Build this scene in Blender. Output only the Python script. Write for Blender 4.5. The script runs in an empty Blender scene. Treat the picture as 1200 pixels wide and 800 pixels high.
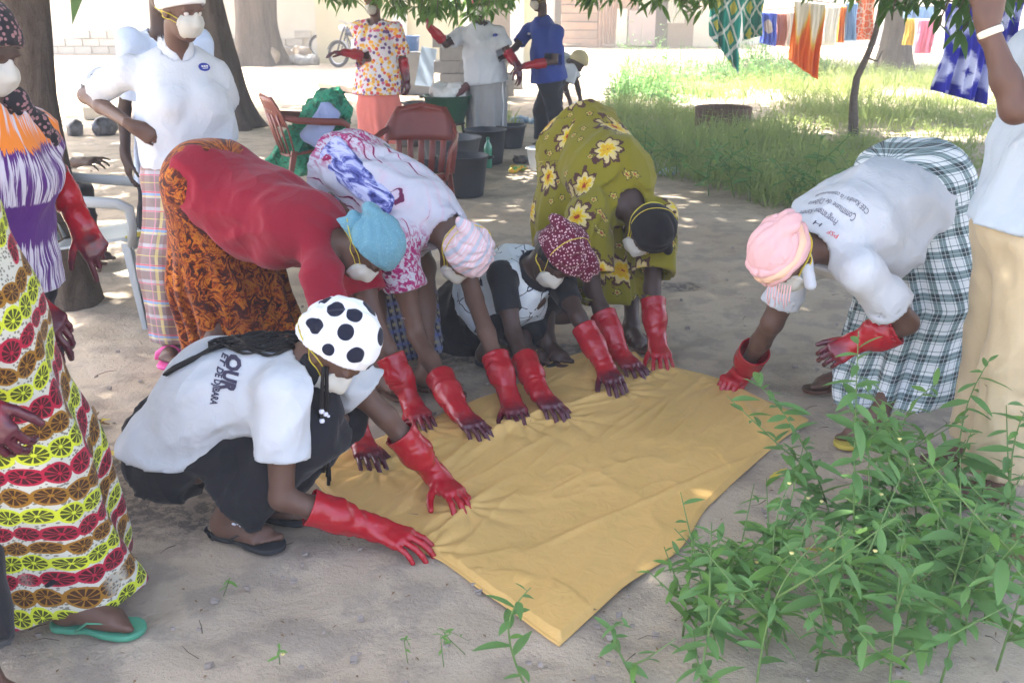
import bpy, bmesh, math, random
import numpy as np
from mathutils import Vector, Matrix
from mathutils.bvhtree import BVHTree
random.seed(7); RNG = np.random.default_rng(7)
R = math.radians
S = bpy.context.scene
COL = S.collection

# ------------------------------------------------------------------ camera, sky, sun, exposure
PITCH = R(19.0); FOC = 1177.0; CAMH = 1.6
cd = bpy.data.cameras.new('camera'); cam = bpy.data.objects.new('camera', cd); COL.objects.link(cam)
cam.location = (0, 0, CAMH); cam.rotation_euler = (R(90) - PITCH, 0, 0)
cd.sensor_width = 36; cd.lens = 36 * FOC / 1200; cd.clip_start = 0.05; cd.clip_end = 600
cd.dof.use_dof = True; cd.dof.focus_distance = 3.7; cd.dof.aperture_fstop = 7.0
S.camera = cam
SUN_EL, SUN_AZ = R(60), R(-52)          # azimuth from +Y towards +X
sdir = Vector((math.sin(SUN_AZ) * math.cos(SUN_EL), math.cos(SUN_AZ) * math.cos(SUN_EL), math.sin(SUN_EL)))
W = bpy.data.worlds.new('World'); S.world = W; W.use_nodes = True
_n = W.node_tree.nodes; _l = W.node_tree.links
sky = _n.new('ShaderNodeTexSky'); sky.sky_type = 'NISHITA'; sky.sun_disc = False
sky.sun_elevation = SUN_EL; sky.sun_rotation = SUN_AZ; sky.dust_density = 5.0; sky.air_density = 0.7
_l.new(sky.outputs[0], _n['Background'].inputs[0]); _n['Background'].inputs[1].default_value = 0.15
sl = bpy.data.lights.new('sun', 'SUN'); sl.energy = 3.5; sl.angle = R(0.6); sl.color = (1, .95, .87)
so = bpy.data.objects.new('sun', sl); COL.objects.link(so); so.rotation_euler = sdir.to_track_quat('Z', 'Y').to_euler()
S.view_settings.view_transform = 'Standard'; S.view_settings.look = 'None'; S.view_settings.exposure = 3.1; S.view_settings.gamma = 1

# ------------------------------------------------------------------ where a point of the photograph stands
_sp, _cp = math.sin(PITCH), math.cos(PITCH)
def V3(*a): return np.array(a, dtype=np.float64)
def at(px, py, Y):
    u = (px - 600) / FOC; v = (400 - py) / FOC
    t = Y / (_cp + v * _sp)
    return V3(u * t, Y, CAMH + t * (v * _cp - _sp))
def gp(px, py, z=0.0):
    u = (px - 600) / FOC; v = (400 - py) / FOC
    t = (CAMH - z) / (_sp - v * _cp)
    return V3(u * t, t * (_cp + v * _sp), z)
def unit(v): v = np.asarray(v, float); return v / (np.linalg.norm(v) + 1e-12)
def proj(p):
    d = np.asarray(p, float) - V3(0, 0, CAMH)
    z = d[1] * _cp - d[2] * _sp; y = d[1] * _sp + d[2] * _cp
    return 600 + FOC * d[0] / z, 400 - FOC * y / z

# ------------------------------------------------------------------ objects
def tag(o, label=None, cat=None, group=None, kind=None):
    if label: o['label'] = label
    if cat: o['category'] = cat
    if group: o['group'] = group
    if kind: o['kind'] = kind
    return o
def empty(name, loc, label=None, cat=None, group=None):
    o = bpy.data.objects.new(name, None); COL.objects.link(o); o.location = Vector(loc); o.empty_display_size = .1
    return tag(o, label, cat, group)
def wm(o):
    b = Matrix.LocRotScale(o.location, o.rotation_euler, o.scale)
    return b if o.parent is None else wm(o.parent) @ o.matrix_parent_inverse @ b
def link(name, me, mats, parent=None):
    if mats is not None and len(me.materials) == 0:
        for m in (mats if isinstance(mats, (list, tuple)) else [mats]): me.materials.append(m)
    o = bpy.data.objects.new(name, me); COL.objects.link(o)
    if parent is not None:
        o.parent = parent
        o.matrix_parent_inverse = wm(parent).inverted()
    return o
def copy_tree(o, parent=None):
    c = o.copy(); COL.objects.link(c)
    if parent is not None: c.parent = parent
    for ch in list(o.children): copy_tree(ch, c)
    return c
def mesh_np(name, v, f, smooth=True, attrs=None, mi=None):
    """numpy verts (n,3), quads (m,4) or tris (m,3)"""
    me = bpy.data.meshes.new(name); v = np.asarray(v, np.float32); f = np.asarray(f, np.int32); k = f.shape[1]
    me.vertices.add(len(v)); me.vertices.foreach_set('co', v.ravel())
    me.loops.add(f.size); me.loops.foreach_set('vertex_index', f.ravel())
    me.polygons.add(len(f)); me.polygons.foreach_set('loop_start', np.arange(0, f.size, k, dtype=np.int32))
    try: me.polygons.foreach_set('loop_total', np.full(len(f), k, np.int32))
    except Exception: pass
    if mi is not None: me.polygons.foreach_set('material_index', np.asarray(mi, np.int32))
    me.polygons.foreach_set('use_smooth', np.full(len(f), smooth, bool))
    for an, (ty, arr) in (attrs or {}).items():
        a = me.attributes.new(an, ty, 'POINT')
        a.data.foreach_set('vector' if ty == 'FLOAT_VECTOR' else 'value', np.asarray(arr, np.float32).ravel())
    me.update(calc_edges=True); me.validate()
    return me
class MB:
    """a mesh put together out of boxes, tubes and sheets"""
    def __init__(s): s.v = []; s.f = []; s.m = []; s.sm = []; s.mi = 0
    def _add(s, v, f, smooth=False):
        o = len(s.v); s.v += [tuple(float(c) for c in p) for p in v]; s.f += [tuple(i + o for i in q) for q in f]
        s.m += [s.mi] * len(f); s.sm += [smooth] * len(f)
    def box(s, c, d, ax=None, bev=0.0, jit=0.0):
        c = np.asarray(c, float); d = np.asarray(d, float) / 2
        A = np.eye(3) if ax is None else np.asarray(ax, float)
        if bev <= 0:
            v = [c + A.T @ (d * V3(x, y, z)) + (RNG.normal(0, jit, 3) if jit else 0) for x in (-1, 1) for y in (-1, 1) for z in (-1, 1)]
            s._add(v, [(0, 1, 3, 2), (4, 6, 7, 5), (0, 4, 5, 1), (2, 3, 7, 6), (0, 2, 6, 4), (1, 5, 7, 3)])
        else:
            bm = bmesh.new(); bmesh.ops.create_cube(bm, size=2)
            for q in bm.verts: q.co = Vector([q.co[i] * d[i] for i in range(3)])
            bmesh.ops.bevel(bm, geom=bm.edges[:], offset=bev, segments=1, affect='EDGES', clamp_overlap=True)
            bm.verts.index_update()
            s._add([c + A.T @ np.array(q.co) for q in bm.verts], [tuple(x.index for x in g.verts) for g in bm.faces]); bm.free()
    def tube(s, pts, r, n=8, cap=True, flat=None):
        pts = [np.asarray(p, float) for p in pts]; m = len(pts)
        rr = r if isinstance(r, (list, tuple, np.ndarray)) else [r] * m
        vs = []; prev = None
        for i, p in enumerate(pts):
            t = unit(pts[min(i + 1, m - 1)] - pts[max(i - 1, 0)])
            if prev is None:
                a = V3(0, 0, 1) if abs(t[2]) < .9 else V3(1, 0, 0)
                if flat is not None: a = np.asarray(flat, float)
                x = unit(np.cross(a, t))
            else: x = unit(prev - t * np.dot(prev, t))
            y = np.cross(t, x); prev = x
            e = .35 if flat is not None else 1
            for k in range(n):
                w = 2 * math.pi * k / n; vs.append(p + rr[i] * (x * math.cos(w) + y * math.sin(w) * e))
        fs = [(i * n + k, i * n + (k + 1) % n, (i + 1) * n + (k + 1) % n, (i + 1) * n + k) for i in range(m - 1) for k in range(n)]
        if cap: fs += [tuple(range(n - 1, -1, -1)), tuple(range((m - 1) * n, m * n))]
        s._add(vs, fs, True)
    def lathe(s, prof, c, n=24, ax=None, closed=False):
        A = np.eye(3) if ax is None else np.asarray(ax, float); c = np.asarray(c, float)
        vs = [c + A.T @ V3(r * math.cos(2 * math.pi * k / n), r * math.sin(2 * math.pi * k / n), z) for r, z in prof for k in range(n)]
        m = len(prof)
        fs = [(i * n + k, i * n + (k + 1) % n, (i + 1) * n + (k + 1) % n, (i + 1) * n + k) for i in range(m - 1) for k in range(n)]
        s._add(vs, fs, True)
    def grid(s, pts, smooth=True):
        a = len(pts); b = len(pts[0])
        s._add([p for row in pts for p in row], [(i * b + j, i * b + j + 1, (i + 1) * b + j + 1, (i + 1) * b + j) for i in range(a - 1) for j in range(b - 1)], smooth)
    def mesh(s, name):
        me = bpy.data.meshes.new(name); me.from_pydata(s.v, [], s.f)
        me.polygons.foreach_set('use_smooth', s.sm); me.polygons.foreach_set('material_index', s.m); me.update(); return me
    def build(s, name, mats, parent=None): return link(name, s.mesh(name), mats, parent)

def vnoise(P, seed=0):
    P = np.asarray(P, np.float32); i = np.floor(P).astype(np.int64); f = (P - i).astype(np.float32); f = f * f * (3 - 2 * f)
    def h(a, b, c):
        n = (a * 374761393 + b * 668265263 + c * 2147483647 + seed * 1274126177) & 0xffffffff
        n = ((n ^ (n >> 13)) * 1274126177) & 0xffffffff
        return ((n ^ (n >> 16)) & 0xffff).astype(np.float32) / 65535.
    x, y, z = i[:, 0], i[:, 1], i[:, 2]; fx, fy, fz = f[:, 0], f[:, 1], f[:, 2]
    L = lambda a, b, t: a + (b - a) * t
    return L(L(L(h(x, y, z), h(x + 1, y, z), fx), L(h(x, y + 1, z), h(x + 1, y + 1, z), fx), fy),
             L(L(h(x, y, z + 1), h(x + 1, y, z + 1), fx), L(h(x, y + 1, z + 1), h(x + 1, y + 1, z + 1), fx), fy), fz) * 2 - 1

# ------------------------------------------------------------------ smooth solids (distance fields turned into meshes)
def smin(a, b, k):
    if k <= 0: return np.minimum(a, b)
    h = np.maximum(k - np.abs(a - b), 0) / k
    return np.minimum(a, b) - h * h * k * .25
def rc(a, b, ra, rb):
    a = np.asarray(a, np.float32); b = np.asarray(b, np.float32); ab = b - a; L = max(float(ab @ ab), 1e-9)
    def f(P):
        t = np.clip((P - a) @ ab / L, 0, 1)
        q = P - a - t[:, None] * ab
        return np.sqrt((q * q).sum(1)) - (ra + t * (rb - ra))
    m = max(ra, rb)
    return f, np.minimum(a, b) - m, np.maximum(a, b) + m
def el(c, r, ax=None):
    c = np.asarray(c, np.float32); A = (np.eye(3) if ax is None else np.array([unit(q) for q in ax])).astype(np.float32); r = np.asarray(r, np.float32)
    def f(P):
        q = (P - c) @ A.T
        k0 = np.sqrt(((q / r) ** 2).sum(1)); k1 = np.sqrt(((q / (r * r)) ** 2).sum(1)) + 1e-6
        return k0 * (k0 - 1) / k1
    e = np.sqrt(((A * r[:, None]) ** 2).sum(0))
    return f, c - e, c + e
def et(a, b, lat, ra, rb):
    """tube a to b with an elliptic section: ra, rb = (half width along lat, half depth)"""
    a = np.asarray(a, np.float32); b = np.asarray(b, np.float32); ab = b - a; L = max(float(ab @ ab), 1e-9); d = ab / math.sqrt(L)
    l = np.asarray(lat, np.float32); l = l - d * float(l @ d); l = l / np.linalg.norm(l); w = np.cross(d, l).astype(np.float32)
    ra = np.asarray(ra, np.float32); rb = np.asarray(rb, np.float32)
    def f(P):
        t = np.clip((P - a) @ ab / L, 0, 1); q = P - a - t[:, None] * ab
        rl = ra[0] + t * (rb[0] - ra[0]); rw = ra[1] + t * (rb[1] - ra[1]); re = np.minimum(rl, rw)
        x = q @ l; y = q @ w; e = q @ d
        k0 = np.sqrt((x / rl) ** 2 + (y / rw) ** 2 + (e / re) ** 2); k1 = np.sqrt((x / rl**2) ** 2 + (y / rw**2) ** 2 + (e / re**2) ** 2) + 1e-6
        return k0 * (k0 - 1) / k1
    m = float(max(ra.max(), rb.max()))
    return f, np.minimum(a, b) - m, np.maximum(a, b) + m
class Sdf:
    def __init__(s): s.p = []; s.mod = []
    def add(s, prim, k=0.02): s.p.append((prim, k)); return s
    def cut(s, fn): s.mod.append(fn); return s          # fn(P, d) -> d
    def __call__(s, P):
        d = None
        for (f, lo, hi), k in s.p:
            q = f(P); d = q if d is None else smin(d, q, k)
        for m in s.mod: d = m(P, d)
        return d
    def bb(s, pad=.03):
        return np.min([p[1] for p, k in s.p], 0) - pad, np.max([p[2] for p, k in s.p], 0) + pad
    def prim(s): lo, hi = s.bb(0); return (s.__call__, lo, hi)
def plane(o, n, soft=0):                                   # keep the side n points away from
    o = np.asarray(o, np.float32); n = unit(n).astype(np.float32)
    return lambda P, d: np.maximum(d, (P - o) @ n)
def nets(f, lo, hi, h):
    """surface nets over a sparse grid"""
    B = 4; lo = np.asarray(lo, np.float64); n = np.ceil((np.asarray(hi) - lo) / h / B).astype(int) + 1
    bc = np.stack(np.meshgrid(*[np.arange(k) for k in n], indexing='ij'), -1).reshape(-1, 3)
    cen = (lo + (bc * B + (B - 1) / 2) * h).astype(np.float32)
    dc = f(cen); act = np.abs(dc) < h * B * 1.9
    arr = np.where(dc < 0, -1., 1.).astype(np.float32).reshape(n).repeat(B, 0).repeat(B, 1).repeat(B, 2)
    off = np.stack(np.meshgrid(*[np.arange(B)] * 3, indexing='ij'), -1).reshape(-1, 3)
    idx = (bc[act][:, None, :] * B + off[None]).reshape(-1, 3)
    val = np.empty(len(idx), np.float32)
    for s in range(0, len(idx), 400000):
        val[s:s + 400000] = f((lo + idx[s:s + 400000] * h).astype(np.float32))
    arr[idx[:, 0], idx[:, 1], idx[:, 2]] = val
    neg = arr < 0
    c = np.zeros(tuple(k - 1 for k in arr.shape), np.int8)
    for dx in (0, 1):
        for dy in (0, 1):
            for dz in (0, 1): c += neg[dx:neg.shape[0] - 1 + dx, dy:neg.shape[1] - 1 + dy, dz:neg.shape[2] - 1 + dz]
    cells = np.argwhere((c > 0) & (c < 8))
    vid = np.full(c.shape, -1, np.int32); vid[tuple(cells.T)] = np.arange(len(cells))
    g = {}
    for dx in (0, 1):
        for dy in (0, 1):
            for dz in (0, 1): g[dx, dy, dz] = arr[cells[:, 0] + dx, cells[:, 1] + dy, cells[:, 2] + dz]
    acc = np.zeros((len(cells), 3), np.float32); cnt = np.zeros(len(cells), np.float32)
    for ax in range(3):
        for u in (0, 1):
            for w in (0, 1):
                a = [0, 0, 0]; o = [k for k in range(3) if k != ax]; a[o[0]] = u; a[o[1]] = w; b = list(a); b[ax] = 1
                ga, gb = g[tuple(a)], g[tuple(b)]; x = (ga < 0) != (gb < 0)
                t = np.where(x, ga / np.where(x, ga - gb, 1), 0)
                p = np.tile(np.array(a, np.float32), (len(cells), 1)); p[:, ax] = t
                acc += np.where(x[:, None], p, 0); cnt += x
    v = lo + (cells + acc / np.maximum(cnt, 1)[:, None]) * h
    F = []
    for ax in range(3):
        sl0 = [slice(None)] * 3; sl1 = [slice(None)] * 3; sl0[ax] = slice(0, -1); sl1[ax] = slice(1, None)
        n0 = neg[tuple(sl0)]; n1 = neg[tuple(sl1)]; e = np.argwhere(n0 != n1)
        o = [k for k in range(3) if k != ax]; e = e[(e[:, o[0]] > 0) & (e[:, o[1]] > 0) & (e[:, o[0]] < vid.shape[o[0]]) & (e[:, o[1]] < vid.shape[o[1]])]
        q = []
        for u, w in ((0, 0), (1, 0), (1, 1), (0, 1)):
            k = e.copy(); k[:, o[0]] -= u; k[:, o[1]] -= w; q.append(vid[k[:, 0], k[:, 1], k[:, 2]])
        q = np.stack(q, 1); fl = neg[e[:, 0], e[:, 1], e[:, 2]]
        if ax == 1: fl = ~fl
        q[~fl] = q[~fl][:, ::-1]; F.append(q)
    F = np.concatenate(F); F = F[(F >= 0).all(1)]
    a, b, c = v[F[:, 0]], v[F[:, 1]], v[F[:, 2]]
    if (np.cross(b - v.mean(0) , c - v.mean(0)) * (a - v.mean(0))).sum() < 0: F = F[:, ::-1]
    return v, F
def solid(name, sdf, h, mats, parent=None, st=None, extra=None, pad=.03, box=None):
    lo, hi = sdf.bb(pad) if box is None else box
    v, f = nets(sdf, lo, hi, h)
    at_ = {}
    if st is not None: at_['st'] = ('FLOAT_VECTOR', st(v.astype(np.float32)))
    for k, fn in (extra or {}).items(): at_[k] = ('FLOAT', fn(v.astype(np.float32)))
    return link(name, mesh_np(name, v, f, True, at_), mats, parent)
# ------------------------------------------------------------------ materials
class NT:
    def __init__(s, name, rough=.8, spec=.3):
        s.m = bpy.data.materials.new(name); s.m.use_nodes = True; s.t = s.m.node_tree
        s.b = s.t.nodes['Principled BSDF']; s.set('Roughness', rough); s.set('Specular IOR Level', spec)
    def plug(s, sock, v):
        if isinstance(v, bpy.types.NodeSocket): s.t.links.new(v, sock)
        elif isinstance(v, (tuple, list)) and sock.type == 'RGBA': sock.default_value = (*v[:3], 1)
        else: sock.default_value = v
    def set(s, k, v): s.plug(s.b.inputs[k], v)
    def n(s, ty, out=0, props=None, **kw):
        q = s.t.nodes.new('ShaderNode' + ty)
        for k, v in (props or {}).items(): setattr(q, k, v)
        for k, v in kw.items(): s.plug(q.inputs[int(k[1:])] if k[0] == 'i' and k[1:].isdigit() else q.inputs[k.replace('_', ' ')], v)
        return q.outputs[out]
    def math(s, op, a, b=0.0, c=0.0): return s.n('Math', props={'operation': op}, i0=a, i1=b, i2=c)
    def vm(s, op, a, b=(0, 0, 0), out=0): return s.n('VectorMath', out, props={'operation': op}, i0=a, i1=b)
    def scale(s, v, k): return s.n('VectorMath', props={'operation': 'SCALE'}, i0=v, Scale=k)
    def mix(s, f, a, b):
        q = s.t.nodes.new('ShaderNodeMix'); q.data_type = 'RGBA'; s.plug(q.inputs[0], f); s.plug(q.inputs[6], a); s.plug(q.inputs[7], b); return q.outputs[2]
    def ramp(s, f, stops, interp='LINEAR'):
        q = s.t.nodes.new('ShaderNodeValToRGB'); e = q.color_ramp; e.interpolation = interp
        while len(e.elements) < len(stops): e.elements.new(.5)
        for x, (p, c) in zip(e.elements, stops): x.position = p; x.color = (*c, 1) if isinstance(c, (tuple, list)) else (c, c, c, 1)
        s.plug(q.inputs[0], f); return q.outputs[0]
    def noise(s, v, sc, det=3, rough=.5, dist=0, out=0): return s.n('TexNoise', out, Vector=v, Scale=sc, Detail=det, Roughness=rough, Distortion=dist)
    def obj(s): return s.n('TexCoord', 3)
    def attr(s, name='st', out=1): return s.n('Attribute', out, props={'attribute_name': name})
    def sep(s, v):
        q = s.t.nodes.new('ShaderNodeSeparateXYZ'); s.plug(q.inputs[0], v); return q.outputs
    def xyz(s, x, y, z=0.0): return s.n('CombineXYZ', i0=x, i1=y, i2=z)
    def bump(s, h, strength=.3, dist=.01):
        s.set('Normal', s.n('Bump', Height=h, Strength=strength, Distance=dist))
    def done(s, col): s.set('Base Color', col); return s.m
    def step(s, x, lo, hi): return s.n('MapRange', props={'interpolation_type': 'SMOOTHSTEP'}, Value=x, From_Min=lo, From_Max=hi)

def plain(name, c, rough=.8, var=.15, sc=6, spec=.3, bump=0, bsc=60, metal=0, bdist=.004):
    t = NT(name, rough, spec); o = t.obj(); n = t.noise(o, sc, 4)
    if metal: t.set('Metallic', metal)
    if bump: t.bump(t.noise(o, bsc, 3), bump, bdist)
    return t.done(t.mix(n, tuple(x * (1 - var) for x in c), tuple(min(1, x * (1 + var)) for x in c)))
def fabric(name, c, var=.07, weave=900, rough=.9, fold=.35):
    t = NT(name, rough, .15); o = t.obj()
    rdg = lambda q: t.math('POWER', t.math('SUBTRACT', 1.0, t.math('ABSOLUTE', t.math('SUBTRACT', t.math('MULTIPLY', q, 2.0), 1.0))), 3.0)
    a = t.math('ADD', rdg(t.noise(t.vm('MULTIPLY', o, (1.0, .75, .6)), 5.5, 1, .5, .8)), t.math('ADD', t.math('MULTIPLY', rdg(t.noise(o, 19, 2, .5, .7)), .22), t.math('MULTIPLY', t.noise(o, 40, 3), .15))); b = t.noise(o, weave, 1)
    t.bump(t.math('ADD', a, t.math('MULTIPLY', b, .05)), min(1, fold * 1.0), .013)
    t.set('Sheen Weight', .12)
    return t, t.mix(t.noise(o, 5, 3), tuple(x * (1 - var) for x in c), tuple(min(1, x * (1 + var)) for x in c))
def fab(name, c, **k):
    t, col = fabric(name, c, **k); return t.done(col)

M = {}
def skin(name, c):
    t = NT(name, .5, .35); o = t.obj(); n = t.noise(o, 9, 4)
    t.bump(t.noise(o, 160, 3), .12, .002)
    return t.done(t.mix(n, tuple(x * .8 for x in c), tuple(x * 1.25 for x in c)))
M['skin'] = skin('dark_skin', (.108, .057, .040)); M['skin2'] = skin('darker_skin', (.060, .034, .026)); M['skin3'] = skin('brown_skin', (.125, .066, .045))
M['nail'] = plain('nail', (.35, .22, .18), .35)
# rubber gloves: red, the fingers stained dark by the dye; attribute w = metres past the wrist
def glove_mat(name, stain, c=(.36, .006, .016)):
    t = NT(name, .27, .5); o = t.obj(); w = t.attr('w', 2)
    n = t.noise(o, 26, 4, .6); k = t.step(t.math('ADD', w, t.math('MULTIPLY', t.math('SUBTRACT', n, .5), .12)), *stain)
    col = t.mix(t.noise(o, 12, 3), tuple(x * .8 for x in c), tuple(x * 1.15 for x in c))
    col = t.mix(t.math('MULTIPLY', k, .93), col, (.055, .012, .024))
    t.set('Roughness', t.n('MapRange', Value=t.noise(o, 30, 3), To_Min=.12, To_Max=.30))
    t.bump(t.math('ADD', t.noise(o, 40, 3, .6, 1.2), t.math('MULTIPLY', t.noise(o, 400, 2), .08)), .35, .006)
    return t.done(col)
M['glove_dark'] = glove_mat('stained_red_rubber', (.0, .09)); M['glove_mid'] = glove_mat('part_stained_red_rubber', (.0, .12))
M['glove_red'] = glove_mat('red_rubber', (.13, .30)); M['glove_all'] = glove_mat('dark_dyed_rubber', (-.12, -.0))
M['white_tee'] = fab('white_jersey', (.51, .54, .58)); M['white_polo'] = fab('white_pique', (.53, .56, .60), weave=500)
M['red_tee'] = fab('crimson_jersey', (.26, .010, .028)); M['black'] = fab('black_cloth', (.014, .014, .018)); M['black_knit'] = fab('black_knit', (.018, .018, .022), weave=300)
M['pale_blue_polo'] = fab('pale_blue_polo', (.55, .64, .80)); M['blue_polo'] = fab('blue_jersey', (.025, .055, .27)); M['grey_wrap'] = fab('grey_wrapper', (.30, .30, .30))
M['grey_tee'] = fab('pale_grey_blue_jersey', (.44, .51, .58)); M['khaki'] = fab('khaki_cotton', (.50, .40, .25), var=.05)
M['coral'] = fab('coral_wrapper', (.72, .20, .16)); M['purple_black'] = fab('dark_trousers', (.02, .02, .025))
M['mask'] = fab('mask_paper', (.52, .51, .46), fold=.15, weave=1500); M['strap'] = plain('yellow_elastic', (.70, .58, .06), .6, .1)
M['blue_scarf'] = (lambda t: t[0].done(t[0].mix(t[0].step(t[0].noise(t[0].vm('MULTIPLY', t[0].attr(), (300, 60, 300)), 1, 2), .62, .72), t[1], (.30, .50, .58))))(fabric('teal_blue_scarf_cloth', (.13, .30, .38), fold=.5))
M['pink_scarf'] = fab('pink_scarf_cloth', (.72, .42, .42), fold=.5); M['peach'] = fab('peach_scarf_band', (.80, .52, .36)); M['black_wrap'] = fab('black_headwrap', (.012, .011, .012))
M['white_wrap'] = fab('white_headwrap', (.72, .72, .72)); M['beige_hat'] = fab('beige_hat_cloth', (.55, .47, .26)); M['red_wrap'] = fab('rosy_headwrap', (.45, .08, .10))
M['brown_wrap'] = fab('rust_headwrap', (.30, .12, .06))
M['hair'] = plain('black_hair', (.008, .007, .008), .55, .3, bump=.5, bsc=300)
M['bead'] = plain('pearl_bead', (.75, .75, .85), .3); M['gold'] = plain('gold_trim', (.45, .32, .10), .4, metal=.6)
M['sole'] = plain('black_foam_sole', (.02, .022, .025), .8); M['sole_blue'] = plain('teal_foam', (.12, .36, .38), .7); M['sole_green'] = plain('green_rubber', (.07, .27, .17), .55)
M['pink_plastic'] = plain('pink_plastic', (.75, .10, .32), .4); M['sole_yellow'] = plain('yellow_foam', (.42, .33, .06), .7); M['sole_brown'] = plain('brown_leather', (.09, .04, .025), .6)
M['insole'] = plain('pale_insole', (.50, .56, .56), .8, .3, 40)
M['ink'] = plain('dark_ink', (.05, .045, .08), .8, 0); M['ink_grey'] = plain('grey_ink', (.10, .10, .14), .8, 0); M['ink_red'] = plain('red_ink', (.6, .04, .05), .8, 0); M['ink_blue'] = plain('blue_ink', (.03, .05, .30), .8, 0)
M['white_trim'] = plain('white_trim', (.75, .75, .76), .9, .03)
M['eye'] = plain('eye_white', (.6, .56, .52), .25, .05); M['bangle'] = plain('silver_bangle', (.4, .38, .36), .35, metal=.7); M['wristband'] = plain('cream_silicone', (.78, .76, .62), .5, .03)

def stripes(t, x, period, spans, soft=.0):
    """1 where x falls in one of the spans (fractions of the period)"""
    f = t.math('FRACT', t.math('DIVIDE', x, period)); r = None
    for a, b in spans:
        q = t.math('MULTIPLY', t.math('GREATER_THAN', f, a), t.math('LESS_THAN', f, b)); r = q if r is None else t.math('ADD', r, q)
    return r
def m_check():                                                       # green and white check
    t, base = fabric('green_white_check', (.70, .74, .76)); u, v, _ = t.sep(t.attr())
    g = (.045, .060, .066); p = .074
    a = stripes(t, u, p, [(.0, .36), (.44, .47), (.80, .84)]); b = stripes(t, v, p, [(.0, .36), (.44, .47), (.80, .84)])
    s = t.math('ADD', a, b); c = t.mix(t.math('MINIMUM', s, 1), base, (.20, .28, .29)); c = t.mix(t.math('GREATER_THAN', s, 1.5), c, g)
    w = t.math('MAXIMUM', stripes(t, u, p, [(.17, .20)]), stripes(t, v, p, [(.17, .20)]))
    return t.done(t.mix(t.math('MULTIPLY', w, .7), c, (.55, .62, .63)))
M['check'] = m_check()
def m_madras():
    t, base = fabric('madras_plaid', (.38, .37, .40)); u, v, _ = t.sep(t.attr())
    c = t.mix(t.math('MULTIPLY', stripes(t, v, .16, [(.04, .46), (.66, .90)]), .72), base, (.20, .12, .10))
    c = t.mix(t.math('MULTIPLY', stripes(t, u, .19, [(.08, .46)]), .55), c, (.20, .09, .08))
    c = t.mix(t.math('MULTIPLY', stripes(t, u, .19, [(.55, .63)]), .7), c, (.62, .52, .22))
    c = t.mix(t.math('MULTIPLY', stripes(t, v, .16, [(.47, .51), (.0, .03)]), .8), c, (.55, .06, .10))
    c = t.mix(t.math('MULTIPLY', stripes(t, v, .16, [(.53, .57)]), .85), c, (.12, .32, .60))
    c = t.mix(t.math('MULTIPLY', stripes(t, v, .16, [(.60, .63), (.22, .24)]), .7), c, (.66, .56, .16))
    c = t.mix(t.math('MULTIPLY', stripes(t, u, .19, [(.75, .78)]), .6), c, (.65, .25, .36))
    return t.done(c)
M['madras'] = m_madras()
def m_fire():                                                         # rust and black print
    t, base = fabric('rust_black_print', (.3, .1, .02)); o = t.attr()
    d = t.noise(o, 9, 2, .5, out=1); p = t.vm('ADD', o, t.scale(d, .10))
    n = t.noise(p, 24, 3, .62, 2.0)
    c = t.ramp(n, [(.33, (.012, .008, .008)), (.46, (.085, .012, .008)), (.52, (.36, .065, .008)), (.60, (.56, .20, .014)), (.67, (.14, .03, .01)), (.74, (.012, .008, .008))])
    big = t.step(t.noise(o, 7, 2), .42, .62)
    return t.done(t.mix(t.math('MULTIPLY', big, .45), c, t.mix(n, (.012, .008, .008), (.16, .02, .01))))
M['fire'] = m_fire()
def m_streak(name, base, c, dens, along=(7, 60, 60), lo=.60, edge=None):
    """dye streaks running along the first coordinate"""
    t, b = fabric(name, base); o = t.attr(); x, y, z = t.sep(o)
    n = t.noise(t.vm('MULTIPLY', o, along), 1.0, 3, .62, .35)
    k = t.math('MULTIPLY', t.step(n, lo, lo + .07), t.step(t.noise(o, dens, 2), .38, .52))
    col = t.mix(k, b, t.mix(t.noise(o, 70, 2), c, tuple(q * .45 for q in c)))
    soft = t.step(t.noise(t.vm('MULTIPLY', o, (3, 14, 14)), 1, 3), .60, .80)
    col = t.mix(t.math('MULTIPLY', soft, .22), col, tuple(min(1, q * .5 + .45) for q in c))
    return t, col
_t, _b = fabric('magenta_tie_dye', (.52, .52, .59)); _o = _t.attr(); _x, _y, _z = _t.sep(_o); _y = _t.math('ADD', _y, _t.math('MULTIPLY', _t.math('SUBTRACT', _t.noise(_o, 14, 2), .5), .018))
_p = _t.xyz(_t.math('MULTIPLY', _x, 4.6), _t.math('MULTIPLY', _y, 24)); _q = _t.t.nodes.new('ShaderNodeTexVoronoi'); _q.voronoi_dimensions = '2D'; _t.plug(_q.inputs['Vector'], _p); _q.inputs['Scale'].default_value = 1; _q.inputs['Randomness'].default_value = .9
_dx, _dy, _ = _t.sep(_t.vm('SUBTRACT', _p, _q.outputs['Position'])); _r, _g, _u = _t.sep(_q.outputs['Color'])
_s = _t.math('SUBTRACT', _t.math('MULTIPLY', _t.math('SUBTRACT', _t.math('ADD', .30, _t.math('MULTIPLY', _g, .35)), _t.math('ABSOLUTE', _dx)), .15), _t.math('ABSOLUTE', _dy))
_s = _t.math('ADD', _s, _t.math('MULTIPLY', _t.math('SUBTRACT', _t.noise(_o, 60, 2), .5), .05)); _k = _t.math('MULTIPLY', _t.step(_s, -.005, .02), _t.math('GREATER_THAN', _r, .25))
_c = _t.mix(_k, _t.mix(_t.math('MULTIPLY', _t.step(_s, -.20, .0), .28), _b, (.62, .34, .46)), _t.mix(_u, (.28, .012, .07), (.10, .015, .06)))
_w = _t.attr('w', 2); _k = _t.math('MULTIPLY', _t.step(_w, .25, .55), _t.step(_t.noise(_t.vm('MULTIPLY', _t.attr(), (26, 60, 60)), 1, 3, .6, .6), .44, .56))
M['tiedye_pink'] = _t.done(_t.mix(_k, _c, (.36, .02, .14)))
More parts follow.
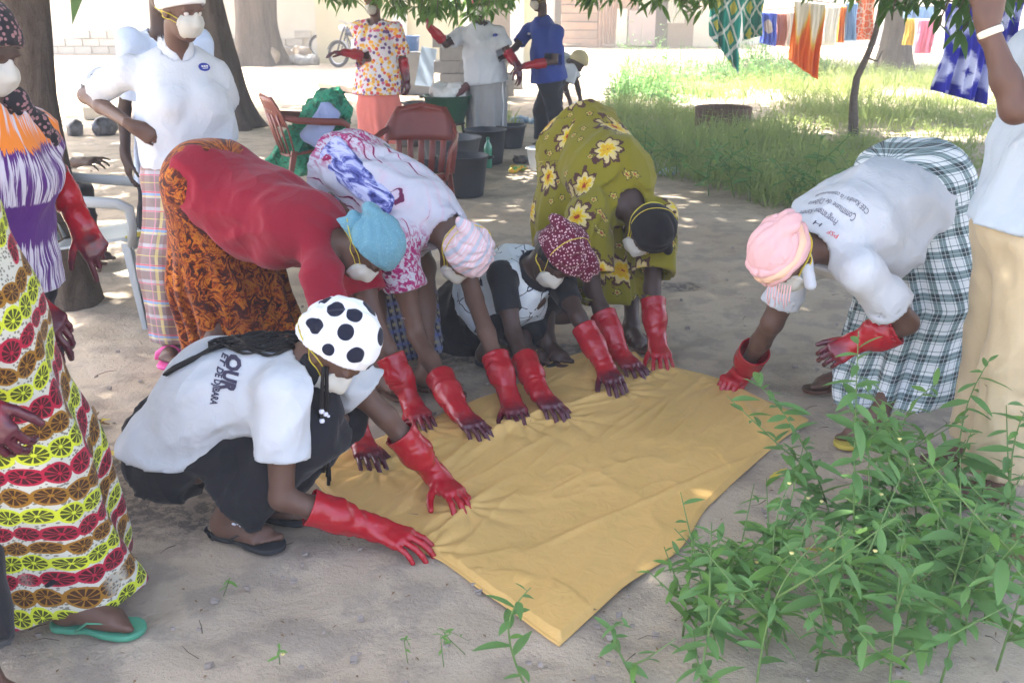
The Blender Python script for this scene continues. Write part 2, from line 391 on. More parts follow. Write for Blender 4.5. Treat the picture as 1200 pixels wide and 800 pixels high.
_t, _c = fabric('blue_batik', (.45, .48, .75)); _o = _t.attr()
M['batik_blue'] = _t.done(_t.ramp(_t.noise(_t.vm('MULTIPLY', _o, (9, 26, 26)), 1, 4, .6, 1.2), [(.40, (.02, .025, .14)), (.48, (.12, .14, .42)), (.58, (.52, .55, .78))]))
def m_weft():
    t, base = fabric('blue_yellow_check', (.10, .10, .13)); u, v, _ = t.sep(t.attr())
    c = t.mix(stripes(t, u, .03, [(0, .5)]), (.05, .05, .07), (.20, .20, .24)); s = t.math('MULTIPLY', stripes(t, v, .03, [(0, .5)]), stripes(t, u, .03, [(.2, .8)]))
    c = t.mix(t.math('MULTIPLY', s, .8), c, (.34, .30, .18)); return t.done(t.mix(t.math('MULTIPLY', stripes(t, v, .06, [(.5, .75)]), .6), c, (.08, .12, .36)))
M['weft'] = m_weft()
def flower(t, o, sc, rnd, stops, prob, petals=6, seed=0.0, wob=.22):
    """2D flowers scattered over coordinates o; returns colour and mask"""
    p = t.vm('ADD', o, (seed, seed * 1.7, 0)); q = t.t.nodes.new('ShaderNodeTexVoronoi'); q.voronoi_dimensions = '2D'
    t.plug(q.inputs['Vector'], p); q.inputs['Scale'].default_value = sc; q.inputs['Randomness'].default_value = rnd
    d = t.vm('SUBTRACT', p, q.outputs['Position']); x, y, _ = t.sep(d); ang = t.math('ARCTAN2', y, x); r = t.vm('LENGTH', t.xyz(x, y, 0.0), out=1)
    rx, ry, rz = t.sep(q.outputs['Color'])
    lobes = t.math('ABSOLUTE', t.math('COSINE', t.math('ADD', t.math('MULTIPLY', ang, petals / 2), t.math('MULTIPLY', rx, 6.28))))
    rr = t.math('DIVIDE', r, t.math('ADD', 1 - wob, t.math('MULTIPLY', lobes, wob)))
    rr = t.math('ADD', t.math('MULTIPLY', rr, sc), t.math('MULTIPLY', t.math('SUBTRACT', t.noise(o, sc * 5.5, 4, .7), .5), .42))
    return t.ramp(rr, stops, 'CONSTANT'), t.math('MULTIPLY', t.math('LESS_THAN', rr, stops[-1][0]), t.math('LESS_THAN', rz, prob)), rr
def m_olive():
    t, base = fabric('olive_floral', (.215, .185, .014)); o = t.attr()
    c, k, rr = flower(t, o, 4.6, .75, [(0, (.30, .03, .02)), (.055, (.62, .36, .015)), (.15, (.66, .52, .03)), (.19, (.60, .48, .22)), (.27, (.52, .40, .16)), (.30, (.075, .03, .028)), (.40, (.0, .0, .0))], .86, 8, wob=.40)
    col = t.mix(k, base, c)
    c2, k2, _ = flower(t, o, 17, .9, [(0, (.30, .05, .03)), (.12, (.50, .42, .10)), (.24, (.09, .06, .03)), (.34, (0, 0, 0))], .30, 5, 3.3, .6)
    return t.done(t.mix(t.math('MULTIPLY', k2, t.math('SUBTRACT', 1, k)), col, c2))
M['olive'] = m_olive()
def m_fruit():
    t, base = fabric('fruit_slice_print', (.50, .50, .43)); o = t.attr(); u, v, _ = t.sep(o)
    wav = t.math('MULTIPLY', t.math('ADD', t.math('SINE', t.math('MULTIPLY', u, 9)), t.math('MULTIPLY', t.noise(o, 5, 2), 1.6)), .06)
    vv = t.math('ADD', v, wav); pv = .056; row = t.math('FLOOR', t.math('DIVIDE', vv, pv)); fy = t.math('SUBTRACT', t.math('FRACT', t.math('DIVIDE', vv, pv)), .5)
    uu = t.math('ADD', u, t.math('MULTIPLY', row, .023)); pu = .047; fx = t.math('SUBTRACT', t.math('FRACT', t.math('DIVIDE', uu, pu)), .5)
    kind = t.math('MODULO', t.math('ADD', row, 30), 3); rad = t.math('ADD', .30, t.math('MULTIPLY', t.noise(o, 14, 1), .34))
    x = t.math('MULTIPLY', fx, pu / pv); r = t.vm('LENGTH', t.xyz(x, fy, 0.0), out=1); ang = t.math('ARCTAN2', fy, x)
    q = t.math('DIVIDE', r, rad); seg = t.math('ABSOLUTE', t.math('SINE', t.math('MULTIPLY', ang, 5)))
    flesh = t.math('MULTIPLY', t.math('GREATER_THAN', seg, .38), t.math('MULTIPLY', t.math('LESS_THAN', q, .78), t.math('GREATER_THAN', q, .16)))
    ca = t.mix(t.math('GREATER_THAN', kind, .5), (.50, .56, .03), (.36, .012, .04)); ca = t.mix(t.math('GREATER_THAN', kind, 1.5), ca, (.27, .13, .015))
    cb = t.mix(t.math('GREATER_THAN', kind, .5), (.05, .06, .01), (.05, .008, .01)); cb = t.mix(t.math('GREATER_THAN', kind, 1.5), cb, (.05, .02, .008))
    on = t.math('MULTIPLY', t.math('LESS_THAN', q, 1.0), t.step(t.noise(t.xyz(t.math('MULTIPLY', u, 5), t.math('MULTIPLY', row, 3.7)), 1, 1), .30, .34))
    dots = t.math('LESS_THAN', t.n('TexVoronoi', Vector=o, Scale=120.), .36)
    col = t.mix(t.math('MULTIPLY', dots, .8), base, (.10, .09, .07)); sl = t.mix(flesh, ca, cb)
    return t.done(t.mix(on, col, sl))
M['fruit'] = m_fruit()
def m_purple():
    t, base = fabric('orange_purple_tie_dye', (.56, .53, .60)); o = t.attr(); u, v, _ = t.sep(o)
    n = t.noise(t.vm('MULTIPLY', o, (95, 5, 1)), 1, 3, .6, .5)
    vv = t.math('ADD', v, t.math('MULTIPLY', t.math('SUBTRACT', n, .5), .10))
    amt = t.ramp(vv, [(0, .54), (.11, .54), (.15, .92), (.225, .92), (.25, .55), (.37, .53), (.40, .72), (.45, .60), (.52, .52)])
    k = t.step(t.math('ADD', n, t.math('SUBTRACT', amt, .5)), .50, .60)
    dye = t.mix(t.math('GREATER_THAN', vv, .40), (.085, .02, .16), (.75, .22, .03))
    return t.done(t.mix(k, base, dye))
M['purple'] = m_purple()
def m_multi():
    t, base = fabric('bright_floral_print', (.70, .66, .68)); o = t.attr(); q = t.t.nodes.new('ShaderNodeTexVoronoi'); t.plug(q.inputs['Vector'], o); q.inputs['Scale'].default_value = 25
    r, g, b = t.sep(q.outputs['Color'])
    c = t.ramp(r, [(0, (.80, .38, .03)), (.28, (.65, .07, .05)), (.46, (.14, .06, .22)), (.62, (.85, .55, .10)), (.8, (.60, .12, .25))], 'CONSTANT')
    return t.done(t.mix(t.math('LESS_THAN', q.outputs['Distance'], .50), base, c))
M['multi'] = m_multi()
def m_dotscarf(name, base, dot, sc, th, rnd=.5):
    t, b = fabric(name, base, fold=.4); q = t.t.nodes.new('ShaderNodeTexVoronoi'); t.plug(q.inputs['Vector'], t.attr()); q.inputs['Scale'].default_value = sc; q.inputs['Randomness'].default_value = rnd
    return t.done(t.mix(t.math('LESS_THAN', q.outputs['Distance'], th), b, dot))
M['maroon_dots'] = m_dotscarf('maroon_dotted_cloth', (.11, .008, .03), (.60, .42, .44), 84, .34, .6)
M['flower_scarf'] = m_dotscarf('dark_flowered_cloth', (.02, .02, .025), (.30, .16, .17), 62, .40, 1.)
def m_polka(dots):
    t, b = fabric('white_polka_cloth', (.80, .82, .87), fold=.45); o = t.vm('NORMALIZE', t.attr()); k = None
    for d, r in dots:
        r *= .9; a = t.step(t.vm('DOT_PRODUCT', o, tuple(unit(d)), 1), math.cos(r + .012), math.cos(r - .012)); k = a if k is None else t.math('MAXIMUM', k, a)
    return t.done(t.mix(k, b, (.012, .014, .03)))
def m_stripe_scarf():
    t, b = fabric('pink_grey_striped_cloth', (.70, .50, .53), fold=.5); u, v, w = t.sep(t.attr())
    c = t.mix(stripes(t, t.math('ADD', v, t.math('MULTIPLY', u, .5)), .05, [(.0, .28)]), b, (.45, .47, .55))
    return t.done(t.mix(stripes(t, t.math('ADD', v, t.math('MULTIPLY', u, .5)), .05, [(.5, .58), (.8, .84)]), c, (.70, .66, .70)))
M['pink_stripe'] = m_stripe_scarf()
def m_branch():
    t, b = fabric('white_twig_print', (.66, .72, .76)); o = t.attr()
    q = t.t.nodes.new('ShaderNodeTexVoronoi'); q.feature = 'DISTANCE_TO_EDGE'; t.plug(q.inputs['Vector'], t.vm('ADD', o, t.scale(t.noise(o, 9, 2, out=1), .06))); q.inputs['Scale'].default_value = 11
    k = t.math('MULTIPLY', t.math('LESS_THAN', q.outputs[0], .022), t.math('GREATER_THAN', t.noise(o, 10, 1), .50))
    return t.done(t.mix(k, b, (.03, .035, .05)))
M['twig'] = m_branch()
# ------------------------------------------------------------------ ground
def leaf_mat(name, c, c2, tr=.35, rough=.5, sc=3):
    t = NT(name, rough, .35); o = t.obj(); info = t.n('ObjectInfo', 5)
    n = t.math('ADD', t.math('MULTIPLY', t.noise(o, sc, 3), .7), t.math('MULTIPLY', info, .3)); col = t.mix(n, c, c2); t.set('Base Color', col)
    tl = t.t.nodes.new('ShaderNodeBsdfTranslucent'); t.plug(tl.inputs[0], t.mix(.5, col, tuple(min(1, x * 1.8) for x in c2)))
    mx = t.t.nodes.new('ShaderNodeMixShader'); mx.inputs[0].default_value = tr; out = t.t.nodes['Material Output']
    t.t.links.new(t.b.outputs[0], mx.inputs[1]); t.t.links.new(tl.outputs[0], mx.inputs[2]); t.t.links.new(mx.outputs[0], out.inputs[0]); return t.m
def m_sand():
    t = NT('sandy_earth', .95, .1); o = t.obj()
    big = t.noise(o, .55, 5, .6); mid = t.noise(o, 5, 6, .65); fine = t.noise(o, 70, 5, .7); grain = t.noise(o, 420, 2)
    c = t.ramp(big, [(.3, (.38, .30, .215)), (.5, (.46, .378, .285)), (.7, (.53, .448, .345))])
    c = t.mix(t.math('MULTIPLY', t.step(mid, .46, .60), .48), c, (.24, .205, .175))
    c = t.mix(t.math('MULTIPLY', t.step(fine, .60, .74), .5), c, (.16, .13, .105)); c = t.mix(t.math('MULTIPLY', t.step(grain, .55, .75), .35), c, (.55, .50, .45))
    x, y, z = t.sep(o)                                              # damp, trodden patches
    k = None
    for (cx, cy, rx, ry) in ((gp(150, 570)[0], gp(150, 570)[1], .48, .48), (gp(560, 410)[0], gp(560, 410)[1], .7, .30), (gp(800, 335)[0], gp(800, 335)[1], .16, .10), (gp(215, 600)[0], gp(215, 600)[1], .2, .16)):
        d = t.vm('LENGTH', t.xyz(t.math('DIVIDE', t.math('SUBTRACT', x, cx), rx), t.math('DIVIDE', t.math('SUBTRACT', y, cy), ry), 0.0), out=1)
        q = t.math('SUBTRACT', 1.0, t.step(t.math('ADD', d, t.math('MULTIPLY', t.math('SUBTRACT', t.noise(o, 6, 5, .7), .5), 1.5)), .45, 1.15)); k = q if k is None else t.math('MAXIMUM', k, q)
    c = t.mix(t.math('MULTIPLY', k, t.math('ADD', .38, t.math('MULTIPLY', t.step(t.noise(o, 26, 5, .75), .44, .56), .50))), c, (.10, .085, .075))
    h = t.math('ADD', t.math('MULTIPLY', mid, .8), t.math('ADD', t.math('MULTIPLY', fine, .25), t.math('MULTIPLY', grain, .06)))
    t.bump(h, .8, .04); return t.done(c)
M['sand'] = m_sand()
def spaced(a, b, lo, hi, st, g=1.16):
    r = list(np.arange(lo, hi, st)); s = st
    while r[-1] < b: s *= g; r.append(r[-1] + s)
    s = st
    while r[0] > a: s *= g; r.insert(0, r[0] - s)
    return np.array(r)
gx = spaced(-260, 260, -3.2, 3.2, .042); gy = spaced(-60, 420, 1.9, 7.5, .042)
X, Y = np.meshgrid(gx, gy, indexing='ij'); PP = np.stack([X.ravel(), Y.ravel(), X.ravel() * 0], 1)
near = np.clip((16 - np.abs(PP[:, 1] - 4)) / 10, 0, 1)
PP[:, 2] = (vnoise(PP * (2.1, 2.6, 1), 3) * .007 + np.minimum(0, vnoise(PP * (6, 7.5, 1), 5) - .15) * .020 + vnoise(PP * 11, 9) * .006) * near - .004
nx, ny = X.shape; ii = np.arange(nx * ny).reshape(nx, ny)
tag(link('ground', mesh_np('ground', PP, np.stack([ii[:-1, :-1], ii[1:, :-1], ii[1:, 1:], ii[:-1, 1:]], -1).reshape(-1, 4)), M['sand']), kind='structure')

# ------------------------------------------------------------------ the wet cloth spread on the ground
def m_cloth():
    t = NT('wet_ochre_cotton', .62, .3); o = t.obj()
    c = t.mix(t.noise(o, 2.2, 4), (.60, .37, .115), (.68, .435, .16)); c = t.mix(t.math('MULTIPLY', t.step(t.noise(o, 4, 5, .65), .45, .68), .42), c, (.50, .32, .10))
    t.bump(t.math('ADD', t.noise(o, 16, 4, .6, 1.0), t.math('MULTIPLY', t.noise(o, 900, 1), .06)), .35, .012); return t.done(c)
M['cloth'] = m_cloth()
ca, cb, cc, cdd = (gp(*q)[:2] for q in ((657, 757), (948, 492), (686, 410), (348, 562)))
NU, NV = 230, 170
uu, vv = np.meshgrid(np.linspace(0, 1, NU), np.linspace(0, 1, NV), indexing='ij')
XY = (ca * ((1 - uu) * (1 - vv))[..., None] + cb * (uu * (1 - vv))[..., None] + cc * (uu * vv)[..., None] + cdd * ((1 - uu) * vv)[..., None]).reshape(-1, 2)
u_, v_ = uu.ravel(), vv.ravel(); P3_ = np.stack([XY[:, 0], XY[:, 1], XY[:, 0] * 0], 1)
edge = np.stack([vnoise(np.stack([u_ * 6, v_ * 5, u_ * 0], 1), 21), vnoise(np.stack([u_ * 6 + 9, v_ * 5, u_ * 0], 1), 22)], 1); XY = XY + edge * .030
# the right end is rounded off where it lies slack
rnd = np.clip((u_ - .80) / .2, 0, 1) ** 2 * np.clip((v_ - .0) / 1, 0, 1) * np.clip(1 - v_, 0, 1) * 4; XY += (unit(cb - ca) * .13)[None] * rnd[:, None]
al = unit(V3(*(cb - ca), 0)); Q = np.stack([XY @ al[:2] * 1.0, XY @ V3(-al[1], al[0]) * 1.0, u_ * 0], 1)
w = vnoise(Q * (1.6, 3.2, 1), 31); fl = 1 - np.abs(vnoise(Q * (2.6, 11, 1) + w[:, None] * 1.3, 33)) * 2; f2 = 1 - np.abs(vnoise(Q * (4, 30, 1) + w[:, None] * 2, 35)) * 2
z = .014 + .0045 * w + .0055 * np.maximum(fl, -.2) ** 3 + .0042 * np.maximum(f2, -.2) * (vnoise(Q * 2.2, 37) > -.1) + .006 * vnoise(Q * (3, 5, 1), 39)
for (px, py) in ((565, 500), (500, 505), (440, 555), (612, 500), (660, 495), (728, 462), (752, 440), (778, 432), (852, 455), (545, 600), (500, 648)):
    h = gp(px, py)[:2]; d = XY - h; r = np.linalg.norm(d, axis=1); th = np.arctan2(d[:, 1], d[:, 0])
    z += .0055 * np.exp(-(r / .20) ** 2) * np.clip(r / .05, 0, 1) * (np.abs(np.sin(th * 4.5 + vnoise(Q * 4, 41) * 1.5)) * 2 - 1)
def ridge(p, q, amp, wd):
    a, b = gp(*p)[:2], gp(*q)[:2]; ab = b - a; L2 = ab @ ab; t = np.clip((XY - a) @ ab / L2, 0, 1); n = XY - a - t[:, None] * ab; sgn = n[:, 0] * -ab[1] + n[:, 1] * ab[0]
    d = np.sqrt((n ** 2).sum(1)) + vnoise(Q * 7, 43) * .008; return amp * np.exp(-(d / wd) ** 2) * np.sin(np.pi * np.clip(t, .02, .98)) ** .5
for p, q, a, wd in (((470, 600), (560, 515), .022, .018), ((560, 520), (740, 455), .024, .016), ((600, 500), (730, 470), .014, .012), ((520, 560), (640, 470), .012, .02), ((660, 430), (800, 415), .02, .02), ((860, 462), (900, 520), .014, .02), ((430, 560), (520, 520), .02, .02), ((620, 650), (930, 520), .010, .014), ((480, 655), (600, 560), .012, .014), ((700, 420), (690, 450), .03, .03)): z += ridge(p, q, a, wd)
z = np.maximum(z, .010); eb = np.minimum(np.minimum(u_, 1 - u_), np.minimum(v_, 1 - v_)); z = np.where(eb < .010, np.minimum(z, .005), z)
ii = np.arange(NU * NV).reshape(NU, NV)
o = link('dyed_cloth', mesh_np('dyed_cloth', np.stack([XY[:, 0], XY[:, 1], z], 1), np.stack([ii[:-1, :-1], ii[1:, :-1], ii[1:, 1:], ii[:-1, 1:]], -1).reshape(-1, 4)), M['cloth'])
tag(o, 'large wet ochre-yellow cloth spread on the ground under the gloved hands', 'cloth')
md = o.modifiers.new('thickness', 'SOLIDIFY'); md.thickness = .002; md.offset = -1
# ------------------------------------------------------------------ people
def A_(p): return np.asarray(p, np.float64)
def wr(P, ax, f, seed=0, stretch=.3):
    """creases that run along ax"""
    ax = unit(ax).astype(np.float32); a = np.cross(ax, (0.31, .52, .79)); a = unit(a).astype(np.float32); b = np.cross(ax, a).astype(np.float32)
    Q = np.stack([P @ ax * f * stretch, P @ a * f, P @ b * f], 1)
    w = vnoise(Q * .5 + 7.3, seed + 5)[:, None] * .8
    n = vnoise(Q + w, seed); m = vnoise(Q * 2.1 + w + 3, seed + 1)
    k = .35 + .65 * np.clip(.5 + 1.6 * vnoise(P * 3.1, seed + 7), 0, 1)
    return (np.maximum(1 - 2.6 * np.abs(n), -.25) * 1.0 + np.maximum(.6 - 2.2 * np.abs(m), -.2) * .45) * k * 1.35
def crease(amp, ax, f, seed=0, stretch=.3): return lambda P, d: d - amp * wr(P, ax, f, seed, stretch)

def hand_prims(Wp, D, Nn, side, curl=(.35, .35, .3), spread=.10, g=1.0, sc=1.0, thumb=.5, fine=False):
    """palm, five fingers: side 'R' or 'L', D towards the knuckles, Nn out of the back of the hand"""
    D = unit(D); Nn = unit(Nn - D * np.dot(Nn, D)); T = np.cross(Nn, D) if side == 'R' else np.cross(D, Nn)
    Wp = A_(Wp); s = Sdf()
    kn = [Wp + (D * l + T * w + Nn * h) * sc for l, w, h in ((.088, .030, 0), (.093, .010, .003), (.088, -.011, .001), (.078, -.030, -.004))]
    root = [Wp + (D * .01 + T * w) * sc for w in (.017, .006, -.006, -.017)]
    rp = .0125 * g * sc
    for a, b in zip(root, kn): s.add(rc(a, b, rp * 1.15, rp), .016)
    s.add(rc(Wp - D * .03, Wp + D * .02, .024 * g * sc, .021 * g * sc), .02)
    s.add(rc(Wp + (D * .025 + T * .02 - Nn * .008) * sc, Wp + (D * .055 + T * .026 - Nn * .010) * sc, .016 * g * sc, .013 * g * sc), .016)
    fing = []
    for i, (L, r) in enumerate(((.083, .0088), (.092, .009), (.085, .0086), (.067, .0076))):
        c = curl if np.ndim(curl[0]) == 0 else curl[i]
        a = (1.5 - i) * spread * .72; d = unit(D * math.cos(a) + T * math.sin(a)); p = kn[i]; f = Sdf(); an = 0; rr = r * g * sc
        for j, fr in enumerate((.46, .30, .24)):
            an += c[j]; q = p + (d * math.cos(an) - Nn * math.sin(an)) * L * fr * sc
            f.add(rc(p, q, rr * (1 - .07 * j), rr * (.93 - .07 * j)), .003); p = q
        fing.append(f)
    b = Wp + (D * .03 + T * .027 - Nn * .008) * sc; f = Sdf()
    d = unit(T * thumb + D * (1 - thumb * .45) - Nn * .25); m = b + d * .040 * sc; e = m + unit(d + D * .35 - Nn * .1) * .032 * sc; t = e + unit(d * .7 + D * .7 - Nn * .2) * .024 * sc
    f.add(rc(b, m, .0125 * g * sc, .0105 * g * sc), .004).add(rc(m, e, .0105 * g * sc, .0095 * g * sc), .003).add(rc(e, t, .0095 * g * sc, .0075 * g * sc), .003); fing.append(f)
    def F(P):
        d = s(P); u = None
        for f in fing:
            q = f(P); u = q if u is None else np.minimum(u, q)
        return smin(d, u, .005)
    bbs = [s.bb(0)] + [f.bb(0) for f in fing]
    return (F, np.min([b[0] for b in bbs], 0), np.max([b[1] for b in bbs], 0))

STRAPS = {'low': (((.62, .70, -.26), (.1, .95, -.05), (-.6, .75, -.05), (-.95, 0, -.08)), ((.55, .70, -.48), (.0, .92, -.30), (-.65, .66, -.28), (-.96, 0, -.26))),
          'over': (((.62, .70, -.26), (.1, .95, .15), (-.45, .70, .55), (-.6, 0, .8)), ((.55, .70, -.48), (.0, .92, -.1), (-.65, .70, .2), (-.92, 0, .35))),
          'top': (((.60, .72, -.30), (.15, .80, .45), (-.05, .55, .85), (-.15, 0, .98)), ((.55, .70, -.48), (.0, .92, -.30), (-.65, .66, -.28), (-.96, 0, -.26)))}
class Person:
    def __init__(s, label, foot, pel, nek, left, head, F, U, sh=.165, bulk=1.0, skin='skin', group=None, woman=True, arms={}, legs={}, h=.0112, hsc=1.0, bend=.02, seed=1):
        s.o = empty('person', foot, label, 'person', group); s.pel = A_(pel); s.nek = A_(nek); s.sp = unit(s.nek - s.pel)
        s.left = unit(A_(left) - s.sp * np.dot(left, s.sp)); s.fr = np.cross(s.left, s.sp); s.H = A_(head); s.hs = hsc
        s.F = unit(F); s.U = unit(A_(U) - s.F * np.dot(U, s.F)); s.S = np.cross(s.F, s.U) * -1.0   # S = the person's left
        s.S = np.cross(s.U, s.F); s.bulk = bulk; s.skin = skin; s.woman = woman; s.h = h; s.seed = seed
        s.len = np.linalg.norm(s.nek - s.pel); s.md = s.pel + s.sp * s.len * .42 - s.fr * bend
        s.arm = {}; s.leg = legs
        for k, (sho, elb, wri) in arms.items():
            if sho is None: sho = s.nek - s.sp * .05 + s.left * sh * (1 if k == 'L' else -1)
            s.arm[k] = (A_(sho), A_(elb), A_(wri))
        s.hand = {}; s.cap = None
        if DEBUG:
            print(label[:38], 'torso %.2f neck-head %.2f' % (s.len, np.linalg.norm(s.H - s.nek)), ' '.join('%s %.2f/%.2f' % (k, np.linalg.norm(b - a), np.linalg.norm(c - b)) for k, (a, b, c) in s.arm.items()),
                  'legs', ' '.join('%s %.2f/%.2f' % (k, np.linalg.norm(q[0] - s.hip(k)), np.linalg.norm(q[1] - q[0])) for k, q in legs.items()), "pelz %.2f" % s.pel[2], file=open("/tmp/dbg.txt", "a"))
    def hip(s, k): return s.pel - s.sp * .03 + s.left * .085 * (1 if k == 'L' else -1)
    def torso(s, g=0.0, gw=None, hem=None, hemr=None, bust=True):
        """trunk grown by g; hem = metres below the pelvis for a garment"""
        b = s.bulk; T = Sdf(); sp = s.sp; l = s.left; gw = g if gw is None else gw; ch = s.nek - sp * .14 - s.fr * .01
        T.add(et(s.pel - sp * .02, s.md, l, (.165 * b + g, .118 * b + g), (.138 * b + gw, .104 * b + gw)))
        T.add(et(s.md, ch, l, (.138 * b + gw, .104 * b + gw), (.152 * b + g, .11 * b + g)), .04)
        T.add(et(ch, s.nek - sp * .045 - s.fr * .005, l, (.152 * b + g, .108 * b + g), (.115 * b + g, .062 * b + g)), .04)
        for k in s.arm: T.add(rc(s.nek - sp * .055, s.arm[k][0], .048 * b + g * .8, .044 * b + g * .7), .045)
        if s.woman and bust:
            for q in (-1, 1): T.add(el(s.nek - sp * .205 + s.fr * .085 * b + l * q * .072 * b, (.068 + g,) * 3), .05)
        for q in (-1, 1): T.add(el(s.pel - sp * .035 - s.fr * .055 * b + l * q * .07 * b, V3(.095, .095, .10) * b + g), .05)
        if hem is not None: T.add(et(s.pel - sp * hem, s.md, l, hemr, (.138 * b + gw, .104 * b + gw)), .05)
        return T
    def head_sdf(s, grow=0.0):
        F, U, L, H, c = s.F, s.U, s.S, s.H, s.hs; T = Sdf(); X = (F, L, U)
        T.add(el(H + (U * .032 - F * .012) * c, V3(.098, .077, .090) * c + grow, X))
        T.add(el(H + (-U * .045 + F * .022) * c, V3(.068, .058, .072) * c + grow, X), .03)
        T.add(rc(H + (-U * .098 + F * .058) * c, H + (-U * .092 + F * .050) * c, .022 * c, .028 * c), .03)
        T.add(rc(H + (U * .005 + F * .088) * c, H + (-U * .036 + F * .106) * c, .010 * c, .0145 * c), .014)
        for q in (-1, 1):
            T.add(el(H + (-U * .039 + F * .096 + L * q * .013) * c, V3(.010, .009, .008) * c, X), .008)
            T.add(el(H + (U * .024 + F * .080 + L * q * .032) * c, V3(.014, .026, .010) * c, X), .016)
            T.add(el(H + (-U * .012 - F * .008 + L * q * .078) * c, V3(.020, .007, .031) * c, X), .008)
        for u, r in ((-.062, .0075), (-.075, .009)): T.add(el(H + (U * u + F * .082) * c, V3(.012, .024, r) * c, X), .006)
        soc = [el(H + (U * .004 + F * .098 + L * q * .033) * c, V3(.020, .020, .012) * c, X)[0] for q in (-1, 1)]
        T.cut(lambda P, d: -smin(-d, np.minimum(soc[0](P), soc[1](P)) + 0.0, .012) if grow == 0 else d)
        return T
    def body(s, h=None):
        b = s.bulk; B = s.torso(); B.add(rc(s.nek - s.sp * .05, s.H - s.U * .075 * s.hs - s.F * .035, .056, .050), .04)
        B.add(s.head_sdf().prim(), .02)
        for k, (a, e, w) in s.arm.items():
            B.add(rc(a, a + (e - a) * .5, .048 * b, .043 * b), .03); B.add(rc(a + (e - a) * .5, e, .043 * b, .036 * b), .03)
            B.add(rc(e, e + (w - e) * .35, .036 * b, .035 * b), .02); B.add(rc(e + (w - e) * .35, w, .035 * b, .024), .02)
            if k in s.hand: B.add(s.hand[k], .012)
        for k, q in s.leg.items():
            kn, an = A_(q[0]), A_(q[1]); hp = s.hip(k)
            B.add(rc(hp, kn, .088 * b, .056 * b), .05); B.add(rc(kn, an, .052 * b, .034), .03)
            bk = unit(np.cross(np.cross(an - kn, kn - hp), an - kn)) if np.linalg.norm(np.cross(an - kn, kn - hp)) > .005 else -s.fr
            B.add(el(kn + (an - kn) * .33 + bk * -.012, (.054 * b, .052 * b, .12), (s.left, np.cross(s.left, unit(an - kn)), unit(an - kn))), .04)
            if len(q) > 2: B.add(s.foot(an, q[2], k), .02)
        s.solid_b = B
        return solid('body', B, h or s.h, M[s.skin], s.o)
    def foot(s, an, d, k):
        d = unit(V3(d[0], d[1], 0)); n = np.cross(V3(0, 0, 1), d) * (-1 if k == 'L' else 1)   # n points to the big toe side
        z0 = an[2] - .06; F = Sdf(); c = V3(an[0], an[1], z0)
        F.add(el(c - d * .035 + V3(0, 0, .012), (.036, .030, .032), (d, n, V3(0, 0, 1)))); F.add(rc(c - d * .02 + V3(0, 0, .02), A_(an), .033, .034), .03)
        F.add(rc(c + V3(0, 0, .03), c + d * .11 + n * .008 + V3(0, 0, .008), .036, .022), .03)
        F.add(rc(c - d * .02 - n * .01, c + d * .11 - n * .022 - V3(0, 0, .003), .026, .017), .03); F.add(rc(c + d * .06 + n * .01, c + d * .12 + n * .026, .024, .019), .03)
        for i, (l, r) in enumerate(((.052, .0125), (.050, .0095), (.044, .009), (.036, .0085), (.026, .008))):
            p = c + d * (.115 - i * .006) + n * (.030 - i * .0165) - V3(0, 0, .004); F.add(rc(p, p + d * l - V3(0, 0, .004), r * .95, r), .006)
        return F.prim()
    def sandal(s, k, m_sole, m_strap, kind='thong', th=.018, name='sandal'):
        an, d = A_(s.leg[k][1]), unit(V3(*s.leg[k][2][:2], 0)); n = np.cross(V3(0, 0, 1), d) * (-1 if k == 'L' else 1)
        z = an[2] - .06 - .030; c = V3(an[0], an[1], z)
        def f2(P, g=0.0):
            x = (P - c.astype(np.float32)) @ d.astype(np.float32); y = (P - c.astype(np.float32)) @ n.astype(np.float32)
            t = np.clip((x + .035) / .18, 0, 1); r = np.sqrt((x - (-.035 + .18 * t)) ** 2 + (y - .003 * t) ** 2) - (.036 + .013 * t - .012 * np.exp(-((t - .42) / .2) ** 2)) - g
            q = np.abs((P[:, 2] - z)) - th / 2
            return smin(r, q, 0) * 0 + np.maximum(r, q)
        e = V3(.22, .22, .04)
        v, f = nets(f2, c + d * .05 - e, c + d * .05 + e, .006)
        o = link(name, mesh_np(name, v, f), M[m_sole], s.o); up = V3(0, 0, 1); b = MB()
        if kind == 'thong':
            a0 = c + d * .128 + n * .022 + up * .012
            for q in (-1, 1): b.tube([a0, c + d * .105 + n * (.014 + q * .02) + up * .040, c + d * .055 + n * q * .034 + up * .036, c + d * .02 + n * q * .040 + up * .008], [.006, .009, .010, .008], 8, flat=(0, 0, 1))
        else:
            for x0 in ((.05, .09) if kind == 'two' else (.075,)):
                r = [c + d * x0 + n * .046 + up * .005, c + d * x0 + n * .044 + up * .032, c + d * (x0 + .005) + n * .016 + up * .056, c + d * x0 - n * .02 + up * .048, c + d * x0 - n * .044 + up * .030, c + d * x0 - n * .047 + up * .005]
                b.tube(r, [.022 if kind == 'slide' else .012] * 6, 8, flat=d)
        b.build('strap', M[m_strap], o)
        return o
    # ---- things worn
    def st_t(s):
        a, l, f, p = (q.astype(np.float32) for q in (s.sp, s.left, s.fr, s.pel))
        return lambda P: np.stack([(P - p) @ a, (P - p) @ l, (P - p) @ f], 1)
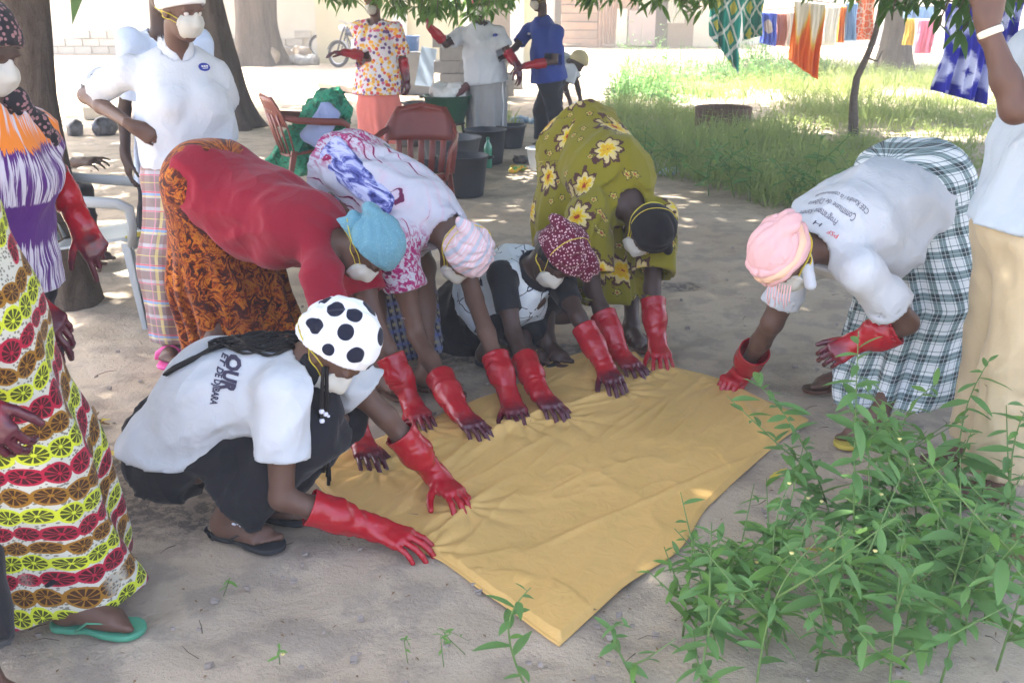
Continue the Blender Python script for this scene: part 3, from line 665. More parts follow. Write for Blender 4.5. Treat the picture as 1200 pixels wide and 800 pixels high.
    def sleeve(s, T, k, frac, r0, r1, kk=.04, carve=True, dirn=None):
        a, e, w = s.arm[k]; d = unit(e - a); L = np.linalg.norm(e - a) * frac; end = a + d * L
        T.add(rc(a, end + d * .03, r0, r1), kk)
        hole = rc(end - d * .03, end + d * .12, r1 - .020, r1 - .015)[0]; E = end.astype(np.float32); dd = d.astype(np.float32); rr = r1 + .03
        def m(P, q):
            x = (P - E) @ dd; rad = np.sqrt(np.maximum(((P - E) ** 2).sum(1) - x * x, 0)); near = (rad < rr + .015) & (x > -.06) & (x < .11)
            return np.where(near, np.maximum(np.maximum(q, x), -hole(P)), q)
        T.cut(m); return T
    def shirt(s, mat, g=.016, gw=.03, hem=.12, hemr=(.20, .15), frac=.6, r0=.072, r1=.074, cr=.006, f=9, neck=.075, h=.012, st=None, name='shirt', extra=None, more=None, sleeves='LR', cutn=None, bust=True, attrs=None, hemo=None):
        T = s.torso(g, gw, hem, hemr, bust)
        for q in (more or []): T.add(*q)
        T.cut(crease(cr, s.sp + s.left * .4, f, s.seed)); T.cut(crease(cr * .6, s.left + s.sp * .3, f * 1.3, s.seed + 9))
        for k in s.arm:
            if k in sleeves: s.sleeve(T, k, frac, r0 * s.bulk, r1 * s.bulk)
        nk = rc(s.nek - s.sp * .005 + s.fr * .015, s.H - s.U * .05, neck, neck * 1.1)[0]
        T.cut(lambda P, d: np.maximum(d, -nk(P)))
        T.cut(plane(s.pel - s.sp * (hem + .01) if hemo is None else hemo, -s.sp if cutn is None else cutn))
        s.shirt_sdf = T
        return solid(name, T, h, M[mat] if isinstance(mat, str) else mat, s.o, st or s.st_t(), attrs)
    def skirt(s, mat, path, radii, folds=9, amp=.012, h=.013, hem=None, hemn=(0, 0, -1), more=None, name='wrapper', butt=True, st=None, cr=.004, k=.06, fold0=.1, extra_cut=None):
        """path: points from waist to hem; radii: (along left, depth) at each"""
        T = Sdf(); path = [A_(p) for p in path]
        for a, b, ra, rb in zip(path, path[1:], radii, radii[1:]): T.add(et(a, b, s.left, ra, rb), k)
        if butt:
            for q in (-1, 1): T.add(el(s.pel - s.sp * .035 - s.fr * .055 * s.bulk + s.left * q * .07 * s.bulk, V3(.112, .112, .115) * s.bulk), .08)
        for q in (more or []): T.add(*q)
        a, b = path[0], path[-1]; ab = (b - a); L = np.linalg.norm(ab); ax = (ab / L).astype(np.float32); l = unit(s.left - ax * np.dot(s.left, ax)).astype(np.float32); w = np.cross(ax, l).astype(np.float32); A0 = a.astype(np.float32); sd = s.seed
        cum = [0]
        for p, q in zip(path, path[1:]): cum.append(cum[-1] + np.linalg.norm(q - p))
        PA = np.array(path)
        def axis(P):
            t = (P - A0) @ ax; tt = (PA - a) @ ax; c = np.stack([np.interp(t, tt, PA[:, i]) for i in range(3)], 1).astype(np.float32); q = P - c
            return t, q @ l, q @ w
        def fold(P, d):
            t, x, y = axis(P); th = np.arctan2(y, x); sN = np.clip((t / L - fold0) / .6, 0, 1.2)
            n = vnoise(np.stack([th * 1.3, t * 2.5, t * 0 + sd], 1), sd)
            return d - amp * sN * (np.sin(th * folds + n * 3.0 + sd) + .4 * np.sin(th * folds * 2.3 + n * 5)) - cr * wr(P, ax, 10, sd)
        T.cut(fold); T.cut(extra_cut or (lambda P, d: d)); T.cut(plane(path[-1] if hem is None else hem, hemn))
        def STf(P):
            t, x, y = axis(P); return np.stack([np.arctan2(y, x) * radii[len(radii) // 2][0], t, np.sqrt(x * x + y * y) * 0], 1)
        s.skirt_sdf = T
        return solid(name, T, h, M[mat] if isinstance(mat, str) else mat, s.o, st or STf)
    def trousers(s, mat, lr=((.105, .085), (.075, .07)), hem=.9, h=.014, cr=.007, waist=None, name='trousers', cuff=None):
        T = Sdf(); b = s.bulk
        T.add(et(s.pel - s.sp * .04, s.md + s.sp * .02, s.left, (.185 * b, .138 * b), (.152 * b, .118 * b)))
        for q in (-1, 1): T.add(el(s.pel - s.sp * .035 - s.fr * .055 * b + s.left * q * .07 * b, V3(.112, .112, .115) * b), .05)
        cuts = []
        for k, q in s.leg.items():
            kn, an = A_(q[0]), A_(q[1]); e = kn + (an - kn) * hem
            T.add(rc(s.hip(k), kn, lr[0][0], lr[0][1]), .05); T.add(rc(kn, e + unit(an - kn) * .02, lr[1][0], lr[1][1]), .03); cuts.append((e, unit(an - kn), lr[1][1] + .03))
        T.cut(crease(cr, (0, .2, 1), 9, s.seed, .6)); T.cut(crease(cr * .7, (1, .3, .2), 12, s.seed + 3, .4))
        for e, d, r in cuts:
            e = e.astype(np.float32); d = d.astype(np.float32)
            def m(P, q, e=e, d=d, r=r):
                x = (P - e) @ d; rad = np.sqrt(np.maximum(((P - e) ** 2).sum(1) - x * x, 0)); return np.where((rad < r + .02) & (x > -.03) & (x < .12), np.maximum(q, x), q)
            T.cut(m)
        s.tr_sdf = T
        return solid(name, T, h, M[mat], s.o, s.st_t())
    def glove(s, k, D, Nn, mat, curl=(.35, .35, .3), spread=.10, thumb=.5, gl=.21, h=.0046, flare=.060, seed=3, sc=1.19, gm=.048, bend=None):
        a, e, w = s.arm[k]; d = unit(e - w); G = Sdf(); G.add(hand_prims(w, D, Nn, k, curl, spread, 1.06, sc, thumb))
        end = w + d * gl
        G.add(rc(w - d * .01, w + d * gl * .55, .029 * sc, gm * s.bulk), .03); G.add(rc(w + d * gl * .55, end + d * .03, gm * s.bulk, flare * s.bulk), .03)
        w32, d32 = w.astype(np.float32), d.astype(np.float32)
        def ring(P, q):
            x = (P - w32) @ d32; n = vnoise(P * 22, seed); on = np.exp(-((x - .05) / .05) ** 2) + .55 * (x > .0) * np.exp(-((x - .14) / .06) ** 2)
            m = vnoise(P * 13 + 3, seed + 2); return q - on * (.0026 * np.sin(x * 150 + n * 6 + seed) * np.clip(.4 + m, 0, 1) + .0035 * n + .003 * (1 - 2 * np.abs(m))) - .0014 * vnoise(P * 55, seed + 1) * (x > -.08)
        G.cut(ring)
        hole = rc(end - d * .05, end + d * .1, flare * s.bulk - .015, flare * s.bulk - .002)[0]; E = end.astype(np.float32)
        G.cut(lambda P, q: np.maximum(np.maximum(q, np.where(((P - E) ** 2).sum(1) < .03, (P - E) @ d32, -1)), -hole(P)))
        return solid('glove', G, h, M[mat], s.o, None, {'w': lambda P: -((P - w32) @ d32)})
    def scarf(s, mat, r=(.112, .094, .105), c=(-.012, .036), tilt=(.045, -.045), knot=None, kr=.03, folds=9, amp=.004, more=None, h=.006, name='headscarf', seed=2, st='dir', knots=None):
        """cloth round the skull; tilt = height of the edge at the brow and at the nape; knot = direction (F, S, U)"""
        F, U, L, H = s.F, s.U, s.S, s.H; T = Sdf(); X = (F, L, U); c0 = H + U * c[1] + F * c[0]
        T.add(el(c0, r, X))
        for q in (more or []): T.add(q[0], q[1])
        kd = unit(F * knot[0] + L * knot[1] + U * knot[2]) if knot is not None else -F
        a = unit(np.cross(kd, U + F * .13)).astype(np.float32); b = np.cross(kd, a).astype(np.float32); k32 = kd.astype(np.float32); C = c0.astype(np.float32)
        def gath(P, d):
            q = P - C; th = np.arctan2(q @ b, q @ a); z = (q @ k32) / .1; n = vnoise(P * 16, seed)
            return d - amp * np.clip(.35 + z, .12, 1.2) * (np.abs(np.sin(th * folds * .5 + n * 2.2)) * 1.6 - .9) - amp * .6 * wr(P, kd, 24, seed)
        T.cut(gath)
        o0 = H + F * .09 + U * tilt[0]; o1 = H - F * .09 + U * tilt[1]; nn = np.cross(o1 - o0, L); nn = nn if np.dot(nn, U) < 0 else -nn
        T.cut(plane(o0, nn)); Q = Sdf(); Q.add(T.prim())
        if knot is not None:
            for dr, rr in ([(knot, kr)] if knots is None else knots):
                dd = unit(F * dr[0] + L * dr[1] + U * dr[2]); p = c0 + dd * np.linalg.norm([dr[i] * 0 + unit(dr)[i] * r[i] for i in range(3)]) * 1.0
                Q.add(el(p, (rr, rr * .8, rr * .75), (dd, U, np.cross(dd, U))), .012)
        s.cap = Q; h32 = c0.astype(np.float32); XX = np.array([F, L, U], np.float32)
        return solid(name, Q, h, M[mat] if isinstance(mat, str) else mat, s.o, lambda P: (P - h32) @ XX.T)
    def surf(s, dirs, off=.003):
        """points of the covered head met by rays from outside along dirs"""
        f = s.head_sdf(); out = []
        c0 = s.H + s.U * .0 - s.F * .0
        P = np.array([c0 + d * .30 for d in dirs], np.float32); D = np.array(dirs, np.float32)
        for _ in range(60):
            d = f(P)
            if s.cap is not None: d = np.minimum(d, s.cap(P))
            d = np.maximum(d - off, -.01); P = P - D * (d * .8)[:, None]
        return [A_(p) for p in P]
    def mask(s, straps='low', mat='mask', sc=1.0, h=.0055):
        F, U, L, H, c = s.F, s.U, s.S, s.H, s.hs * sc; X = (F, L, U); ctr = H + (-U * .046 + F * .062) * s.hs
        m = el(ctr, V3(.046, .062, .055) * c, X); T = Sdf(); T.add(m); T.add(el(H + (-U * .044 + F * .060) * s.hs, V3(.011, .071, .063) * c, X), .006)
        T.add(rc(H + (U * .006 + F * .094) * s.hs, H + (-U * .04 + F * .104) * s.hs, .010, .014), .02)
        T.cut(plane(H + F * .030 * s.hs, -F)); T.cut(plane(H + U * .016 * s.hs, U)); c32, U32 = ctr.astype(np.float32), U.astype(np.float32)
        T.cut(lambda P, d: d - .0016 * np.sin((P - c32) @ U32 * 95) - .0012 * vnoise(P * 60, 4))
        o = solid('mask', T, h, M[mat], s.o)
        if straps:
            b = MB(); w = lambda f, l, u: unit(F * f + L * l + U * u)
            for st, pts in enumerate(STRAPS[straps]):
                ds = [w(*p) for p in pts] + [w(p[0], -p[1], p[2]) for p in pts[-2::-1]]; ds2 = []
                for a, q in zip(ds, ds[1:]):
                    for t in np.linspace(0, 1, 7)[:-1]: ds2.append(unit(a * (1 - t) + q * t))
                ds2.append(ds[-1]); P = s.surf(ds2)
                for _ in range(4): P = [P[0]] + [P[i] * .5 + (P[i - 1] + P[i + 1]) * .25 + unit(P[i] - s.H) * .0006 for i in range(1, len(P) - 1)] + [P[-1]]
                b.tube(P, .0042, 6, flat=unit(U + F * .01))
            b.build('strap', M['strap'], o)
        return o
    def eyes(s):
        for q in (-1, 1):
            b = bmesh.new(); bmesh.ops.create_uvsphere(b, u_segments=10, v_segments=8, radius=.0112 * s.hs); me = bpy.data.meshes.new('eye'); b.to_mesh(me); b.free()
            p = s.H + (s.U * .004 + s.F * .071 + s.S * q * .033) * s.hs; me.transform(Matrix.Translation(p)); link('eye', me, M['eye'], s.o)
    def hair(s, r=(.104, .084, .098), c=(-.016, .036), tilt=(.05, -.05), more=None, name='hair', h=.008):
        T = Sdf(); T.add(el(s.H + s.U * c[1] + s.F * c[0], r, (s.F, s.S, s.U)))
        for q in (more or []): T.add(q[0], q[1])
        o0 = s.H + s.F * .09 + s.U * tilt[0]; o1 = s.H - s.F * .09 + s.U * tilt[1]; nn = np.cross(o1 - o0, s.S); nn = nn if np.dot(nn, s.U) < 0 else -nn
        T.cut(plane(o0, nn)); T.cut(lambda P, d: d - .004 * vnoise(P * 70, 3)); s.cap = T if s.cap is None else s.cap
        return solid(name, T, h, M['hair'], s.o)

def write_on(target, text, size, origin, xdir, ydir, mat, off=.0025, bold=0.0, parent=None, width=None, name='lettering'):
    """lettering laid on a garment: flat letters dropped along the view of the cloth onto its surface"""
    cu = bpy.data.curves.new('t', 'FONT'); cu.body = text; cu.size = size; cu.resolution_u = 2; cu.offset = bold; cu.align_x = 'LEFT'
    ob = bpy.data.objects.new('t', cu); COL.objects.link(ob); dg = bpy.context.evaluated_depsgraph_get(); me = bpy.data.meshes.new_from_object(ob.evaluated_get(dg)); bpy.data.objects.remove(ob)
    bm = bmesh.new(); bm.from_mesh(me); bmesh.ops.triangulate(bm, faces=bm.faces[:])
    for _ in range(3):
        e = [q for q in bm.edges if q.calc_length() > size * .16]
        if e: bmesh.ops.subdivide_edges(bm, edges=e, cuts=1); bmesh.ops.triangulate(bm, faces=bm.faces[:])
    xs = [v.co.x for v in bm.verts]; k = 1 if width is None else width / (max(xs) - min(xs))
    t = target.data; bv = BVHTree.FromPolygons([v.co.copy() for v in t.vertices], [tuple(p.vertices) for p in t.polygons])
    x, y = unit(xdir), unit(ydir); n = np.cross(x, y); o = A_(origin)
    for v in bm.verts:
        p = o + x * v.co.x * k + y * v.co.y; h = bv.ray_cast(Vector(p + n * .25), Vector(-n), .6)
        v.co = (h[0] + h[1] * off) if h[0] is not None else Vector(p)
    bm.to_mesh(me); bm.free(); me.materials.clear()
    for p in me.polygons: p.use_smooth = False
    return link(name, me, M[mat], parent or target)
DEBUG = False
# ------------------------------------------------------------------ the women at the cloth
def wrist(tip, guess, L=.200):
    """wrist of a hand of length L whose finger tips are at tip"""
    tip = A_(tip); return tip + unit(A_(guess) - tip) * L
def tipP(px, py, z=.014): return gp(px, py, z)
Zu = V3(0, 0, 1)

def squatting_front():
    tipR, tipL = tipP(505, 651), tipP(552, 602)
    wR = wrist(tipR, gp(425, 612, .075)); wL = wrist(tipL, gp(503, 548, .085))
    p = Person('woman squatting nearest, in a white T-shirt and white headscarf with big black dots', gp(275, 640), at(222, 517, 2.97), at(356, 424, 2.86), (-.08, 1, .0),
               at(389, 414, 2.83), (.52, -.30, -.80), (.80, -.12, .55), sh=.175,
               arms={'R': (at(330, 462, 2.70), at(330, 583, 2.66), wR), 'L': (at(385, 424, 3.02), at(452, 488, 3.02), wL)},
               legs={'R': (at(362, 508, 2.80), gp(268, 598, .1), (.93, -.42)), 'L': (at(392, 486, 3.10), gp(297, 575, .1), (.95, -.1))}, bend=.085, h=.0085, seed=11)
    dn = V3(0, 0, -1)
    p.body()
    p.trousers('black', ((.116, .100), (.094, .092)), .95, cr=.013)
    sh = p.shirt('white_tee', g=.018, gw=.040, hem=.0, hemr=(.218, .178), cutn=-p.sp * 1.0 + p.fr * 1.15, hemo=p.pel - p.sp * .055 - p.fr * .10, frac=.60, r0=.078, r1=.078, cr=.013, f=8, neck=.07, h=.009)
    sd = p.glove('R', tipR - wR + V3(0, 0, .028), V3(.1, -.15, 1), 'glove_red', (.24, .36, .30), .11, thumb=.45, seed=4, h=.0042)
    p.glove('L', tipL - wL + V3(0, 0, .028), V3(.15, .05, 1), 'glove_red', (.24, .36, .30), .14, thumb=.75, seed=9, h=.0042)
    # polka dot scarf: dots as directions (forward, left, up) on the skull
    dots = [((-.55, -.55, .62), .24), ((-.9, -.2, .35), .2), ((.05, -.75, .62), .22), ((.62, -.62, .48), .24), ((.45, .1, .88), .23), ((-.2, .15, .95), .23), ((.2, -.99, .1), .18), ((.85, -.45, -.05), .2), ((-.45, -.85, .1), .22),
            ((.95, .15, .3), .22), ((-.75, .5, .4), .22), ((.1, .8, .55), .23), ((.6, .75, .2), .2), ((-.4, .9, .1), .2), ((-.2, -.45, .86), .2), ((-.75, -.62, -.25), .17)]
    M['polka'] = m_polka(dots)
    p.scarf('polka', (.124, .112, .138), (-.024, .040), (.060, -.030), (-.66, -.66, .06), .02, 13, .0045, knots=[((-.66, -.66, .06), .022), ((-.66, -.74, -.14), .030), ((-.78, -.60, .20), .018)])
    p.mask()
    # braids: a bundle down the back and a few beaded strands in front
    bv = sh
    t = sh.data; tree = BVHTree.FromPolygons([v.co.copy() for v in t.vertices], [tuple(q.vertices) for q in t.polygons])
    def lay(px, py, off):
        d = unit(at(px, py, 3) - V3(0, 0, CAMH)); hit = tree.ray_cast(Vector((0, 0, CAMH)), Vector(d), 10)
        return A_(hit[0]) + A_(hit[1]) * off if hit[0] is not None else None
    b = MB()
    for i in range(22):
        end = (272 - 9 * (i % 4), 400 + 2 * (i % 4)) if i > 2 else (197, 440)
        pts = []
        for t_ in np.linspace(0, 1, 16):
            x = 350 * (1 - t_) + end[0] * t_; y = (398 + (i - 10) * 1.0) * (1 - t_) + end[1] * t_ + math.sin(t_ * 3.1) * (-12 + i * 1.1) + math.sin(t_ * (9 + i % 5) + i * 2) * 2.2
            q = lay(x, y, .008 + .004 * (i % 3)); 
            if q is not None: pts.append(q)
        if len(pts) > 4: b.tube(pts, [.0042 + .001 * math.sin(k * 2.2) for k in range(len(pts))], 6)
    for i in range(5):                                     # beaded strands
        x0 = 379 + i * 2; pts = [at(x0 + (2 if i % 2 else -2) * math.sin(t_ * 4 + i), 430 + t_ * (118 + i * 5), 2.74 + .01 * i) for t_ in np.linspace(0, 1, 12)]
        b.tube(pts, [.006] * 12, 6)
    b.build('braids', M['hair'], p.o)
    b = MB()
    for i in range(5):
        for j in range(4):
            y = 482 + j * 11 + i * 3; c = at(379 + i * 2 + (2 if i % 2 else -2) * math.sin((y - 430) / 118 * 4 + i), y, 2.735 + .01 * i)
            b.lathe([(.001, -.007), (.007, -.005), (.0085, 0), (.007, .005), (.001, .007)], c, 8)
    b.build('hair_beads', M['bead'], p.o)
    T = Sdf(); T.add(rc(at(372, 430, 2.82), at(382, 485, 2.80), .055, .045)); T.add(rc(at(382, 485, 2.80), at(384, 515, 2.80), .045, .02), .03); T.cut(crease(.006, (0, 0, 1), 14, 3))
    solid('hair', T, .008, M['black'], p.o)
    dn = at(262, 449, 2.76) - at(266, 405, 2.76); rt = at(290, 408, 2.80) - at(262, 403, 2.80)
    write_on(sh, 'OUR', .062, lay(276, 406, 0), dn, rt, 'ink', bold=.0035, width=.088)
    write_on(sh, 'ET DE DJIBARA', .030, lay(266, 408, 0), dn, rt, 'ink', bold=.0012, width=.125)
    p.sandal('R', 'sole', 'sole'); p.sandal('L', 'sole', 'sole')
    b = MB(); an = p.leg['R'][1]; d = unit(V3(.93, -.42, 0)); n = np.cross(Zu, d)
    for i in range(22):
        q = an + d * (.035 + .075 * random.random()) - n * (.034 - .03 * random.random() * (1 if i % 2 else .2)) + V3(0, 0, -.022 + .01 * random.random())
        b.lathe([(.001, -.004), (.0045, 0), (.001, .004)], q, 6)
    b.build('sandal_beads', M['bead'], p.o)
    return p
P1 = squatting_front()

def gloves(p, tips, mats, curls=(.24, .36, .30), spread=.10, thumb=.5, nrm=(0, 0, 1), gl=.21):
    for k in tips:
        a, e, w = p.arm[k]; t = tips[k]
        p.glove(k, t - w + V3(0, 0, .028), V3(*nrm) + .25 * unit(V3(e[0] - t[0], e[1] - t[1], 0)), mats[k], curls, spread, thumb, seed=hash(p.o['label']) % 7 + (3 if k == 'L' else 0), gl=gl)
def bending_red():
    tR, tL = tipP(441, 556), tipP(503, 508); wR = wrist(tR, gp(415, 500, .09)); wL = wrist(tL, gp(472, 456, .09))
    p = Person('woman bending over in a plain red T-shirt and a rust and black print wrapper', gp(262, 432), at(252, 222, 4.12), at(392, 283, 3.80), (-.35, .93, .1), at(431, 292, 3.72), (.30, -.30, -.90), (.90, -.22, .36), sh=.18, bulk=1.06,
               arms={'R': (at(378, 325, 3.62), at(392, 405, 3.52), wR), 'L': (at(416, 296, 3.92), at(437, 372, 3.82), wL)},
               legs={'R': (gp(262, 448, 0) + V3(0, .04, .46), gp(248, 448, .1), (.9, -.4)), 'L': (gp(285, 436, 0) + V3(.02, .0, .46), gp(275, 436, .1), (.9, -.3))}, bend=.01, seed=21)
    p.body(); P = p.pel; G = gp(292, 440)
    p.skirt('fire', [P + p.sp * .10, P - p.sp * .02, V3(G[0] - .07, G[1] + .02, .45), V3(G[0], G[1], .10)], [(.175, .135), (.20, .165), (.235, .22), (.26, .25)], 8, .016, hem=V3(0, 0, .11), hemn=(0, 0, -1))
    p.shirt('red_tee', g=.020, gw=.030, hem=.05, hemr=(.205, .168), frac=.62, r0=.058, r1=.072, cr=.013, f=7,
            more=[(el(p.pel + p.sp * .25 + p.fr * .09, (.16, .15, .11), (p.sp, p.left, p.fr)), .08)])
    # white edge of the sleeve
    for k in ('R',):
        a, e, w = p.arm[k]; d = unit(e - a); q = a + d * np.linalg.norm(e - a) * .62; b = MB(); x = unit(np.cross(d, (0, 0, 1))); y = np.cross(d, x)
        b.tube([q + (x * math.cos(t) + y * math.sin(t)) * .079 * 1.06 for t in np.linspace(0, 6.2832, 25)], .006, 6); b.build('sleeve_trim', M['white_trim'], p.o)
    p.scarf('blue_scarf', (.118, .105, .118), (-.012, .036), (.045, -.035), (-.75, -.35, .30), .04, 11, .0045, knots=[((-.75, -.25, .35), .045), ((-.80, -.45, .62), .036), ((-.85, -.30, -.30), .036)],
            more=[(rc(p.H - p.F * .10 - p.S * .05, p.H - p.F * .13 - p.S * .06 - p.U * .09, .03, .018), .02)])
    p.mask('low'); gloves(p, {'R': tR, 'L': tL}, {'R': 'glove_dark', 'L': 'glove_mid'})
    p.sandal('R', 'sole_brown', 'sole'); p.sandal('L', 'sole_brown', 'sole')
    return p
P2 = bending_red()
def bending_tiedye():
    tR, tL = tipP(571, 520), tipP(612, 503); wR = wrist(tR, gp(532, 476, .09)); wL = wrist(tL, gp(588, 442, .10))
    p = Person('woman bending in a white dress with magenta tie-dye streaks and a pink striped scarf', gp(462, 428), at(425, 212, 4.45), at(525, 268, 4.14), (-.55, .82, .12), at(541, 298, 4.02), (.02, -.36, -.93), (.62, -.70, .28), sh=.18, bulk=1.05, skin='skin3',
               arms={'R': (at(462, 284, 4.02), at(488, 392, 3.98), wR), 'L': (at(532, 262, 4.26), at(556, 350, 4.12), wL)},
               legs={'R': (gp(440, 440, 0) + V3(0, .0, .46), gp(445, 432, .1), (.7, -.7)), 'L': (gp(505, 432, 0) + V3(-.03, .06, .46), gp(500, 432, .1), (.85, -.5))}, bend=.02, seed=31)
    p.body(); P = p.pel; G = gp(474, 430)
    p.skirt('weft', [P + p.sp * .05, P - p.sp * .03, V3(G[0] - .08, G[1] + .1, .45), V3(G[0], G[1], .08)], [(.17, .13), (.19, .15), (.21, .19), (.20, .18)], 7, .012, hem=V3(0, 0, .09))
    T = lambda P_: np.clip(1 - np.minimum(np.linalg.norm(P_ - p.arm['R'][0].astype(np.float32) - (p.arm['R'][1] - p.arm['R'][0]).astype(np.float32) * .30, axis=1), np.linalg.norm(P_ - (p.pel - p.sp * .10 - p.fr * .12 - p.left * .12).astype(np.float32), axis=1)) / .30, 0, 1)
    p.shirt('tiedye_pink', g=.020, gw=.032, hem=.12, hemr=(.23, .19), frac=.50, r0=.082, r1=.086, cr=.012, f=8, neck=.09, attrs={'w': T}, sleeves='R', name='dress',
            more=[(el(p.pel + p.sp * .25 + p.fr * .09, (.16, .15, .11), (p.sp, p.left, p.fr)), .08)])
    # blue printed band let into the side, and the twisted fold at the hip
    a = p.pel - p.left * .205 - p.sp * .06 - p.fr * .05; b = p.pel + p.sp * .34 - p.left * .185 + p.fr * .03
    T = Sdf(); T.add(et(a, b, p.fr, (.075, .03), (.05, .02))); T.cut(crease(.007, p.sp, 14, 5)); solid('side_panel', T, .008, M['batik_blue'], p.o, p.st_t())
    p.scarf('pink_stripe', (.112, .100, .118), (-.010, .042), (.050, -.03), (.1, .1, 1), .05, 11, .007, knots=[((-.45, -.35, .55), .046)])
    p.mask('over'); gloves(p, {'R': tR, 'L': tL}, {'R': 'glove_mid', 'L': 'glove_mid'})
    p.sandal('R', 'sole_brown', 'sole_brown'); p.sandal('L', 'sole_brown', 'sole_brown', 'two')
    return p
P3 = bending_tiedye()
def squatting_twig():
    tR, tL = tipP(660, 497), tipP(728, 466); wR = wrist(tR, gp(628, 455, .09)); wL = wrist(tL, gp(705, 422, .10))
    p = Person('woman squatting in a white twig-print top with black sleeves and a maroon dotted headscarf', gp(590, 408), at(552, 372, 4.62), at(628, 316, 4.34), (-.50, .86, .1), at(650, 304, 4.22), (.22, -.52, -.82), (.62, -.48, .58), sh=.165, skin='skin2',
               arms={'R': (at(588, 322, 4.24), at(602, 392, 4.10), wR), 'L': (at(655, 328, 4.42), at(678, 372, 4.22), wL)},
               legs={'R': (at(598, 345, 4.40), gp(572, 405, .1), (.7, -.7)), 'L': (at(640, 350, 4.60), gp(612, 398, .1), (.8, -.6))}, bend=.05, seed=41)
    p.body(); p.trousers('black', ((.115, .095), (.085, .08)), .88, cr=.010)
    p.shirt('black_knit', g=.010, gw=.02, hem=-.15, hemr=(.165, .13), frac=.62, r0=.062, r1=.056, cr=.006, f=10, neck=.06, name='undershirt')
    p.shirt('twig', g=.024, gw=.045, hem=-.17, hemr=(.18, .14), frac=.5, cr=.010, f=8, neck=.10, sleeves='', st=p.st_t())
    p.scarf('maroon_dots', (.128, .112, .126), (-.012, .050), (.075, .015), (.3, .3, .9), .05, 7, .010, knots=[((.55, .55, .75), .05), ((.9, .5, .45), .045), ((.75, .85, .2), .035), ((-.6, -.4, .7), .05)])
    p.hair((.106, .088, .105), (-.018, .024), (.045, -.06), name='hair_band')
    p.mask('top'); gloves(p, {'R': tR, 'L': tL}, {'R': 'glove_mid', 'L': 'glove_dark'})
    p.sandal('R', 'sole', 'gold', 'two'); p.sandal('L', 'sole', 'gold', 'two')
    return p
P4 = squatting_twig()
def bending_olive():
    tR, tL = tipP(752, 446), tipP(779, 436); wR = wrist(tR, gp(716, 402, .10)); wL = wrist(tL, gp(768, 392, .11))
    p = Person('woman bending in an olive green dress with big yellow flowers and a black headwrap', gp(690, 392), at(684, 175, 5.06), at(738, 240, 4.66), (-.70, .66, .1), at(757, 272, 4.50), (-.32, -.42, -.85), (.52, -.72, .42), sh=.18, bulk=1.08, skin='skin2',
               arms={'R': (at(690, 250, 4.58), at(694, 338, 4.46), wR), 'L': (at(772, 256, 4.72), at(764, 338, 4.52), wL)},
               legs={'R': (gp(640, 392, 0) + V3(0, .06, .46), gp(641, 396, .1), (.5, -.85)), 'L': (gp(738, 378, 0) + V3(0, .06, .46), gp(740, 378, .1), (.3, -.9))}, bend=.03, seed=51)
    p.body(); P = p.pel; G = gp(690, 385)
    p.skirt('olive', [P + p.sp * .10, P - p.sp * .02, V3(G[0] - .02, G[1] + .10, .55), V3(G[0] + .02, G[1] + .02, .16)], [(.19, .15), (.215, .175), (.25, .23), (.28, .27)], 9, .020, hem=V3(0, 0, .19), name='skirt')
    p.shirt('olive', g=.024, gw=.050, hem=.10, hemr=(.225, .185), frac=.80, r0=.088, r1=.098, cr=.014, f=7, name='dress',
            more=[(el(p.pel + p.sp * .25 + p.fr * .09, (.18, .16, .12), (p.sp, p.left, p.fr)), .08)])
    p.scarf('black_wrap', (.116, .104, .122), (-.016, .038), (.048, -.04), (.3, .6, .6), .03, 9, .004, knots=[((.55, .75, .4), .034)])
    p.mask('over'); gloves(p, {'R': tR, 'L': tL}, {'R': 'glove_mid', 'L': 'glove_red'}, spread=.16)
    p.sandal('R', 'sole_brown', 'sole_brown', 'two'); p.sandal('L', 'sole_brown', 'sole_brown', 'two')
    return p
P5 = bending_olive()
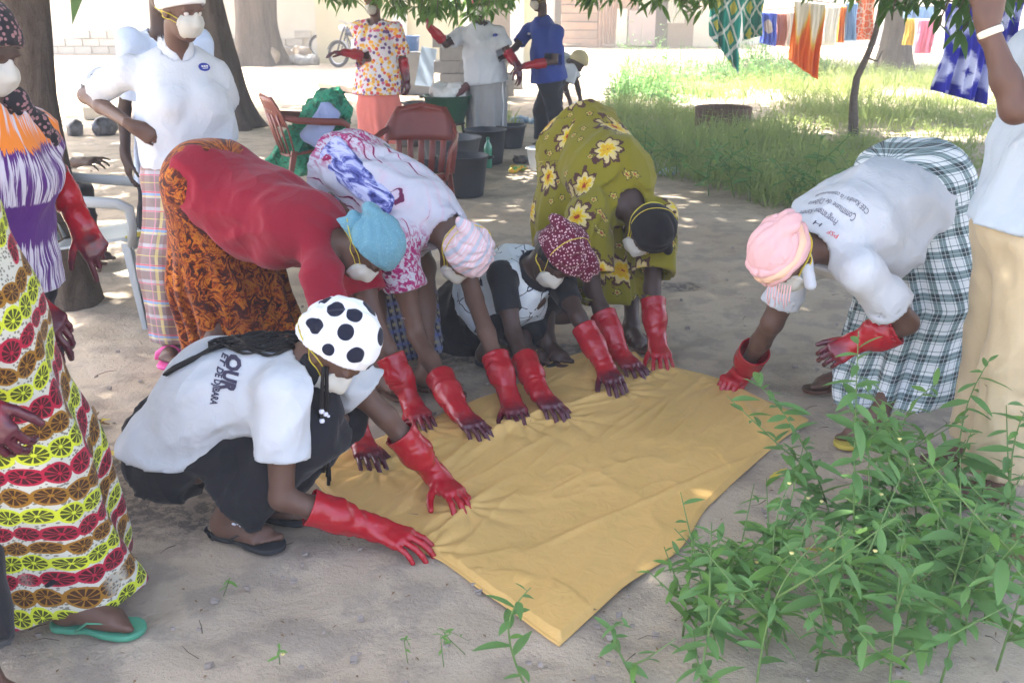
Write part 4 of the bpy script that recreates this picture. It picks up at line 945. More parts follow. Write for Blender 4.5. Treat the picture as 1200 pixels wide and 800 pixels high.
def bending_white():
    tR = tipP(848, 459, .02); wR = wrist(tR, gp(884, 421, .09), .16); wL = at(1006, 400, 3.42); tL = at(956, 426, 3.40)
    p = Person('woman bending on the right in a printed white T-shirt, green checked wrapper and pink turban', gp(1012, 495), at(1062, 232, 3.78), at(962, 288, 3.46), (.30, -.95, .0), at(921, 302, 3.36), (-.30, -.30, -.90), (-.80, -.50, .36), sh=.185, bulk=1.16,
               arms={'R': (at(933, 318, 3.72), at(905, 378, 3.74), wR), 'L': (at(1012, 318, 3.28), at(1062, 378, 3.36), wL)},
               legs={'L': (gp(1040, 488, 0) + V3(.12, .03, .46), gp(1029, 486, .1), (-.85, -.45)), 'R': (gp(1000, 434, 0) + V3(.17, .0, .46), gp(992, 430, .1), (-.95, -.2))}, bend=.02, seed=61, h=.0095)
    p.body(); P = p.pel; G = gp(1046, 486)
    p.skirt('check', [P + p.sp * .12, P - p.sp * .02, V3(G[0] + .08, G[1] + .0, .52), V3(G[0] - .01, G[1] - .03, .13)], [(.20, .15), (.225, .185), (.26, .21), (.26, .21)], 8, .018, hem=V3(G[0], G[1], .16), hemn=(.42, .1, -1))
    sh = p.shirt('white_tee', g=.022, gw=.034, hem=-.01, hemr=(.215, .175), cutn=-p.sp - p.fr * .6, frac=.66, r0=.046, r1=.072, cr=.014, f=7,
            more=[(el(p.pel + p.sp * .25 + p.fr * .10, (.16, .17, .12), (p.sp, p.left, p.fr)), .08)])
    p.scarf('pink_scarf', (.114, .100, .110), (-.012, .046), (.050, -.03), (-.6, .3, .55), .04, 9, .005, knots=[((-.70, .45, .5), .042), ((-.55, .6, .62), .034), ((-.8, .2, .35), .036)])
    b = MB(); H, F, U, L = p.H, p.F, p.U, p.S
    for j, (u, r, m) in enumerate(((.045, .016, 0), (.065, .020, 1), (.088, .017, 0))):
        b.mi = m; b.tube([H + U * (u + .012 * math.sin(2 * t + j)) + F * (.112 - .008 * j) * math.cos(t) - F * .012 + L * (.098 - .006 * j) * math.sin(t) for t in np.linspace(0, 6.283, 40)], [r + .003 * math.sin(i * 1.7) for i in range(40)], 8)
    b.mi = 0
    for i in range(9):
        a0 = H + U * .05 + F * .06 + L * (.10 - .012 * i) * 1.0; b.tube([a0 + F * .04, a0 + F * .05 - V3(0, 0, .04), a0 + F * .03 - V3(.004 * math.sin(i * 3), 0, .07 + .012 * (i % 3))], .0022, 4)
    b.build('turban_band', [M['pink_scarf'], M['peach']], p.o)
    T = Sdf(); T.add(rc(H - F * .08 + L * .02, H - F * .06 + L * .10 - V3(0, 0, .14), .028, .022)); T.cut(crease(.004, (0, 0, 1), 20, 3)); solid('scarf_tail', T, .007, M['white_tee'], p.o)
    p.mask('low')
    p.glove('R', tR - wR + V3(0, 0, .03), V3(.2, -.1, 1), 'glove_red', (.9, 1.1, .7), .04, .25, seed=5)
    p.glove('L', tL - wL, V3(.1, -.75, .6), 'glove_mid', (.55, .7, .5), .05, .4, seed=6, gl=.14, sc=1.06)
    p.sandal('L', 'sole_yellow', 'sole'); p.sandal('R', 'sole_brown', 'sole_brown', 'two')
    t = sh.data; tree = BVHTree.FromPolygons([v.co.copy() for v in t.vertices], [tuple(q.vertices) for q in t.polygons])
    def lay(px, py):
        d = unit(at(px, py, 3) - V3(0, 0, CAMH)); h = tree.ray_cast(Vector((0, 0, CAMH)), Vector(d), 10); return A_(h[0]) if h[0] is not None else at(px, py, 3.4)
    for txt, (x0, y0), (x1, y1), sz, mat in (('Programme Kandra', (983, 259), (945, 247), .030, 'ink_grey'), ('Commune de Djibara', (1005, 252), (957, 235), .030, 'ink_grey'), ('CEE Kandra / la communaute', (1019, 248), (966, 226), .026, 'ink_grey'), ('PSF', (984, 276), (972, 270), .017, 'ink_red'), ('H', (965, 263), (957, 259), .020, 'ink')):
        a = lay(x0, y0); b_ = lay(x1, y1); xd = b_ - a; yd = -p.sp
        write_on(sh, txt, sz, a, xd, -p.sp * -1.0 if False else p.sp * -1.0 * -1.0, mat, width=np.linalg.norm(xd) * (1.15 if len(txt) > 4 else 1))
    return p
P6 = bending_white()
# ------------------------------------------------------------------ the people standing round
def man_right():
    x0 = at(1212, 262, 3.12)[0]; pz = .93; N = V3(x0 + .03, 3.10, 1.46)
    p = Person('man standing at the right edge in a pale shirt and khaki trousers, one arm raised', gp(1172, 575), V3(x0, 3.12, pz), N, (.12, -1, 0), V3(x0 - .02, 3.08, 1.68), (-1, -.1, .1), (0, 0, 1), sh=.20, bulk=1.08, woman=False,
               arms={'L': (V3(x0 + .05, 2.90, 1.40), at(1190, 128, 2.80), at(1157, 28, 2.86)), 'R': (None, V3(x0 + .06, 3.36, 1.16), V3(x0 + .02, 3.34, .92))},
               legs={'L': (V3(x0 - .03, 3.02, .49), V3(x0 - .05, 3.00, .1), (-1, -.15)), 'R': (V3(x0 + .02, 3.26, .49), V3(x0 + .02, 3.28, .1), (-1, .1))}, bend=.02, seed=71, h=.008)
    w = p.arm['L'][2]; p.hand['L'] = hand_prims(w, V3(-.12, .05, 1), V3(-.2, -1, .1), 'L', (1.2, 1.3, .9), .05, 1.05, 1.08, .35); w = p.arm['R'][2]; p.hand['R'] = hand_prims(w, V3(0, 0, -1), V3(0, 1, 0), 'R', (.4, .5, .4))
    p.body()
    p.trousers('khaki', ((.122, .105), (.098, .098)), .98, cr=.012)
    p.shirt('grey_tee', g=.020, gw=.05, hem=.01, hemr=(.205, .175), frac=.74, r0=.085, r1=.080, cr=.012, f=6)
    p.hair(tilt=(.06, -.05))
    a, e, w = p.arm['L']; d = unit(w - e); x = unit(np.cross(d, (0, 1, 0))); y = np.cross(d, x); b = MB(); q = w - d * .025
    b.tube([q + (x * math.cos(t) + y * math.sin(t)) * .031 for t in np.linspace(0, 6.2832, 25)], .010, 8, flat=x); b.build('wristband', M['wristband'], p.o)
    p.sandal('L', 'sole_brown', 'sole_brown', 'two'); p.sandal('R', 'sole_brown', 'sole_brown', 'two')
P7 = man_right()
def polo_woman():
    pl, nk = at(226, 200, 4.66), at(207, 62, 4.62); Lf = V3(.86, .50, 0)
    p = Person('woman standing with a hand on her hip in a white polo shirt and plaid wrapper', gp(205, 412), pl, nk, Lf, at(213, 12, 4.52), (.80, -.56, -.25), (.14, -.12, .98), sh=.18, bulk=1.02,
               arms={'R': (at(152, 84, 4.60), at(101, 112, 4.80), at(156, 148, 4.46)), 'L': (at(252, 88, 4.72), at(262, 138, 4.96), at(232, 170, 5.0))},
               legs={'R': (gp(192, 412, 0) + V3(0, .05, .46), gp(200, 394, .1), (.15, -1)), 'L': (gp(232, 405, 0) + V3(0, .05, .46), gp(232, 402, .1), (.35, -1))}, bend=.02, seed=81, h=.0095)
    p.hand['R'] = hand_prims(p.arm['R'][2], V3(.85, .02, -.5), V3(-.1, -.9, .3), 'R', (.35, .5, .4), .05); p.hand['L'] = hand_prims(p.arm['L'][2], V3(-.8, .1, -.4), V3(0, 1, .2), 'L')
    p.body(); G = gp(229, 412)
    p.skirt('madras', [pl + Zu * .14, pl - Zu * .02, V3(G[0] + .01, G[1], .45), V3(G[0] + .0, G[1], .06)], [(.18, .14), (.215, .18), (.20, .18), (.185, .17)], 5, .012, hem=V3(0, 0, .09), h=.010)
    sh = p.shirt('white_polo', g=.020, gw=.060, hem=-.08, hemr=(.21, .18), cutn=-p.sp + p.left * .25, frac=.66, r0=.056, r1=.080, cr=.013, f=7, neck=.068)
    T = Sdf(); c = p.nek + p.sp * .012                                        # open collar
    T.add(et(c - p.sp * .02, c + p.sp * .035, p.left, (.085, .085), (.074, .074))); hole = et(c - p.sp * .06, c + p.sp * .09, p.left, (.074, .074), (.066, .066))[0]
    f32, s32, l32 = p.fr.astype(np.float32), p.sp.astype(np.float32), p.left.astype(np.float32); c32 = c.astype(np.float32)
    T.cut(lambda P, d: np.maximum(np.maximum(d, -hole(P)), (.020 + ((P - c32) @ s32) * .5) * ((P - c32) @ f32 > 0) - np.abs((P - c32) @ l32)))
    solid('collar', T, .006, M['white_polo'], p.o)
    # the small printed badge on the chest
    t = sh.data; tree = BVHTree.FromPolygons([v.co.copy() for v in t.vertices], [tuple(q.vertices) for q in t.polygons]); d = unit(at(239, 79, 3) - V3(0, 0, CAMH)); h = tree.ray_cast(Vector((0, 0, CAMH)), Vector(d), 10)
    if h[0] is not None:
        n = A_(h[1]); x = unit(np.cross((0, 0, 1), n)); y = np.cross(n, x); o = A_(h[0]) + n * .003; b = MB()
        ring = [o + x * .030 * math.cos(a) + y * .019 * math.sin(a) for a in np.linspace(0, 6.2832, 24, endpoint=False)]
        b._add([o + n * .003] + ring, [(0, i + 1, (i + 1) % 24 + 1) for i in range(24)], True); bo = b.build('badge', M['ink_blue'], sh)
        b = MB(); 
        for k in range(3): b.box(o + n * .005 + x * (-.012 + .012 * k) + y * .002, (.008, .007, .002), np.array([x, y, n]))
        b.box(o + n * .005 - y * .007, (.026, .003, .002), np.array([x, y, n])); b.build('badge_print', M['white_trim'], sh)
    p.scarf('white_wrap', (.112, .098, .110), (-.014, .044), (.050, -.03), (-.8, -.5, .1), .03, 9, .005); p.mask('low'); p.eyes()
    p.sandal('R', 'pink_plastic', 'pink_plastic', 'slide', name='slipper'); p.sandal('L', 'pink_plastic', 'pink_plastic', 'slide', name='slipper')
P8 = polo_woman()
def behind_polo():
    pl, nk = at(206, 190, 5.30), at(190, 40, 5.25)
    p = Person('person mostly hidden behind the woman in the white polo, one bare arm hanging', gp(200, 360), pl, nk, (.9, .43, 0), nk + V3(.03, -.04, .22), (.6, -.75, -.2), (0, -.1, 1), sh=.165, bulk=.86,
               arms={'R': (at(154, 52, 5.16), at(146, 128, 5.22), at(147, 182, 5.12)), 'L': (None, at(240, 130, 5.4), at(235, 180, 5.3))},
               legs={'R': (gp(190, 360, 0) + V3(0, .05, .46), gp(190, 360, .1), (.4, -1)), 'L': (gp(215, 355, 0) + V3(0, .05, .46), gp(215, 355, .1), (.4, -1))}, seed=83, skin='skin2')
    p.hand['R'] = hand_prims(p.arm['R'][2], V3(.08, -.1, -1), V3(-.8, -.5, 0), 'R', (.25, .35, .3), .07); p.hand['L'] = hand_prims(p.arm['L'][2], V3(0, 0, -1), V3(.8, .5, 0), 'L')
    p.body(); p.trousers('purple_black', ((.10, .085), (.075, .07)), .95); p.shirt('pale_blue_polo', g=.018, gw=.045, hem=.08, hemr=(.20, .16), frac=.78, r0=.078, r1=.078, cr=.010, f=7); p.hair()
P9 = behind_polo()
def purple_woman():
    pl, nk = at(-4, 318, 2.98), at(-10, 122, 2.98)
    p = Person('woman at the left edge in an orange and purple tie-dyed top with stained gloves', gp(30, 560), pl, nk, (-.15, .98, 0), at(-20, 66, 2.98), (.92, -.30, -.22), (.2, 0, .98), sh=.165, bulk=1.06, skin='skin2',
               arms={'L': (at(38, 152, 3.12), at(66, 208, 3.24), at(96, 264, 3.16)), 'R': (at(-46, 150, 2.84), at(-130, 230, 2.80), at(-150, 290, 2.70))},
               legs={'R': (V3(pl[0] - .06, 2.94, .48), V3(pl[0] - .12, 2.95, .1), (1, -.2)), 'L': (V3(pl[0] - .0, 3.10, .48), V3(pl[0] - .08, 3.12, .1), (1, 0))}, bend=.03, seed=91)
    p.body(); p.trousers('black', ((.115, .09), (.08, .075)), .95, cr=.010)
    G = p.pel; l32, s32, g32, f32 = p.left.astype(np.float32), p.sp.astype(np.float32), G.astype(np.float32), p.fr.astype(np.float32)
    p.shirt('purple', g=.020, gw=.065, hem=.02, hemr=(.215, .185), frac=.45, r0=.055, r1=.066, cr=.010, f=8, bust=True, st=lambda P: np.stack([np.arctan2((P - g32) @ f32, (P - g32) @ l32) * .2, (P - g32) @ s32, (P - g32) @ l32], 1))
    T = Sdf(); T.add(rc(p.nek + p.fr * .06 + p.sp * .02, p.nek + p.fr * .13 - p.sp * .10 + p.left * .12, .035, .03)).add(rc(p.nek + p.fr * .06 + p.sp * .02, p.nek + p.fr * .02 + p.left * .10, .035, .035), .03); T.cut(crease(.007, (0, 0, 1), 14, 2)); solid('shawl', T, .008, M['flower_scarf'], p.o, p.st_t())
    p.scarf('flower_scarf', (.118, .104, .118), (-.012, .046), (.050, -.03), (-.6, .3, .55), .04, 9, .005); p.mask('low')
    p.glove('L', V3(.35, .05, -.92), V3(.55, -.75, .2), 'glove_dark', ((.15, .2, .2), (.5, .6, .4), (.9, .9, .6), (1.0, 1.0, .6)), .06, .7, seed=5, flare=.046, gm=.040, sc=1.08); p.glove('R', V3(.3, -.1, -.9), V3(.3, -.9, .2), 'glove_dark', seed=7)
    p.sandal('L', 'sole', 'sole'); p.sandal('R', 'sole', 'sole')
P10 = purple_woman()
def fruit_woman():
    pl = V3(-1.47, 2.26, .90); nk = V3(-1.44, 2.27, 1.42)
    p = Person('woman in the left foreground in a long dress printed with rows of fruit slices', gp(40, 735), pl, nk, (-.2, 1, 0), V3(-1.40, 2.26, 1.63), (.9, -.25, -.3), (.25, 0, .96), sh=.18, bulk=1.1,
               arms={'L': (V3(-1.42, 2.48, 1.36), V3(-1.50, 2.62, 1.10), at(30, 352, 2.64)), 'R': (V3(-1.45, 2.06, 1.36), V3(-1.42, 1.94, 1.08), at(-40, 468, 2.02))},
               legs={'L': (V3(-1.30, 2.40, .49), gp(84, 698, .1), (1, -.12)), 'R': (V3(-1.40, 2.24, .48), gp(-20, 793, .1), (1, -.25))}, bend=.02, seed=101, h=.012)
    p.body()
    p.trousers('black', ((.11, .085), (.085, .08)), .88, cr=.006)
    ax = [V3(-1.46, 2.27, 1.10), V3(-1.47, 2.27, .86), V3(-1.455, 2.33, .45), V3(-1.43, 2.40, .05)]
    T = p.skirt('fruit', ax, [(.20, .27), (.235, .325), (.265, .37), (.27, .395)], 6, .020, hem=V3(-1.44, 2.25, .07), hemn=(-.06, .03, -1), name='dress', butt=False, fold0=.0, h=.010)
    p.shirt('red_tee', g=.02, gw=.05, hem=-.06, hemr=(.20, .17), frac=.6, cr=.010, f=7, name='red_top'); p.scarf('red_wrap')
    p.glove('L', V3(.60, -.05, -.62), V3(.55, -.65, .5), 'glove_dark', ((.3, .4, .3), (.35, .5, .35), (.45, .6, .4), (.55, .7, .4)), .07, .55, seed=4); p.glove('R', V3(.45, .05, -.85), V3(.2, -.95, .1), 'glove_dark', (.45, .6, .4), .05, .5, seed=8)
    p.sandal('L', 'sole_green', 'sole_green'); p.sandal('R', 'sole_green', 'sole_green')
P11 = fruit_woman()
def behind_tree():
    pl = at(26, 232, 6.1); nk = V3(pl[0] + .02, 6.08, pl[2] + .52)
    p = Person('person seated behind the nearest tree trunk, only a reaching bare hand in view', gp(40, 300), pl, nk, (0, 1, 0), nk + V3(.0, 0, .21), (1, -.1, 0), (0, 0, 1), sh=.16,
               arms={'R': (None, at(58, 198, 5.95), at(92, 190, 5.8)), 'L': (None, V3(pl[0] + .1, 6.3, nk[2] - .25), V3(pl[0] + .25, 6.2, nk[2] - .3))},
               legs={'R': (pl + V3(.30, -.08, .02), V3(pl[0] + .32, 6.0, .1), (1, 0)), 'L': (pl + V3(.30, .12, .02), V3(pl[0] + .32, 6.2, .1), (1, 0))}, seed=111, skin='skin2', h=.010)
    p.hand['R'] = hand_prims(p.arm['R'][2], V3(.95, -.2, .12), V3(0, -.3, 1), 'R', ((.1, .3, .2), (.3, .4, .3), (.35, .4, .3), (.4, .4, .3)), .16, 1.0, 1.05, .9)
    p.body(); p.trousers('purple_black'); p.shirt('red_tee', frac=.85); p.hair()
    b = MB(); w = p.arm['R'][2]; d = unit(w - p.arm['R'][1]); x = unit(np.cross(d, (0, 1, 0))); y = np.cross(d, x)
    b.tube([w - d * .04 + (x * math.cos(t) + y * math.sin(t)) * .030 for t in np.linspace(0, 6.2832, 18)], .004, 5); b.build('bracelet', M['bangle'], p.o)
P12 = behind_tree()
# ------------------------------------------------------------------ the people working further back
def far_floral():
    Y = 11.0; G = gp(443, 172)
    p = Person('woman further back in a bright floral blouse and coral wrapper with red gloves', V3(G[0], Y, 0), at(443, 95, Y), at(440, 26, Y), (.85, -.5, 0), at(437, 4, Y - .06), (-.35, -.90, -.20), (0, -.1, 1), sh=.18, bulk=1.0,
               arms={'R': (at(419, 34, Y), at(430, 66, Y - .05), at(405, 62, Y - .28)), 'L': (at(464, 34, Y - .02), at(472, 68, Y), at(476, 92, Y - .05))},
               legs={'R': (V3(G[0] - .1, Y, .46), V3(G[0] - .1, Y, .1), (-.2, -1)), 'L': (V3(G[0] + .1, Y, .46), V3(G[0] + .1, Y, .1), (-.1, -1))}, seed=121, h=.014)
    p.body(); g = p.pel
    p.skirt('coral', [g + Zu * .1, g - Zu * .02, V3(g[0], Y, .45), V3(g[0], Y, .08)], [(.18, .14), (.21, .18), (.235, .2), (.24, .21)], 6, .016, hem=V3(0, 0, .1), h=.014)
    p.shirt('multi', g=.025, gw=.085, hem=.12, hemr=(.27, .25), frac=.90, r0=.07, r1=.085, cr=.010, f=7, h=.014); p.scarf('brown_wrap', h=.01); p.mask(h=.009)
    p.glove('R', V3(-.95, -.25, .05), V3(0, 0, 1), 'glove_mid', h=.008); p.glove('L', V3(.2, 0, -1), V3(.8, -.5, 0), 'glove_all', (.6, .6, .4), .05, h=.008)
    p.sandal('R', 'sole', 'sole'); p.sandal('L', 'sole', 'sole')
def far_white():
    Y = 11.4; G = gp(570, 166)
    p = Person('person further back in a white polo and grey wrapper holding one red glove out', V3(G[0], Y, 0), at(570, 92, Y), at(563, 28, Y), (.90, .43, 0), at(561, 6, Y - .05), (.25, -.95, -.2), (0, -.1, 1), sh=.185, bulk=1.05,
               arms={'R': (at(542, 40, Y), at(523, 52, Y - .1), at(504, 32, Y - .25)), 'L': (at(585, 38, Y), at(595, 62, Y - .05), at(607, 78, Y - .15))},
               legs={'R': (V3(G[0] - .1, Y, .46), V3(G[0] - .1, Y, .1), (.2, -1)), 'L': (V3(G[0] + .1, Y, .46), V3(G[0] + .1, Y, .1), (.2, -1))}, seed=131, h=.014, skin='skin2')
    p.body(); g = p.pel
    p.skirt('grey_wrap', [g + Zu * .1, g - Zu * .02, V3(g[0], Y, .45), V3(g[0], Y, .08)], [(.18, .14), (.205, .17), (.21, .19), (.20, .19)], 6, .022, hem=V3(0, 0, .1), h=.014)
    b = MB(); b.tube([g + V3(.17, -.07, .05), V3(g[0] + .185, Y - .08, .45), V3(g[0] + .175, Y - .08, .12)], .012, 6); b.build('side_stripe', M['white_trim'], p.o)
    sh = p.shirt('white_polo', g=.022, gw=.06, hem=.04, hemr=(.24, .215), frac=.75, r0=.068, r1=.078, cr=.010, f=7, h=.014); p.scarf('red_wrap', h=.01); p.mask(h=.009)
    T = Sdf(); T.add(el(p.nek - p.sp * .13 + p.fr * .165 + p.left * .085, (.03, .02, .018), (p.left, p.fr, p.sp))); solid('badge', T, .007, M['ink_blue'], sh)
    p.glove('R', V3(-.35, -.2, .9), V3(-.8, -.5, 0), 'glove_mid', h=.008); p.glove('L', V3(.2, -.2, -.95), V3(.7, -.7, 0), 'glove_all', h=.008)
    p.sandal('R', 'sole', 'sole'); p.sandal('L', 'sole', 'sole')
def far_blue():
    Y = 11.6; G = gp(642, 168)
    p = Person('person further back in a blue polo and black trousers wearing a red glove', V3(G[0], Y, 0), at(643, 90, Y), at(635, 22, Y), (-.35, -.93, 0), at(631, -1, Y), (-.85, -.45, -.25), (-.1, 0, 1), sh=.18, bulk=1.0, woman=False,
               arms={'L': (at(652, 38, Y - .18), at(650, 72, Y - .2), at(618, 77, Y - .32)), 'R': (at(619, 36, Y + .12), at(604, 56, Y + .0), at(592, 66, Y - .15))},
               legs={'L': (at(650, 130, Y - .1), at(653, 162, Y - .1), (-.8, -.5)), 'R': (at(634, 130, Y + .1), at(634, 164, Y + .05), (-.8, -.5))}, seed=141, h=.014, skin='skin2')
    p.hand['R'] = hand_prims(p.arm['R'][2], V3(-.9, -.3, -.2), V3(0, 0, 1), 'R', (.5, .5, .4))
    p.body(); p.trousers('purple_black', ((.105, .09), (.08, .075)), .98, h=.014); sh = p.shirt('blue_polo', g=.022, gw=.06, hem=.04, hemr=(.235, .205), frac=.75, r0=.068, r1=.078, cr=.010, f=7, h=.014); p.hair(h=.012); p.mask(h=.009)
    T = Sdf(); T.add(el(p.nek - p.sp * .14 + p.fr * .150 + p.left * .05, (.03, .02, .014), (p.left, p.fr, p.sp))); solid('badge', T, .007, M['white_trim'], sh)
    p.glove('L', V3(-.9, -.3, -.2), V3(0, -.2, 1), 'glove_mid', h=.008); p.sandal('L', 'sole', 'sole'); p.sandal('R', 'sole', 'sole')
def far_bending():
    Y = 13.2; G = gp(655, 152)
    p = Person('person bending over a basin behind the blue polo, in white with a beige cap', V3(at(650, 150, Y)[0], Y, 0), at(646, 82, Y), at(668, 74, Y - .2), (-.2, .98, 0), at(677, 73, Y - .28), (.6, -.2, -.8), (.8, 0, .55), sh=.18,
               arms={'R': (at(668, 84, Y - .38), at(662, 102, Y - .4), at(668, 119, Y - .35)), 'L': (at(670, 80, Y + .05), at(676, 98, Y), at(680, 116, Y - .1))},
               legs={'R': (at(650, 110, Y - .1), at(648, 142, Y - .1), (.9, -.3)), 'L': (at(652, 108, Y + .15), at(652, 138, Y + .15), (.9, 0))}, seed=151, h=.014, skin='skin2')
    for k in 'RL': p.hand[k] = hand_prims(p.arm[k][2], V3(.2, 0, -1), V3(.9, -.3, 0), k)
    p.body(); p.trousers('purple_black', h=.014); p.shirt('white_polo', g=.022, gw=.05, hem=.08, hemr=(.21, .18), frac=.7, r0=.085, r1=.085, cr=.012, h=.014); p.scarf('beige_hat', (.122, .105, .115), knot=None, h=.01)
far_floral(); far_white(); far_blue(); far_bending()
# ------------------------------------------------------------------ trees
def m_bark(name, a, b):
    t = NT(name, .95, .1); o = t.obj(); n = t.noise(t.vm('MULTIPLY', o, (9, 9, 1.6)), 1, 6, .7, .8); m = t.noise(o, 30, 4, .7)
    t.bump(t.math('ADD', n, t.math('MULTIPLY', m, .4)), .9, .03); c = t.ramp(n, [(.3, a), (.7, b)]); return t.done(t.mix(t.math('MULTIPLY', t.step(m, .5, .7), .4), c, tuple(x * .45 for x in a)))
M['bark'] = m_bark('grey_brown_bark', (.050, .038, .030), (.135, .108, .086)); M['bark2'] = m_bark('pale_bark', (.085, .065, .052), (.19, .155, .125))
M['mango'] = leaf_mat('mango_leaf', (.022, .060, .014), (.065, .135, .030), .35, .38, 1.2); M['mango_lit'] = leaf_mat('lit_mango_leaf', (.05, .12, .02), (.13, .24, .05), .4, .4, 1.0)  # second one is a lit copy, brightness put into the leaf colour
M['weed'] = leaf_mat('weed_leaf', (.085, .19, .055), (.165, .31, .10), .34, .6, 5); M['weed_pale'] = leaf_mat('pale_weed_leaf', (.10, .22, .045), (.17, .32, .08), .35, .5, 5)
M['grass'] = leaf_mat('grass_blade', (.15, .21, .05), (.30, .36, .13), .42, .7, .9); M['stem'] = plain('green_stem', (.12, .20, .06), .6); M['twig_wood'] = plain('twig_wood', (.10, .075, .055), .9)
M['dry'] = leaf_mat('dry_leaf', (.12, .07, .035), (.25, .16, .08), .1, .8, 6); M['yellow_leaf'] = leaf_mat('yellow_leaf', (.50, .36, .03), (.62, .52, .10), .25, .5, 6)
def trunk_mesh(pts, rad, flare=.5, lobes=6, n=30, seed=0, fh=.7):
    pts = [A_(p) for p in pts]; m = 26; cum = np.concatenate([[0], np.cumsum([np.linalg.norm(b - a) for a, b in zip(pts, pts[1:])])]); tt = np.linspace(0, 1, m) ** 1.25 * cum[-1]
    C = np.stack([np.interp(tt, cum, [p[i] for p in pts]) for i in range(3)], 1); r = np.interp(tt, cum, rad); th = np.linspace(0, 2 * np.pi, n, endpoint=False); V = []
    for i in range(m):
        z = tt[i]; fl = flare * np.exp(-z / (fh * .45)); q = np.stack([np.cos(th) * 1.5, np.sin(th) * 1.5, th * 0 + z * .8], 1); nz = vnoise(q * 1.4, seed) * .10 + vnoise(np.stack([np.cos(th) * 6, np.sin(th) * 6, th * 0 + z * 1.6], 1), seed + 4) * .05
        rr = r[i] * (1 + nz + fl * (1 + .6 * np.cos(th * lobes + seed)))
        V.append(np.stack([C[i, 0] + rr * np.cos(th), C[i, 1] + rr * np.sin(th), C[i, 2] + 0 * th], 1))
    V = np.concatenate(V); I = np.arange(m * n).reshape(m, n); F = np.stack([I[:-1], np.roll(I[:-1], -1, 1), np.roll(I[1:], -1, 1), I[1:]], -1).reshape(-1, 4); return V, F
def leaf_cloud(pos, dr, nrm, L, Wd, fine=False):
    """many folded leaves as one mesh"""
    pos, dr, nrm = (np.asarray(q, np.float64) for q in (pos, dr, nrm)); n = len(pos); dr = dr / np.linalg.norm(dr, axis=1)[:, None]; s = np.cross(dr, nrm); s /= np.linalg.norm(s, axis=1)[:, None] + 1e-9; up = np.cross(s, dr)
    L = np.broadcast_to(L, n)[:, None]; Wd = np.broadcast_to(Wd, n)[:, None]
    if fine: prof = ((0, .0), (.22, .40), (.5, .5), (.78, .30), (1, 0))
    else: prof = ((0, 0), (.42, .5), (1, 0))
    vs = []; k = len(prof)
    for i, (a, w) in enumerate(prof):
        c = pos + dr * L * a - up * L * (.16 * a * a)
        if w == 0: vs.append(c)
        else: vs += [c - s * Wd * w + up * Wd * w * .35, c, c + s * Wd * w + up * Wd * w * .35]
    V = np.stack(vs, 1); nv = V.shape[1]; f = []
    for i in range(k - 1):
        a0 = 0 if i == 0 else 1 + 3 * (i - 1)
        if i == 0: f += [(0, 1, 2), (0, 2, 3)]
        elif i == k - 2: f += [(a0, nv - 1, a0 + 1), (a0 + 1, nv - 1, a0 + 2)]
        else: f += [(a0, a0 + 3, a0 + 4), (a0, a0 + 4, a0 + 1), (a0 + 1, a0 + 4, a0 + 5), (a0 + 1, a0 + 5, a0 + 2)]
    f = np.array(f); return V.reshape(-1, 3), (np.arange(n)[:, None, None] * nv + f[None]).reshape(-1, 3)
def sun_gap(P, gaps):
    """true for points standing in a gap of the crown: on the line from a lit spot towards the sun"""
    s = np.array(sdir); k = np.zeros(len(P), bool)
    for g, r in gaps:
        d = P - A_(g); t = d @ s; q = d - t[:, None] * s; k |= (np.linalg.norm(q, axis=1) < r * (1 + .35 * vnoise(P * 1.7, 5))) & (t > .6)
    return k
GAPS = [(at(1012, 240, 3.42), .09), (V3(1.44, 3.0, .62), .15), (gp(1010, 560, .3), .16), (gp(965, 540, .35), .10)] + [(gp(x, y), r) for x, y, r in ((640, 206, .42), (700, 222, .25), (770, 232, .30), (800, 262, .2), (790, 322, .13), (860, 345, .16), (760, 380, .10), (110, 215, .30), (1180, 640, .10), (60, 470, .06), (540, 268, .1), (100, 105, .8), (950, 150, .7), (1060, 118, 1.6), (960, 112, 1.6), (870, 112, 1.5), (780, 116, 1.2), (920, 150, .7), (1120, 160, .8), (830, 175, .5))]
def crown(ctr, rad, n, leaf, seed, parent, mat, gaps=True, holes=.18, flat=.62):
    g = np.random.default_rng(seed); nc = max(40, n // 22); c = g.normal(size=(nc, 3)); c /= np.linalg.norm(c, axis=1)[:, None]; c *= (g.random(nc) ** .45)[:, None]; c = c * A_(rad) + A_(ctr)
    pos = (c[:, None, :] + g.normal(0, 1, (nc, 22, 3)) * V3(.42, .42, .26) * (leaf / .2)).reshape(-1, 3)
    pos = pos[vnoise(pos * .55, seed) > -1 + 2 * holes * .5]
    if gaps: pos = pos[~sun_gap(pos, GAPS)]
    n = len(pos); d = g.normal(size=(n, 3)); d[:, 2] = -np.abs(d[:, 2]) * .9 - .25; nr = g.normal(0, .5, (n, 3)) + V3(0, 0, 1)
    v, f = leaf_cloud(pos, d, nr, leaf * g.uniform(.7, 1.25, n), leaf * .30); return link('crown', mesh_np('crown', v, f, True), M[mat], parent)
def limbs(parent, top, ctr, rad, n, r0, seed, mat='bark'):
    g = random.Random(seed); b = MB()
    for i in range(n):
        a = i * 2.4 + g.random(); e = A_(ctr) + V3(math.cos(a) * rad[0] * g.uniform(.5, .9), math.sin(a) * rad[1] * g.uniform(.5, .9), rad[2] * g.uniform(-.3, .6)); m = (A_(top) + e) / 2 + V3(0, 0, .3)
        b.tube([A_(top) - V3(0, 0, .3), A_(top) * .7 + m * .3, m, (m + e) / 2 + V3(0, 0, -.1), e], [r0, r0 * .8, r0 * .55, r0 * .35, r0 * .12], 8)
    b.build('limb', M[mat], parent)
